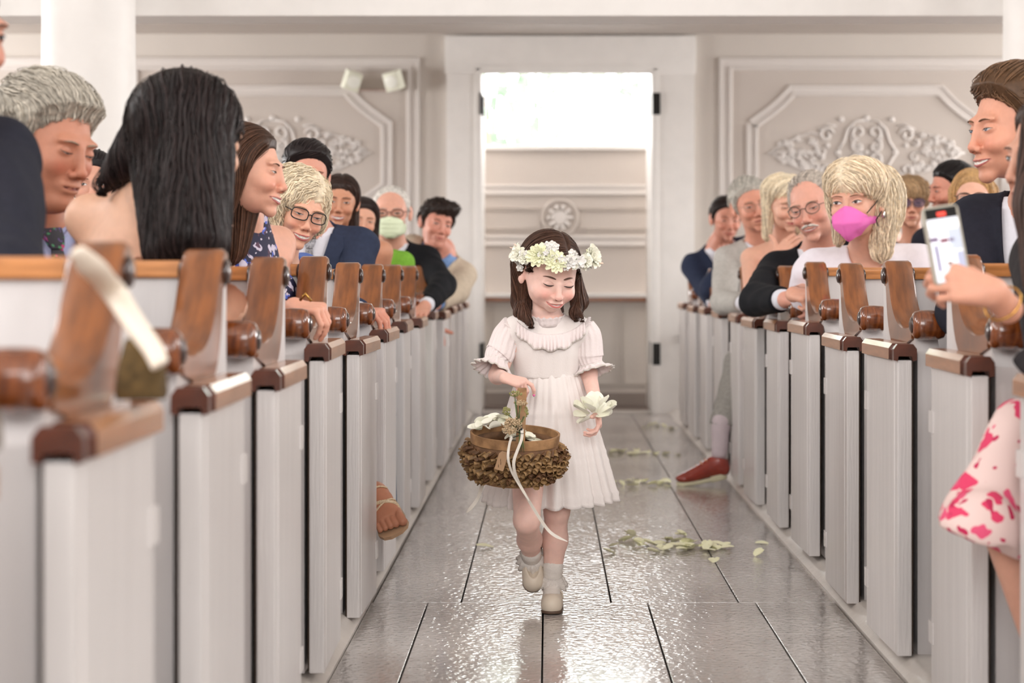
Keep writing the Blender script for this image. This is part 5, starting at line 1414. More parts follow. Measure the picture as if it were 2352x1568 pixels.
scr('picture', -sx, sx, -sz, sz-.018, (214, 216, 224), .6)
y2 = -PT/2-.0016
for x0, x1, z0, z1, c in ((-sx, sx, .030, .040, (246, 247, 250)), (-.012, .002, .012, .030, (236, 236, 240)), (.006, sx, -.01, .026, (176, 182, 196)), (-sx, -.014, .008, .014, (90, 60, 96)), (-.010, .004, .004, .011, (120, 70, 84)),
                          (-.022, -.018, -.045, .000, (70, 48, 110)), (-.006, .012, -.03, .002, (250, 250, 252)), (-.004, .004, -.036, -.030, (130, 100, 90)), (.016, sx, -.05, -.015, (160, 164, 186)), (.006, .016, .004, .010, (110, 74, 110)), (-sx, -.024, -.05, -.012, (226, 224, 232))):
    scr('picture_detail', x0, x1, z0, z1, c, .6, y2)
scr('recording_time', -.008, .008, sz-.014, sz-.007, (238, 74, 62), .9, y2)

PINKT = mat('pink_pattern_tie', (200, 90, 150), .5, .4, var=.3, scale=140, rgb2=(214, 120, 170))
def hr(H, B):
    return dict(mat=hair_mat((112, 82, 58), .4), line=HL_MAN, thick=lambda q: .008+.020*np.clip(q[:, 2]/.09, 0, 1)*np.clip(1-q[:, 1]*4, .3, 1.2), flow=flow_back(-.3), n=1000, len=.065, wid=.0018, tint=(.5, 1.5), lift=1.6)
am = {-1: dict(E=P(2215, 720, 4.95), W=P(2290, 800, 4.75), n=A3(0, 0, 1)), 1: dict(E=P(2560, 740, 5.1), W=P(2420, 830, 4.8), n=A3(0, 0, 1))}
H, B, r, off = guest(2330, 290, 4.95, -73, 6, 0, 1.17, 'tall smiling man with brown hair, navy suit and pink tie, at the right', (2392, 474, 5.08), (224, 162, 136), dict(smile=.9, jaw=1.15, nose=1.05), dict(teeth=.8, eyes=.5, brow=(112, 80, 56), browth=.0042, beard=.18, blush=.8, iris=(80, 100, 120)), hr, shy=-34, arms=am, width=.92, hh=.003)
suit(B, r, off, NAVY, WHITE, PINKT); lower(B, r, off, DK)

BLW = hair_mat((228, 210, 182), .42)
def hr(H, B):
    e = [lambda p: sd_ell(p, H.world(A3(.005, -.0, .062)), (.098*1.15, .105*1.15, .075*1.15)), lambda p: sd_ell(p, H.world(A3(.056, .080, -.005)), (.080, .078, .125)), lambda p: sd_cap(p, H.world(A3(.060, .07, -.05)), H.world(A3(.052, .050, -.155)), .06, .035), lambda p: sd_ell(p, H.world(A3(-.072, .02, .02)), (.028, .05, .07)),
         lambda p: sd_cap(p, H.world(A3(-.065, .03, -.0)), H.world(A3(-.070, .02, -.11)), .026, .016)]
    return dict(mat=BLW, base=1.15, line=([-.10, -.088, -.076, -.060, -.04, -.01, .0, .1], [.062, .058, .058, .050, .030, .014, -.03, -.09]), thick=.014, extra=e, wob=.002, flow=flow_long(-.01, .1), n=1400, len=.12, wid=.0020, curl=.004, tint=(.8, 1.6), lift=2.4, lo=H.c-A3(.2, .2, .28), hi=H.c+A3(.22, .22, .18))
WT = fabric('white_top', (240, 234, 242), .02)
am = {-1: dict(E=P(1864, 668, 7.45), W=P(1822, 676, 7.26), n=A3(-.2, -.4, .9), d=A3(.55, -.80, -.05), side=-1, curl=(1.35, 1.4, .9), thumb=(1, .4), hh=.004, fat=1.1), 1: dict(E=P(2120, 720, 7.6), W=P(2060, 780, 7.3), n=A3(0, 0, 1))}
H, B, r, off = guest(1966, 462, 7.2, -27, 4, -3, 1.2, 'blonde woman with a bright pink face mask and a white top', (1996, 586, 7.36), (226, 172, 148), dict(smile=0, wide=.98), dict(eyes=.85, nomouth=True, brow=(140, 100, 74), browth=.0034, lash=.0016, gaze=(-.5, .1)), hr, shy=-12, female=True, arms=am, width=1.02, hh=.003)
face_mask(H, r, off, (244, 118, 196), 'kn'); top(B, r, off, WT, round_neck(.060), name='top', inf=.022, sleeves=1.35, fo=.006); lower(B, r, off, fabric('cream_skirt', (220, 214, 210)), skirt=True, skin=(226, 172, 148))
b = MB(); b.lathe([(-.018, .003), (-.006, .008), (.008, .005), (.014, .002)], 10, 2, tuple(H.world(A3(.082, .006, -.045)))); b.build('earring', cm('silver', (220, 216, 210), rough=.2, metal=1), r, True, off)

def hr(H, B): return dict(mat=hair_mat((200, 188, 176), .5), base=.85, line=HL_BALD, thick=.008, flow=flow_back(.2), n=500, len=.035, wid=.0018, lift=1.5)
am = {-1: dict(E=P(1738, 688, 7.85), W=P(1806, 688, 7.55), n=A3(0, -.3, 1), d=A3(.75, -.45, -.1), side=-1, curl=(1.4, 1.3, .8)), 1: dict(E=P(1985, 720, 8.1), W=P(1920, 790, 7.8), n=A3(0, 0, 1))}
H, B, r, off = guest(1868, 472, 8.0, -27, 10, -13, 1.2, 'balding man with round glasses, white moustache and black jacket', (1888, 576, 8.12), (226, 168, 148), dict(smile=.9, jaw=1.05, wide=1.0), dict(teeth=.4, eyes=.3, brow=(176, 150, 130), beard=.12, beardcol=(.8, .76, .74), blush=.9, lip=(180, 100, 94)), hr, shy=-14, arms=am, hh=.0032)
glasses(H, r, dict(col=(58, 48, 44), w=.0225, h=.0185, r=.0014, sq=2.0, y=-.106), off)
b = MB()
for sg in (-1, 1):
    q = H.front(sg*np.linspace(.001, .030, 9), -.054-.010*np.linspace(0, 1, 9)**2, .004); b.tube(H.world(q), np.array([.004, .0062, .007, .007, .0066, .006, .0048, .0036, .002])*1.15, 8, .7)
b.build('moustache', hair_mat((226, 218, 208), .6), r, True, off)
suit(B, r, off, BLACK, WHITE, mat('silver_tie', (150, 152, 160), .4, .4)); lower(B, r, off, DK)

def hr(H, B):
    e = [lambda p: sd_ell(p, H.world(A3(.0, .02, .06)), (.10, .11, .07)), lambda p: sd_cap(p, H.world(A3(-.068, .02, .0)), H.world(A3(-.075, .02, -.14)), .028, .018), lambda p: sd_cap(p, H.world(A3(.068, .03, .0)), H.world(A3(.07, .03, -.12)), .028, .018)]
    return dict(mat=hair_mat((230, 214, 186), .42), base=1.05, tint=(.8, 1.5), line=HL_WOM, thick=.012, extra=e, flow=flow_long(.02, .2), n=600, len=.14, wid=.0024, lift=2, lo=H.c-A3(.2, .2, .26), hi=H.c+A3(.2, .2, .18))
am = {-1: dict(E=P(1726, 672, 9.05), W=P(1782, 590, 8.95), n=A3(0, -.8, .3), d=A3(.6, .1, .5), side=-1), 1: dict(E=P(1880, 690, 9.3), W=P(1820, 740, 9.0), n=A3(0, 0, 1))}
H, B, r, off = guest(1803, 467, 9.15, 14, 12, -4, 1.07, 'blonde woman with bare arms smiling down, second row behind the pink mask', (1806, 555, 9.28), (230, 178, 154), dict(smile=.8), dict(eyes=.15, brow=(150, 116, 86), lip=(196, 96, 98)), hr, female=True, arms=am, hh=.0038)
top(B, r, off, fabric('red_pattern_dress', (170, 60, 76), .3, 40), strapless(-.10)); lower(B, r, off, fabric('red_pattern_dress', (170, 60, 76), .3, 40), skirt=True, skin=(230, 178, 154))

def hr(H, B): return dict(mat=hair_mat((196, 190, 180), .5), base=.8, line=HL_MAN, thick=.014, wob=.001, flow=flow_back(.5), n=600, len=.05, wid=.002, lift=1.6)
am = {-1: dict(E=P(1662, 692, 9.75), W=P(1715, 697, 9.5), n=A3(0, -.3, 1), d=A3(.8, -.4, 0), side=-1), 1: dict(E=P(1850, 700, 10.0), W=P(1790, 760, 9.7), n=A3(0, 0, 1))}
H, B, r, off = guest(1724, 468, 9.95, 10, 6, -14, 1.14, 'older man with swept grey hair and a light grey suit, right pews', (1750, 556, 10.05), (214, 150, 126), dict(smile=.1, nose=1.1, long=1.05), dict(eyes=.5, brow=(140, 124, 110), lip=(170, 96, 88)), hr, shy=5, arms=am, hh=.0038)
glasses(H, r, dict(col=(150, 130, 110), w=.0235, h=.0180, r=.0009, y=-.106), off)
suit(B, r, off, GREY, WHITE, fabric('magenta_tie', (180, 40, 110))); lower(B, r, off, GREY, kn=.40)
# his leg stretched out into the aisle: trouser, sock, red-brown shoe
kn_ = A3(.93, 9.62, .56)
def leg(p): return np.maximum(smin(sd_cap(p, A3(1.05, 9.95, .56), kn_, .09, .075), sd_cap(p, kn_, P(1652, 1000, 9.45), .078, .058), .03)+fold(p, .8, .004), -(p-P(1654, 975, 9.45))@A3(.05, 0, 1))
cloth('trouser_leg', leg, A3(.72, 9.25, .2), A3(1.2, 10.1, .72), .009, fabric('grey_check_wool', (150, 146, 140), .15, 90), r, off)
ank = P(1652, 1040, 9.45)
cloth('sock', lambda p: sd_cap(p, P(1656, 970, 9.46), ank, .046, .037)+fold(p, 1.5, .0015), ank-A3(.1, .1, .1), P(1656, 940, 9.46)+A3(.1, .1, .1), .006, fabric('lilac_sock', (196, 182, 186), .03), r, off)
toe = P(1556, 1103, 9.4); toe[2] = .03; hl = P(1655, 1083, 9.45); hl[2] = .062
shm = cm('oxblood_leather', (142, 44, 26), rough=.25, spec=.6, coat=.5, var=.1, scale=30)
def shoe(p):
    d = sd_cap(p, hl+A3(0, 0, .012), hl+A3(-.05, -.0, .010), .042, .040); d = smin(d, sd_cap(p, hl+A3(-.03, 0, .02), toe+A3(.035, 0, .006), .040, .026), .02); d = smin(d, sd_ell(p, toe+A3(.032, 0, .004), (.042, .040, .022)), .01)
    d = smin(d, sd_cap(p, hl+A3(-.0, 0, .02), ank+A3(.0, 0, -.01), .040, .043), .02)
    d = smin(d, sd_cap(p, ank+A3(-.01, 0, -.045), toe+A3(.07, 0, .012), .040, .028), .02)
    d = np.maximum(d, (p-(ank+A3(0, 0, -.022)))@A3(.15, 0, 1))
    ax_ = (hl-toe); t = np.clip((p-toe)@ax_/(ax_@ax_), -.2, 1.2); base = toe[2]+(hl[2]-toe[2])*t**1.6 if False else toe[2]+(hl[2]-toe[2])*np.clip(t, 0, 1)**1.5
    return smax(d, base-.016-p[:, 2], .004)
cloth('shoe', shoe, A3(.55, 9.3, 0), A3(.96, 9.56, .2), .005, shm, r, off)
def solef(p):
    ax_ = (hl-toe); t = (p-toe)@ax_/(ax_@ax_); base = toe[2]+(hl[2]-toe[2])*np.clip(t, 0, 1)**1.5-.022
    q = p.copy(); q[:, 2] = 0; a = toe*A3(1, 1, 0)+A3(.038, 0, 0); c = hl*A3(1, 1, 0)+A3(-.01, 0, 0)
    d2 = sd_cap(q, a, c, .043, .040); return np.maximum(d2, np.abs(p[:, 2]-base)-np.where(t > .72, .014, .0085))
cloth('sole', solef, A3(.5, 9.3, -.03), A3(.98, 9.58, .15), .005, cm('cream_sole', (214, 208, 176), rough=.6), r, off)
b = MB()
for k in range(4):
    c = hl+(toe-hl)*(.36+.10*k); c = A3(c[0], c[1], 0)+A3(0, 0, .118-.014*k)
    b.tube([c+A3(.006, -.022, -.004), c+A3(-.004, 0, .006), c+A3(.006, .022, -.004)], .0028, 6)
b.build('laces', cm('lace', (206, 150, 110), rough=.7), r, True, off)

def hr(H, B): return dict(mat=hair_mat((46, 34, 32)), line=HL_MAN, thick=.014, flow=flow_back(.3), n=350, len=.045)
fp = P(1668, 566, 11.4)
am = {-1: dict(E=P(1618, 660, 11.7), W=P(1640, 700, 11.4), n=A3(0, 0, 1)), 1: dict(E=P(1632, 662, 11.35), W=P(1660, 604, 11.38), n=A3(.1, -.9, .2), d=A3(.25, .1, 1), side=1, curl=(1.2, 1.2, .7), hh=.0045)}
H, B, r, off = guest(1668, 502, 11.7, 8, 8, 2, 1.1, 'dark-haired man in a navy suit holding his fist to his chin, farthest right', (1652, 570, 11.8), (212, 148, 126), dict(smile=.8), dict(eyes=.3, brow=(50, 38, 34), beard=.3, browth=.004), hr, arms=am, hh=.0045)
suit(B, r, off, fabric('navy_blue_wool', (42, 50, 72)), WHITE, None); lower(B, r, off, DK)

def hr(H, B):
    e = [lambda p: sd_ell(p, H.world(A3(0, .0, .05)), (.10, .105, .07))]
    return dict(mat=hair_mat((186, 152, 114), .45), base=.8, line=([-.10, -.088, -.07, -.04, -.01, .0, .1], [.036, .036, .026, .0, -.03, -.04, -.06]), thick=.014, extra=e, flow=flow_fringe(.3), n=500, len=.07, lift=2)
H, B, r, off = guest(2090, 464, 9.6, -5, 3, 0, 1.04, 'woman with light brown fringe and tinted sunglasses behind the phone', (2100, 566, 9.7), (218, 160, 134), dict(smile=.0), dict(eyes=.5), hr, female=True, hh=.004)
glasses(H, r, dict(col=(70, 60, 60), w=.0275, h=.0200, r=.0012, lens=(96, 84, 110), tr=.2, la=.8, y=-.106), off); top(B, r, off, NAVY, round_neck(.08), name='top', sleeves=1.5); lower(B, r, off, DK)

def hr(H, B): return dict(mat=hair_mat((34, 28, 28), .25), line=([-.10, -.07, -.05, -.035, -.022, -.012, .004, .030, .045, .1], [.075, .064, .052, .034, .012, -.03, .018, .022, -.040, -.062]), thick=.012, flow=flow_back(-.2), n=600, len=.07, wid=.002, tint=(.5, 1.5))
H, B, r, off = guest(2184, 432, 9.0, -76, 10, 0, 1.02, 'man with slicked black hair and a short beard in profile', (2204, 535, 9.1), (216, 150, 128), dict(smile=.3, nose=1.2), dict(eyes=.4, beard=.85, brow=(44, 34, 32), browth=.004, beardcol=(.34, .27, .25)), hr, shy=-40, hh=.0036)
suit(B, r, off, NAVY, WHITE, None, h=.011); lower(B, r, off, DK)

def hr(H, B):
    e = [lambda p: sd_cap(p, H.world(A3(-.07, .02, .02)), H.world(A3(-.078, .02, -.14)), .030, .02), lambda p: sd_cap(p, H.world(A3(.07, .03, .02)), H.world(A3(.078, .03, -.14)), .035, .02)]
    return dict(mat=hair_mat((210, 166, 114), .42), base=.8, line=HL_WOM, thick=.014, extra=e, flow=flow_long(.0, .1), n=500, len=.16, wid=.0024, lo=H.c-A3(.2, .2, .28), hi=H.c+A3(.2, .2, .18))
H, B, r, off = guest(2234, 452, 8.4, -14, 4, 0, 1.0, 'woman with ginger blonde hair and dark-framed glasses behind the tall man', (2240, 560, 8.5), (232, 180, 156), dict(smile=.2), dict(eyes=.7), hr, female=True, hh=.004)
glasses(H, r, dict(w=.0270, h=.0195, r=.0022), off); top(B, r, off, DK, round_neck(.08), name='top', sleeves=1.5); lower(B, r, off, DK)

H, B, r, off = guest(2040, 470, 11.15, 0, 0, 0, 1.15, 'dark-haired person almost hidden behind the woman with tinted sunglasses', (2040, 560, 11.25), (214, 160, 138), dict(smile=.3), dict(), lambda H, B: dict(mat=hair_mat((36, 28, 30)), line=HL_WOM, thick=.016, flow=flow_back(.1), n=200, len=.05), hh=.005, bh=.012)
suit(B, r, off, BLACK, WHITE, None, h=.012); lower(B, r, off, DK)
# ------------------------------------------------------------------ the flower girl
GY = 5.92
g_skin = (243, 202, 188)
IV = cm('ivory_cotton', (240, 232, 228), rough=.8, spec=.2, bump=.12, bscale=260, sheen=.2)
IV2 = cm('ivory_voile', (242, 230, 228), rough=.8, spec=.2, bump=.2, bscale=200, sheen=.2)
LACE = cm('ivory_lace', (238, 230, 222), rough=.85, spec=.2, bump=.6, bscale=420, var=.06, scale=300)
gc = P(1262, 626, 5.87)
gH = Head(gc, 21, 22, 4, 1.03, wide=1.0, smile=1.0, child=True)
gN = P(1257, 734, 5.91); gh = A3(gN[0]-.004, 5.94, .50)
garms = {-1: dict(E=P(1143, 862, 5.87), W=P(1160, 868, 5.73), n=A3(.15, -.45, .9), d=A3(.80, -.35, -.22), side=-1, curl=((.35, .7, .45), (1.05, .8, .5), (1.2, .9, .5), (1.25, .9, .5)), spread=.01, thumb=(1, .5), hh=.0026, hs=1.0, fat=1.12),
         1: dict(E=P(1352, 858, 5.93), W=P(1372, 938, 5.80), n=A3(.75, .1, .3), d=A3(.10, -.35, -.95), side=1, curl=((.5, .7, .5), (.6, .7, .5), (.7, .8, .5), (.8, .8, .5)), spread=.01, thumb=(.8, .3), hh=.0026, hs=.95, fat=1.12)}
gB = Body(gH, gN, gh, 2, .64, .90, fat=1.0, arms=garms)
groot = thing('person', 'little flower girl in a white dress and flower crown walking down the aisle', 'person', (gN[0], GY, 0)); goff = tuple(groot.location)
kL, aL = P(1210, 1192, 5.70), P(1222, 1288, 5.95); kR, aR = P(1279, 1170, 5.87), P(1268, 1345, 5.94)
hL, hR = P(1216, 1000, 5.94), P(1288, 1000, 5.94)
def glegs(p):
    d = smin(sd_cap(p, hL, kL, .060, .037), sd_cap(p, kL+A3(0, .012, -.01), (kL+aL)/2+A3(0, .018, 0), .034, .034), .02)
    d = smin(d, sd_cap(p, (kL+aL)/2+A3(0, .018, 0), aL, .034, .022), .02); d = smin(d, sd_ell(p, kL+A3(0, -.006, 0), (.033, .032, .036)), .012)
    e = smin(sd_cap(p, hR, kR, .062, .037), sd_cap(p, kR, kR+(aR-kR)*.4+A3(.0, .014, 0), .034, .036), .02)
    e = smin(e, sd_cap(p, kR+(aR-kR)*.4+A3(0, .014, 0), aR, .036, .022), .02); e = smin(e, sd_ell(p, kR+A3(0, -.010, 0), (.032, .032, .036)), .012)
    return np.minimum(d, e)
gB.legs = dict(skin=glegs, lo=A3(-.16, 5.6, .04), hi=A3(.16, 6.08, .62))
build_body(gB, groot, dict(skin=g_skin, blush=1.0), goff, .0024, .007)
add_face(gH, groot, dict(skin=g_skin, eyes=.06, brow=(92, 66, 54), browth=.0050, browup=-.3, lip=(216, 118, 112), teeth=.3, lash=.0019, lipfull=.9), goff)
for f_ in (0,):
    tip = gB.arms[0]; pr = hand_prims(tip['W'], tip['d'], tip['n'], tip['side'], .64, tip['curl'], .01, tip['thumb'], 1.12)
    a, c = pr[4+2][0], pr[4+2][1]
    b = MB(); b.lathe([(-.0045, .001), (0, .0045), (.0045, .001)], 10, 2, (0, 0, 0)); q = b.build('fingernail', cm('pink_nail', (250, 120, 180), rough=.2), groot, True); q.location = Vector(c+ (c-a)/np.linalg.norm(c-a)*.004+A3(0, -.004, .001))-Vector(goff)

def ghr():
    e = [lambda p: sd_cap(p, gH.world(A3(-.074, .040, .010)), P(1200, 690, 5.94), .030, .030), lambda p: sd_cap(p, P(1200, 690, 5.94), P(1200, 722, 5.90), .029, .020), lambda p: sd_cap(p, P(1198, 715, 5.90), P(1220, 742, 5.86), .018, .006),
         lambda p: sd_cap(p, gH.world(A3(.076, .030, .010)), P(1331, 690, 5.93), .022, .022), lambda p: sd_cap(p, P(1331, 690, 5.93), P(1322, 718, 5.88), .021, .015), lambda p: sd_cap(p, P(1322, 716, 5.88), P(1338, 729, 5.85), .013, .005),
         lambda p: sd_cap(p, gH.world(A3(0, .07, -.01)), P(1262, 715, 6.0), .055, .04)]
    return dict(mat=hair_mat((84, 58, 46), .34), base=.7, line=([-.10, -.080, -.070, -.058, -.040, -.022, -.004, .02, .1], [.080, .076, .070, .058, .036, .020, .028, -.05, -.07]), thick=.0075, extra=e, exk=.014, part=.022,
                flow=flow_long(.022, .25), n=1700, len=.20, steps=16, wid=.0015, tint=(.55, 1.6), lift=1.2, curl=.0015, lo=P(1160, 760, 5.7), hi=P(1380, 530, 6.08), h=.0036)
hair(gH, groot, ghr(), goff, nr, .0036)

# bodice, skirt, sleeves, ruffles
sc_ = gB.sc
def bod(p):
    d = gB.torso(p, .009); q = gB.tl(p)
    for i in (0, 1): d = smin(d, sd_cap(p, gB.S[i], gB.S[i]+(np.asarray(gB.arms[i]['E'])-gB.S[i])*.12, .036, .036), .02)
    r_ = np.sqrt(q[:, 0]**2+q[:, 1]**2)
    d = d+.0012*np.sin(q[:, 0]*160)*(q[:, 2] < -.08)
    d = np.maximum(d, np.minimum(.040-r_, q[:, 2]+.03)); d = np.maximum(d, q[:, 2]-.012)
    return np.maximum(d, (P(1250, 868, GY)[2])-p[:, 2])
lo, hi = gB.boxes(.1); cloth('bodice', bod, lo, hi, .0055, IV, groot, goff)

nA, nR = 260, 44
zt, zb_ = P(1250, 858, GY)[2], P(1250, 1148, GY)[2]
V = []
rs = np.random.default_rng(3); ph = rs.uniform(0, 6.28, 4)
th = np.linspace(0, 2*np.pi, nA, endpoint=False)
pl = np.sin(34*th+1.2*np.sin(3*th+ph[0])+ph[1])*.45+np.sin(19*th+ph[2]+1.5*np.sin(2*th))*.45
pl2 = np.abs(np.sin(11*th+.8*np.sin(2*th+1)))*2-1
for k in range(nR):
    t = k/(nR-1); z = zt+(zb_-zt)*t
    rx = .088+.102*t**.85; ry = .070+.085*t**.85; cx = gN[0]+.004*t+.006; cy = GY+.01
    w = .0025+.016*t; rr = 1+0*th
    tuck = sum(.0035*np.exp(-((t-c)/.006)**2) for c in (.30, .52, .60, .68, .76, .93))
    off_ = w*(pl*(1-.4*t)+pl2*.55*t)+tuck
    x = cx+(rx+off_)*np.cos(th); y = cy+(ry+off_)*np.sin(th)
    zz = z+(.012*np.sin(th*1.0+.3)-.003*pl2)*t**2*1.0
    V.append(np.stack([x, y, zz], 1))
V = np.concatenate(V)
Fc = [(i*nA+j, i*nA+(j+1) % nA, (i+1)*nA+(j+1) % nA, (i+1)*nA+j) for i in range(nR-1) for j in range(nA)]
sk_ = link('skirt', mesh_of('skirt', V-np.asarray(goff), Fc, IV, True), groot)
sk_.modifiers.new('thick', 'SOLIDIFY').thickness = .002
def ring(pts, m, name, w=.002, seg=6, parent=None, flat=1.0):
    b = MB(); b.tube(pts, w, seg, flat, False); return b.build(name, m, parent or groot, True, goff)

def frill(rows, name, m, parent=None, closed=False):
    rows = [np.asarray(r, float) for r in rows]; nu = len(rows); nv = len(rows[0]); V = np.concatenate(rows)
    Fc = []
    for i in range(nu-1):
        for j in range(nv if closed else nv-1): Fc.append((i*nv+j, i*nv+(j+1) % nv, (i+1)*nv+(j+1) % nv, (i+1)*nv+j))
    o = link(name, mesh_of(name, V-np.asarray(goff), Fc, m, True), parent or groot); o.modifiers.new('thick', 'SOLIDIFY').thickness = .0012; return o
# yoke ruffle lying on the chest
a_ = np.linspace(-1, 1, 150); fz = lambda y: P(1250, y, GY)[2]
def yoke(zu, zl, xw, amp, name):
    rows = []
    for t in np.linspace(0, 1, 9):
        x = gN[0]+.010+a_*xw*(1+.03*t); z = (zu+.040*np.abs(a_)**2.6)*(1-t)+(zl+.052*np.abs(a_)**2.4-.004*np.cos(a_*14))*t
        q = trace(bod, np.stack([x, np.full_like(x, 5.6), z], 1), A3(0, 1, 0), 40, .5)
        q[:, 1] -= .003+amp*t*(.5+.5*np.sin(a_*52+2*np.sin(a_*7)))+.004*t
        rows.append(q)
    return frill(rows, name, IV2), rows[-1]
yk, edge = yoke(fz(766), fz(801), .100, .010, 'yoke_ruffle')
b = MB(); b.tube(edge[::2], .0028, 6, .5); b.build('lace_edge', LACE, yk, True, goff)
# ruffled collar
t_ = np.linspace(0, 2*np.pi, 120, endpoint=False); rows = []
for k, (dz, dr) in enumerate(((-.012, .0), (.0, .0015), (.010, .004), (.015, .008))):
    w = .0035*(k/3); rows.append(np.stack([gN[0]+.002+(.0425+dr+w*np.sin(t_*17))*np.cos(t_), gN[1]-.006+(.044+dr+w*np.sin(t_*17))*np.sin(t_), gN[2]+.000+dz+.002*np.sin(t_*17+1)*(k/3)+.010*np.sin(t_)], 1))
frill(rows, 'collar_ruffle', IV2, closed=True)
# waist seam
# sleeves: gathered puff, band, flared lace frill
for i, (pts, fl) in enumerate((([P(1176, 742, 5.92), P(1161, 775, 5.90), P(1150, 808, 5.88), P(1144, 818, 5.875), P(1137, 838, 5.86), P(1131, 852, 5.85)], 1), ([P(1340, 744, 5.92), P(1350, 775, 5.92), P(1352, 812, 5.92), P(1353, 823, 5.92), P(1358, 843, 5.92), P(1362, 856, 5.915)], 1))):
    pts = spline(pts, 30); rad = np.interp(np.linspace(0, 1, 30), [0, .15, .45, .66, .72, .80, .92, 1], [.030, .040, .043, .037, .034, .040, .052, .060])
    T = np.gradient(pts, axis=0); T /= np.linalg.norm(T, axis=1, keepdims=True); th2 = np.linspace(0, 2*np.pi, 110, endpoint=False); rows = []
    for k in range(30):
        A_ = np.cross(T[k], A3(0, 1, 0)); A_ /= np.linalg.norm(A_); B_ = np.cross(T[k], A_); u = k/29
        w = (.0012+.0012*u+(.006*max(0, u-.72)/.28))*np.sin(th2*(16 if u < .72 else 14)+1.5*np.sin(th2*3))
        r_ = rad[k]+w
        rows.append(pts[k]+(A_*(np.cos(th2)*r_)[:, None]*1.0+B_*(np.sin(th2)*r_)[:, None]*.92))
    s_ = frill(rows[:22], 'sleeve', IV2, closed=True); f2 = frill(rows[21:], 'sleeve_frill', IV2, s_, closed=True)
    b = MB(); b.tube(np.vstack([rows[-1], rows[-1][:1]])[::2], .0030, 6, .6, False); b.build('lace_edge', LACE, s_, True, goff)
    b = MB(); b.tube(np.vstack([rows[21], rows[21][:1]])[::2], .0022, 6, .6, False); b.build('cuff_band', IV, s_, True, goff)
    # little ruffle standing on the shoulder seam
    sg = -1 if i == 0 else 1; tt = np.linspace(-1.3, 1.3, 60); c0 = P(1178 if i == 0 else 1338, 760, 5.92)
    rw = [np.stack([c0[0]+sg*(.004+h_*.9+.003*h_/.02*np.sin(tt*26)), c0[1]+.052*np.sin(tt), c0[2]+.030*np.cos(tt)+h_*.55], 1) for h_ in (0, .007, .014, .020)]
    frill(rw, 'shoulder_ruffle', IV2)

# socks with lace frills and ivory mary-jane shoes
SOCK = cm('white_sock', (232, 224, 216), rough=.9, bump=.3, bscale=300); SHOE = cm('ivory_leather', (222, 208, 190), rough=.4, spec=.4)
def gfoot(an, toe, heel, knee, up, nm):
    ud = (knee-an)/np.linalg.norm(knee-an)
    cloth('sock', lambda p: smin(sd_cap(p, an+ud*.062, an, .0300, .0275), sd_cap(p, an, toe*.45+an*.55-up*.004, .0275, .024), .015)+.0008*np.sin(p[:, 2]*900), np.minimum(an, toe)-.08, np.maximum(an, toe)+.11, .0045, SOCK, groot, goff)
    A_ = np.cross(ud, A3(0, 1, 0)); A_ /= np.linalg.norm(A_); B_ = np.cross(ud, A_); tt = np.linspace(0, 2*np.pi, 100, endpoint=False); rows = []
    for u, (l, r_) in zip((0, .33, .66, 1), ((.034, .029), (.022, .036), (.010, .041), (.000, .045))):
        w = .0045*u*np.sin(tt*13+np.sin(tt*4)); rows.append(an+ud*(l+.003*u*0)+A_*((r_+w)*np.cos(tt))[:, None]+B_*((r_+w)*np.sin(tt))[:, None]+ud*(.003*u*np.sin(tt*9))[:, None])
    frill(rows, 'lace_frill', LACE, closed=True)
    fd_ = toe-heel; L_ = np.linalg.norm(fd_); fd_ /= L_; sd__ = np.cross(fd_, up); sd__ /= np.linalg.norm(sd__)
    def loc(p): q = p-heel; return q@fd_, q@sd__, q@up
    def shoe_(p):
        d = smin(sd_cap(p, heel+fd_*.022+up*.026, heel+fd_*(L_-.030)+up*.022, .029, .030), sd_cap(p, heel+fd_*(L_-.05)+up*.020, heel+fd_*(L_-.028)+up*.016, .031, .028), .01)
        l, s_, h_ = loc(p)
        open_ = sd_ell(np.stack([l, s_, h_], 1), (L_*.45, 0, .058), (L_*.36, .023, .038)); d = smax(d, -open_, .002)
        return np.maximum(d, .004-h_)
    lo_, hi_ = np.minimum(heel, toe)-.06, np.maximum(heel, toe)+.10
    cloth('shoe', shoe_, lo_, hi_, .0036, SHOE, groot, goff)
    def sole_(p):
        l, s_, h_ = loc(p); q = np.stack([l, s_, 0*h_], 1); d = sd_cap(q, A3(.026, 0, 0), A3(L_-.030, 0, 0), .030, .031); return np.maximum(d, np.abs(h_-.001)-.0042)
    cloth('sole', sole_, lo_, hi_, .0036, cm('dark_sole', (96, 74, 60), rough=.6), groot, goff)
    q = [heel+fd_*(L_*.36)+sd__*x+up*h_ for x, h_ in ((-.030, .026), (-.027, .044), (-.014, .055), (0, .058), (.014, .055), (.027, .044), (.030, .026))]
    b = MB(); b.tube(spline(q, 16), .0042, 6, .5); b.build('shoe_strap', SHOE, groot, True, goff)
fz0 = .006
gfoot(aR, P(1266, 1400, 5.80)*A3(1, 1, 0)+A3(0, 0, fz0), P(1272, 1400, 5.965)*A3(1, 1, 0)+A3(0, 0, fz0), kR, A3(0, 0, 1), 'r')
toeL = P(1224, 1360, 5.93); upL = A3(.05, -.93, .36); upL /= np.linalg.norm(upL); dL_ = A3(.02, -.36, -.93); dL_ -= upL*(dL_@upL); dL_ /= np.linalg.norm(dL_)
heL = toeL-dL_*.160; 
gfoot(aL+A3(0, .0, .0), toeL, heL, kL, upL, 'l')

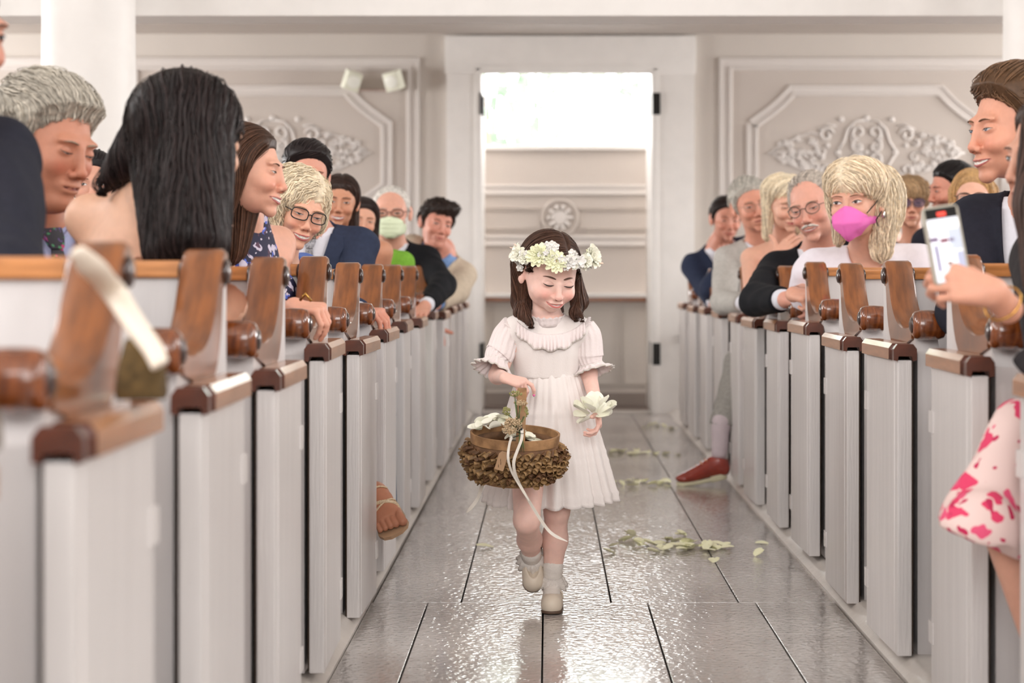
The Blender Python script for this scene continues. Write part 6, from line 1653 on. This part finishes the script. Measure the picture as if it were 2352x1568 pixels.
# ------------------------------------------------------------------ flowers
def petal_mesh(L, W_, cup, curl, n=6, m=5, wav=0.0, rr=None):
    V = []; rr = rr or rng
    for i in range(n):
        t = i/(n-1); w = W_*math.sin(math.pi*min(1, .10+t*.84))**.6
        for j in range(m):
            u = j/(m-1)*2-1
            V.append((u*w*.5, t*L, cup*(u*u)*w*.5+curl*t*t+wav*math.sin(u*5+t*4)))
    return np.array(V), grid_faces(n, m)
def flower_mesh(R_, layers, npet, cup=.5, rr=None, wav=.0006, wide=.62, e0=.25, e1=.42):
    V, Fc, n = [], [], 0; rr = rr or rng
    for l in range(layers):
        s = 1-.24*l; el = e0+e1*l
        for k in range(npet):
            v, f = petal_mesh(R_*s*rr.uniform(.88, 1.08), R_*wide*s*rr.uniform(.9, 1.1), cup, R_*.12*rr.uniform(-1, 1), wav=wav)
            a = 2*math.pi*(k+.5*l)/npet+rr.uniform(-.1, .1)
            Mx = Matrix.Rotation(a, 3, 'Z') @ Matrix.Rotation(el+rr.uniform(-.12, .12), 3, 'X')
            v = v@np.array(Mx).T; V.append(v); Fc += [tuple(i+n for i in q) for q in f]; n += len(v)
    return np.concatenate(V), Fc
CREAM = cm('cream_petal', (255, 252, 236), rough=.55, var=.02, scale=60); WHP = cm('white_petal', (250, 247, 242), rough=.55, var=.03, scale=60)
LIME = cm('lime_petal', (248, 248, 212), rough=.55, var=.05, scale=60); GRN = cm('leaf_green', (120, 142, 84), rough=.6, var=.2, scale=40); BLSH = cm('blush_leaf', (236, 214, 196), rough=.6)
YEL = cm('flower_eye', (206, 150, 50), rough=.7, var=.3, scale=300); TWIG = cm('twig', (150, 136, 96), rough=.8)
fcr = thing('flower_crown', 'crown of cream and white flowers on the little girl\'s head', 'flower crown', tuple(gH.world(A3(0, 0, .05))))
fo_ = np.array(fcr.location)
def wr(a, dz=0, r=1.0):  # point of the wreath, a=0 in front, positive to the picture's right
    return gH.world(A3(math.sin(a)*.094*r, -.002-math.cos(a)*.104*r, .050+dz+.031*math.cos(a)))
b = MB(); b.tube([wr(t) for t in np.linspace(0, 6.283, 40)], .0035, 6, 1, False); b.build('wreath_wire', TWIG, fcr, True, fo_)
def place_flower(parent, pos, nrm, V, Fc, m, name='flower', eye=0, fo=None, roll=0):
    z = Vector(nrm).normalized(); q = z.to_track_quat('Z', 'Y').to_matrix() @ Matrix.Rotation(roll, 3, 'Z')
    R_ = np.array(q); o = link(name, mesh_of(name, V@R_.T+np.asarray(pos)-fo, Fc, m, True), parent)
    if eye:
        b = MB(); b.lathe([(-.001, eye), (eye*.35, eye*.85), (eye*.7, eye*.3)], 10, 2); vv = np.concatenate(b.V)@R_.T+np.asarray(pos)-fo
        link('flower_centre', mesh_of('flower_centre', vv, b.F, YEL, True), o)
    return o
frng = random.Random(21)
big = [(-.86, .008, .037, LIME, 4, 10, .0045), (-.36, -.004, .035, LIME, 3, 10, .0062), (.62, .002, .024, CREAM, 3, 7, 0), (1.12, .012, .040, CREAM, 5, 9, 0), (.02, -.002, .022, WHP, 3, 7, .002), (-1.25, -.006, .024, CREAM, 3, 7, .002), (2.2, 0, .03, CREAM, 3, 7, .003), (-2.2, 0, .03, CREAM, 3, 7, .003), (3.14, 0, .03, WHP, 3, 7, .003), (.32, .0, .022, WHP, 2, 6, .002), (1.6, 0, .028, LIME, 3, 7, 0), (-1.6, 0, .028, CREAM, 3, 7, 0)]
for a, dz, R_, m, ly, npt, eye in big:
    V, Fc = flower_mesh(R_, ly, npt+(3 if eye > .004 else 0), rr=frng, wide=.5 if eye > .004 else .78, cup=.5, e0=.12 if eye > .004 else .3, e1=.22 if eye > .004 else .34, wav=.0014); p = wr(a, dz, 1.10); nn = p-gH.world(A3(0, 0, .040)); nn /= np.linalg.norm(nn); nn = nn*.8+A3(0, -.5, .15)
    place_flower(fcr, p, nn, V, Fc, m, 'flower', eye, fo_, frng.uniform(0, 6))
for k in range(64):
    a = frng.uniform(-1.6, 1.5) if k < 54 else frng.uniform(-3.1, 3.1); R_ = frng.uniform(.009, .014)
    V, Fc = flower_mesh(R_, 2, 5, rr=frng, wide=.8); p = wr(a, frng.uniform(-.020, .018), frng.uniform(1.02, 1.14)); nn = p-gH.world(A3(0, 0, .03)); nn /= np.linalg.norm(nn)
    place_flower(fcr, p, nn+A3(0, -.4, frng.uniform(-.4, .4)), V, Fc, WHP if k % 3 else CREAM, 'small_flower', .0015 if k % 2 else 0, fo_)
for px, py, Y in ((1256, 563, 5.76), (1268, 561, 5.76), (1277, 566, 5.76), (1262, 575, 5.755), (1271, 574, 5.755), (1186, 594, 5.84), (1190, 603, 5.84), (1194, 616, 5.83), (1200, 599, 5.83), (1313, 580, 5.76), (1320, 585, 5.765)):
    V, Fc = flower_mesh(.012, 2, 5, rr=frng, wide=.95); place_flower(fcr, P(px, py, Y), A3(frng.uniform(-.4, .4), -1, .3), V, Fc, WHP, 'small_flower', 0, fo_)
for k in range(30):
    a = frng.uniform(-1.7, 1.7); p = wr(a, frng.uniform(-.01, .012), 1.04); v, f = petal_mesh(.018, .009, .3, .003); d_ = Vector((frng.uniform(-1, 1), -.5, frng.uniform(-.6, .8)))
    R_ = np.array(d_.to_track_quat('Y', 'Z').to_matrix()); link('leaf', mesh_of('leaf', v@R_.T+p-fo_, f, GRN, True), fcr)
for base, tips in ((P(1345, 598, 5.84), ((1372, 600), (1385, 606), (1380, 592), (1366, 612), (1358, 606), (1375, 612))), (P(1205, 576, 5.85), ((1172, 570), (1182, 563), (1188, 575))), (P(1225, 612, 5.80), ((1212, 618), (1200, 622), (1222, 622)))):
    for tx, ty in tips:
        e = P(tx, ty, 5.84); b = MB(); b.tube([base, (base+e)/2+A3(0, -.003, .004), e], .0008, 5); b.build('twig', BLSH, fcr, True, fo_)
        v, f = petal_mesh(.014, .011, .3, .002); R_ = np.array(Vector(e-base).to_track_quat('Y', 'Z').to_matrix() @ Matrix.Rotation(frng.uniform(-.6, .6), 3, 'Y')); link('leaf', mesh_of('leaf', v@R_.T+e-(e-base)*.25-fo_, f, BLSH, True), fcr)

# ------------------------------------------------------------------ the basket
BC = P(1183, 1003, 5.60); bt = thing('basket', 'oval brown basket of curled wood splints carried by the flower girl', 'basket', tuple(BC))
bt.rotation_euler = (math.radians(11), math.radians(1.5), math.radians(6))
BW = cm('basket_wood', (150, 112, 76), rough=.6, var=.2, scale=30, rgb2=(172, 132, 92)); CUR = cm('curl_wood', (134, 102, 66), rough=.6, var=.35, scale=45, rgb2=(168, 132, 86))
BIN = cm('basket_inner', (118, 84, 56), rough=.7, var=.25, scale=40)
def bring(z, rx, ry, n=48): t = np.linspace(0, 2*np.pi, n, endpoint=False); return np.stack([rx*np.cos(t), ry*np.sin(t), np.full(n, z)], 1)
prof = [(-.010, .118, .088), (-.035, .128, .096), (-.060, .131, .098), (-.085, .122, .090), (-.110, .100, .072), (-.124, .080, .056), (-.126, .02, .015)]
rows = [bring(z, a, c) for z, a, c in prof]; inner = [bring(z+.004, a-.006, c-.006) for z, a, c in prof[::-1]]
allr = rows+inner+[rows[0]]; V = np.concatenate(allr[:-1]); nn_ = 48; nr_ = len(allr)-1
Fc = [(i*nn_+j, i*nn_+(j+1) % nn_, ((i+1) % nr_)*nn_+(j+1) % nn_, ((i+1) % nr_)*nn_+j) for i in range(nr_) for j in range(nn_)]
link('basket_body', mesh_of('basket_body', V, Fc, BIN, True), bt)
def band(z0, z1, rx, ry, th_, name, m):
    rs_ = [bring(z0, rx, ry), bring(z1, rx+.002, ry+.002), bring(z1, rx-th_, ry-th_), bring(z0, rx-th_, ry-th_)]
    V = np.concatenate(rs_); Fc = [(i*nn_+j, i*nn_+(j+1) % nn_, ((i+1) % 4)*nn_+(j+1) % nn_, ((i+1) % 4)*nn_+j) for i in range(4) for j in range(nn_)]
    o = link(name, mesh_of(name, V, Fc, m, False), bt); smooth_by_angle(o.data, .6); return o
band(-.016, .012, .125, .092, .004, 'rim', BW); band(-.132, -.122, .088, .062, .006, 'base_hoop', BW)
# curls: rolled splint ends standing off the wall
b = MB(); tq = np.linspace(.3, 5.9, 9); Vc = []
for x, r_ in ((0, .0052), (.011, .0068), (.022, .0086)):
    for t in tq: Vc.append((x, r_*math.cos(t)+.0, r_*math.sin(t)))
for x, r_ in ((0, .0042), (.011, .0056), (.022, .0070)):
    for t in tq: Vc.append((x, r_*math.cos(t), r_*math.sin(t)))
k9 = 9; Fq = [(i*k9+j, i*k9+j+1, (i+1)*k9+j+1, (i+1)*k9+j) for i in range(2) for j in range(8)]+[(27+i*k9+j, 27+(i+1)*k9+j, 27+(i+1)*k9+j+1, 27+i*k9+j+1) for i in range(2) for j in range(8)]
Fq += [(2*k9+j, 2*k9+j+1, 27+2*k9+j+1, 27+2*k9+j) for j in range(8)]
curl = mesh_of('curl', Vc, Fq, CUR, True); curl2 = mesh_of('curl', np.array(Vc)*A3(.9, .8, 1.1), Fq, cm('curl_wood_dark', (108, 74, 44), rough=.65, var=.4, scale=50), True)
crng = random.Random(8); cnt = 0
for rI, z in enumerate((-.026, -.043, -.060, -.077, -.094, -.109)):
    i = next(k for k in range(len(prof)-1) if prof[k+1][0] <= z); t = (z-prof[i][0])/(prof[i+1][0]-prof[i][0]); rx = prof[i][1]+(prof[i+1][1]-prof[i][1])*t; ry = prof[i][2]+(prof[i+1][2]-prof[i][2])*t
    n = 46 if rI < 5 else 38
    for k in range(n):
        a = 2*math.pi*(k+.5*(rI % 2))/n+crng.uniform(-.03, .03); 
        o = link('curl', curl if crng.random() < .68 else curl2, bt)
        slope = (prof[i+1][1]-prof[i][1])/(prof[i+1][0]-prof[i][0])
        o.location = ((rx+.005)*math.cos(a), (ry+.005)*math.sin(a), z+crng.uniform(-.003, .003))
        nx = math.atan2(math.sin(a)/ry, math.cos(a)/rx)
        o.rotation_euler = Euler((crng.uniform(-.6, .6), .25+crng.uniform(-.35, .35)+.5*max(0, -slope), nx-.9+crng.uniform(-.25, .25)), 'XYZ'); s = crng.uniform(.95, 1.3); o.scale = (s, s, s)
# handle: flat strap arching from front to back
hp_ = [(0, .092*math.cos(t)*1.0, .010+.128*math.sin(t)) for t in np.linspace(0, math.pi, 25)]
hp_ = [(0.014+y_*.08, y_, z_) for (_, y_, z_) in hp_]
V = []
for x_, y_, z_ in hp_:
    nn2 = np.array([y_/.092, (z_-.01)/.128]); nn2 /= np.linalg.norm(nn2)
    for dx, dr in ((-.0125, 0), (.0125, 0), (.0125, .003), (-.0125, .003)): V.append((x_+dx, y_+nn2[0]*dr, z_+nn2[1]*dr))
Fc = [(i*4+j, i*4+(j+1) % 4, i*4+4+(j+1) % 4, i*4+4+j) for i in range(24) for j in range(4)]+[(0, 1, 2, 3), (99, 98, 97, 96)]
link('handle', mesh_of('handle', V, Fc, BW, False), bt)
# cream petals heaped inside, kraft tag
Mb = Matrix.LocRotScale(Vector(BC), bt.rotation_euler, None)
def bw(x, y, z): return np.array(Mb @ Vector((x, y, z)))
pv = [petal_mesh(.042, .034, .35, .008), petal_mesh(.036, .030, .5, -.006), petal_mesh(.030, .028, .3, .010)]
pmesh = [mesh_of('petal', v-A3(0, .018, 0), f, CREAM, True) for v, f in pv]
for k in range(44):
    a = crng.uniform(0, 6.28); r_ = math.sqrt(crng.random()); x, y = r_*.10*math.cos(a)-.016, r_*.07*math.sin(a)
    h_ = .016*(1-r_)+(.038 if x < -.01 else -.006)+crng.uniform(-.006, .006)-.006
    if x < -.1: h_ -= .01
    o = link('petal', pmesh[k % 3], None, tuple(bw(x, y, h_))); o.rotation_euler = (crng.uniform(-.7, .7), crng.uniform(-.7, .7), crng.uniform(0, 6.28)); tag(o, 'cream flower petal heaped inside the brown basket', 'petal', 'petals in the basket')
tg = thing('gift_tag', 'small kraft paper tag hanging on the front of the basket', 'tag', tuple(P(1152, 1058, 5.45)))
tg.rotation_euler = (math.radians(8), math.radians(17), 0)
b = MB(); b.prism([(-.0125, -.027), (.0125, -.027), (.0125, .018), (.006, .027), (-.006, .027), (-.0125, .018)], 1, -.0005, .0005); b.build('paper', cm('kraft_paper', (178, 142, 108), rough=.8, var=.06), tg)
for k, (x0, z0, w) in enumerate(((-.004, .004, .006), (-.001, -.004, .007), (-.005, -.012, .008))):
    b = MB(); b.tube([(x0+w*t*.3, -.0012, z0-w*1.0*t+.0018*math.sin(t*14)) for t in np.linspace(0, 1, 14)], .0004, 4); b.build('handwriting', cm('ink', (90, 66, 52), rough=.8), tg)
b = MB(); b.tube([(0, -.001, .022), (.006, .006, .036), (.010, .02, .052)], .0006, 4); b.build('string', TWIG, tg, True)

# dried yarrow tied to the handle
YA = cm('dried_yarrow', (196, 168, 132), rough=.9, var=.25, scale=200, rgb2=(214, 190, 156)); YG = cm('green_yarrow', (188, 180, 128), rough=.9, var=.3, scale=200, rgb2=(150, 150, 90)); DKG = cm('dark_stem', (62, 72, 48), rough=.8)
yb_ = thing('dried_flower_bunch', 'bunch of dried cream yarrow tied to the basket handle with dark stems', 'dried flowers', tuple(P(1192, 990, 5.47)))
yo = np.array(yb_.location); yr = random.Random(5)
for px, py, Y, rx, rz, m in ((1184, 904, 5.49, 15, 6, YG), (1196, 925, 5.49, 15, 7, YA), (1164, 944, 5.48, 9, 11, YG), (1207, 945, 5.52, 6, 13, YG), (1170, 968, 5.46, 12, 10, YA), (1179, 976, 5.45, 20, 18, YA), (1168, 986, 5.45, 14, 12, YA)):
    c = P(px, py, Y); b = MB(); s_ = Y/F
    for k in range(int(rx*rz*.42)+14):
        a = yr.uniform(0, 6.28); q = math.sqrt(yr.random()); r_ = yr.uniform(1.6, 2.8)*s_
        bx, by, bz = c[0]+q*rx*s_*math.cos(a), c[1]-.006*(1-q*q)+yr.uniform(-.002, .002), c[2]+q*rz*s_*math.sin(a)
        b.add([(bx-r_, by, bz), (bx+r_, by, bz), (bx, by-r_, bz), (bx, by+r_, bz), (bx, by, bz-r_), (bx, by, bz+r_)], [(0, 2, 5), (2, 1, 5), (1, 3, 5), (3, 0, 5), (2, 0, 4), (1, 2, 4), (3, 1, 4), (0, 3, 4)])
    hd = b.build('yarrow_head', m, yb_, True, yo); hd['kind'] = 'stuff'
    for k in range(4):
        b = MB(); b.tube([c+A3(yr.uniform(-.006, .006), .004, -.002), (c+P(1192, 985, 5.47))/2+A3(yr.uniform(-.004, .004), 0, 0), P(1192+yr.uniform(-4, 4), 985, 5.465)], .0008, 4); b.build('stem', DKG if k % 2 else GRN, yb_, True, yo)
for k in range(9):
    p0 = P(1193, 984, 5.46); b = MB(); e = P(1193+yr.uniform(-8, 14), 1030+yr.uniform(-8, 18), 5.45); b.tube([p0, (p0+e)/2+A3(.002, -.002, 0), e], [.0014, .0012, .0006], 5); b.build('stem', DKG if k % 2 else GRN, yb_, True, yo)
b = MB(); b.tube([P(1188, 984, 5.455), P(1200, 984, 5.455)], .009, 10, .7); b.build('binding', cm('dark_twine', (44, 42, 38), rough=.7), yb_, True, yo)
for px, py in ((1186, 992), (1201, 975), (1193, 1000)):
    v, f = petal_mesh(.020, .014, .3, .004); R_ = np.array(Vector((frng.uniform(-1, 1), -.3, -.4)).to_track_quat('Y', 'Z').to_matrix()); link('leaf', mesh_of('leaf', v@R_.T+P(px, py, 5.45)-yo, f, cm('dark_leaf', (52, 64, 52), rough=.6), True), yb_)
RB_ = cm('ivory_ribbon', (236, 228, 216), rough=.4, spec=.5)
def ribbon(pts, w, lab, nm='ribbon', Y0=None):
    q = spline([P(*p) for p in pts], 34); c = q[0]; t = thing(nm, lab, 'ribbon', tuple(c))
    T = np.gradient(q, axis=0); T /= np.linalg.norm(T, axis=1, keepdims=True); V = []
    for i in range(len(q)):
        a = .5*math.sin(i*.25); S_ = np.cross(T[i], A3(math.sin(a), -math.cos(a), 0)); S_ /= np.linalg.norm(S_); n_ = np.cross(T[i], S_)
        ww = w*(1 if i < 31 else (34-i)/4)
        V += [q[i]-S_*ww+n_*.0003, q[i]+S_*ww+n_*.0003, q[i]+S_*ww-n_*.0003, q[i]-S_*ww-n_*.0003]
    Fc = [(i*4+j, i*4+(j+1) % 4, i*4+4+(j+1) % 4, i*4+4+j) for i in range(len(q)-1) for j in range(4)]+[(0, 1, 2, 3), tuple(len(V)-k for k in (1, 2, 3, 4))]
    link('band', mesh_of('band', np.array(V)-c, Fc, RB_, False), t); smooth_by_angle(t.children[0].data, .8)
ribbon([(1199, 985, 5.45), (1198, 1008, 5.445), (1188, 1035, 5.44), (1180, 1062, 5.44), (1186, 1095, 5.46), (1212, 1145, 5.50), (1250, 1205, 5.52), (1272, 1228, 5.52), (1303, 1243, 5.52)], .0042, 'long ivory ribbon trailing from the basket across the girl\'s knee')
ribbon([(1176, 1002, 5.45), (1170, 1020, 5.445), (1167, 1050, 5.44), (1174, 1080, 5.45), (1190, 1108, 5.47), (1215, 1150, 5.49)], .0036, 'short ivory ribbon looping down the front of the basket')
ribbon([(1110, 1098, 5.72), (1106, 1118, 5.73), (1095, 1148, 5.73), (1072, 1177, 5.73)], .0052, 'ivory ribbon end hanging below the left side of the basket')

# cream petals held in her other hand
hb = thing('petal_handful', 'handful of large cream petals held in the girl\'s lowered hand', 'petals', tuple(P(1366, 946, 5.74))); ho = np.array(hb.location)
V5, F5 = petal_mesh(.050, .056, .55, .014, 8, 7, .0014)
for k, (px, py, ax_, ez, s) in enumerate(((1362, 948, -.5, .9, 1.0), (1350, 950, -1.0, .35, 1.05), (1372, 945, .45, .9, .9), (1385, 945, 1.1, .25, .95), (1366, 938, 0, 1.1, .95), (1358, 958, -.7, -.7, .85), (1376, 955, .2, .3, .9), (1345, 942, -1.2, .1, .8), (1368, 948, .1, .5, .8), (1355, 940, -.8, .7, .9), (1378, 938, .8, .7, .9), (1372, 952, .7, -.2, .8), (1358, 945, -.3, .2, .9), (1380, 948, 1.3, .6, .85), (1348, 955, -1.3, -.3, .8))):
    d_ = Vector((math.sin(ax_), -.35, ez*.8)).normalized(); R_ = np.array(d_.to_track_quat('Y', 'Z').to_matrix() @ Matrix.Rotation(frng.uniform(-.8, .8), 3, 'Y'))
    link('petal', mesh_of('petal', (V5*s)@R_.T+P(px, py, 5.735+.004*(k % 3))-ho, F5, CREAM, True), hb)

# ------------------------------------------------------------------ petals on the floor
def floor_at(px, py): Y = CH*F/(py-635.0); return ((px-1258)*Y/F, Y)
pf = [petal_mesh(.040, .034, .4, .006, wav=.001), petal_mesh(.046, .032, .25, -.004), petal_mesh(.034, .030, .6, .010)]
PET = cm('floor_petal', (255, 252, 216), rough=.6, var=.03, scale=40)
pfm = [mesh_of('petal', v-A3(0, .02, 0), f, PET, True) for v, f in pf]
pr_ = random.Random(17); gi = 0
def drop(px, py, lab, grp, h_=0):
    global gi
    x, y = floor_at(px, py); o = link('petal', pfm[gi % 3], None, (x, y, .004+h_)); gi += 1
    o.rotation_euler = (pr_.uniform(-.15, .3), pr_.uniform(-.25, .25), pr_.uniform(0, 6.28)); s = pr_.uniform(1.0, 1.4); o.scale = (s, s, s); tag(o, lab, 'petal', grp)
    z = min((o.rotation_euler.to_matrix()@(v.co*s)).z for v in o.data.vertices); o.location.z = .0005-z+h_
L1 = 'pale yellow petal in the large drift on the floor right of the girl'
for cx, cy, sx, sy, n in ((1446, 1240, 12, 6, 4), (1485, 1250, 30, 4, 7), (1520, 1265, 22, 8, 6), (1570, 1250, 40, 7, 9), (1600, 1262, 35, 9, 12), (1650, 1258, 30, 6, 9), (1556, 1228, 9, 3, 2)):
    for k in range(n): drop(cx+pr_.uniform(-1, 1)*sx, cy+pr_.uniform(-1, 1)*sy, L1, 'petals in the large drift', .004*(k % 3))
for px, py, lab in ((1112, 1258, 'single curled petal on the floor left of the girl'), (1412, 1256, 'small folded petal just right of the girl\'s foot'), (1398, 1272, 'flat pale petal lying across the dark floor joint'), (1747, 1248, 'petal nearest the right pew doors, farther one'), (1745, 1276, 'ragged petal nearest the right pew doors, nearer one'), (1640, 1290, 'narrow petal in front of the large petal drift')):
    drop(px, py, lab, None)
for cx, cy, sx, sy, n in ((1420, 1110, 22, 5, 5), (1465, 1113, 20, 7, 6), (1515, 1115, 26, 8, 8)):
    for k in range(n): drop(cx+pr_.uniform(-1, 1)*sx, cy+pr_.uniform(-1, 1)*sy, 'pale petal in the middle row beside the red-brown shoe', 'petals in the middle row', .004*(k % 2))
for cx, cy, sx, sy, n in ((1440, 1040, 50, 4, 10), (1500, 1043, 25, 4, 4), (1545, 1042, 15, 3, 3)):
    for k in range(n): drop(cx+pr_.uniform(-1, 1)*sx, cy+pr_.uniform(-1, 1)*sy, 'small pale petal in the farther row across the aisle', 'petals in the farther row')
for k in range(7): drop(1480+k*11+pr_.uniform(-5, 5), 980+pr_.uniform(-5, 6), 'tiny pale petal near the door threshold', 'petals near the threshold')

# ------------------------------------------------------------------ brown pouches with cream ribbons on the nearest left pews
PO = cm('brown_burlap', (92, 72, 40), rough=.95, var=.3, scale=60, bump=.5, bscale=150)
for k, (c, lab) in enumerate(((P(325, 848, 2.52), 'dark brown burlap pouch hanging on the nearest left pew end'), (P(-62, 965, 1.85), 'dark brown pouch cut by the left edge of the photo'))):
    t = thing('pouch', lab, 'pouch', tuple(c)); b = MB(); s_ = c[1]/F; w, hh_ = 58*s_, 68*s_
    prof = [(-hh_, w*.95, .026), (-hh_*.8, w*1.02, .030), (0, w*.92, .028), (hh_*.7, w*.72, .020), (hh_, w*.62, .014), (hh_*1.05, w*.5, .010)]
    V = []; n = 24
    for z, a, d_ in prof:
        for i in range(n):
            an_ = 2*math.pi*i/n; cc_, ss = math.cos(an_), math.sin(an_); V.append((a*np.sign(cc_)*abs(cc_)**.6, d_*np.sign(ss)*abs(ss)**.6, z))
    Fc = [(i*n+j, i*n+(j+1) % n, (i+1)*n+(j+1) % n, (i+1)*n+j) for i in range(len(prof)-1) for j in range(n)]+[tuple(range(n-1, -1, -1)), tuple(range((len(prof)-1)*n, len(prof)*n))]
    link('sack', mesh_of('sack', V, Fc, PO, True), t)
q = [P(176, 574, 2.44), P(215, 618, 2.48), P(262, 670, 2.56), P(310, 745, 2.52), P(350, 800, 2.48), P(368, 838, 2.46)]
t = thing('ribbon_band', 'wide cream ribbon slanting from the pew top to the brown pouch', 'ribbon', tuple(q[0]))
b = MB(); b.tube(spline(q, 24), np.interp(np.linspace(0, 1, 24), [0, .2, .5, 1], [.010, .0185, .0155, .012]), 14, .35, True, A3(0, 1, 0)); b.build('band', cm('cream_satin', (236, 224, 208), rough=.4), t, True, q[0])
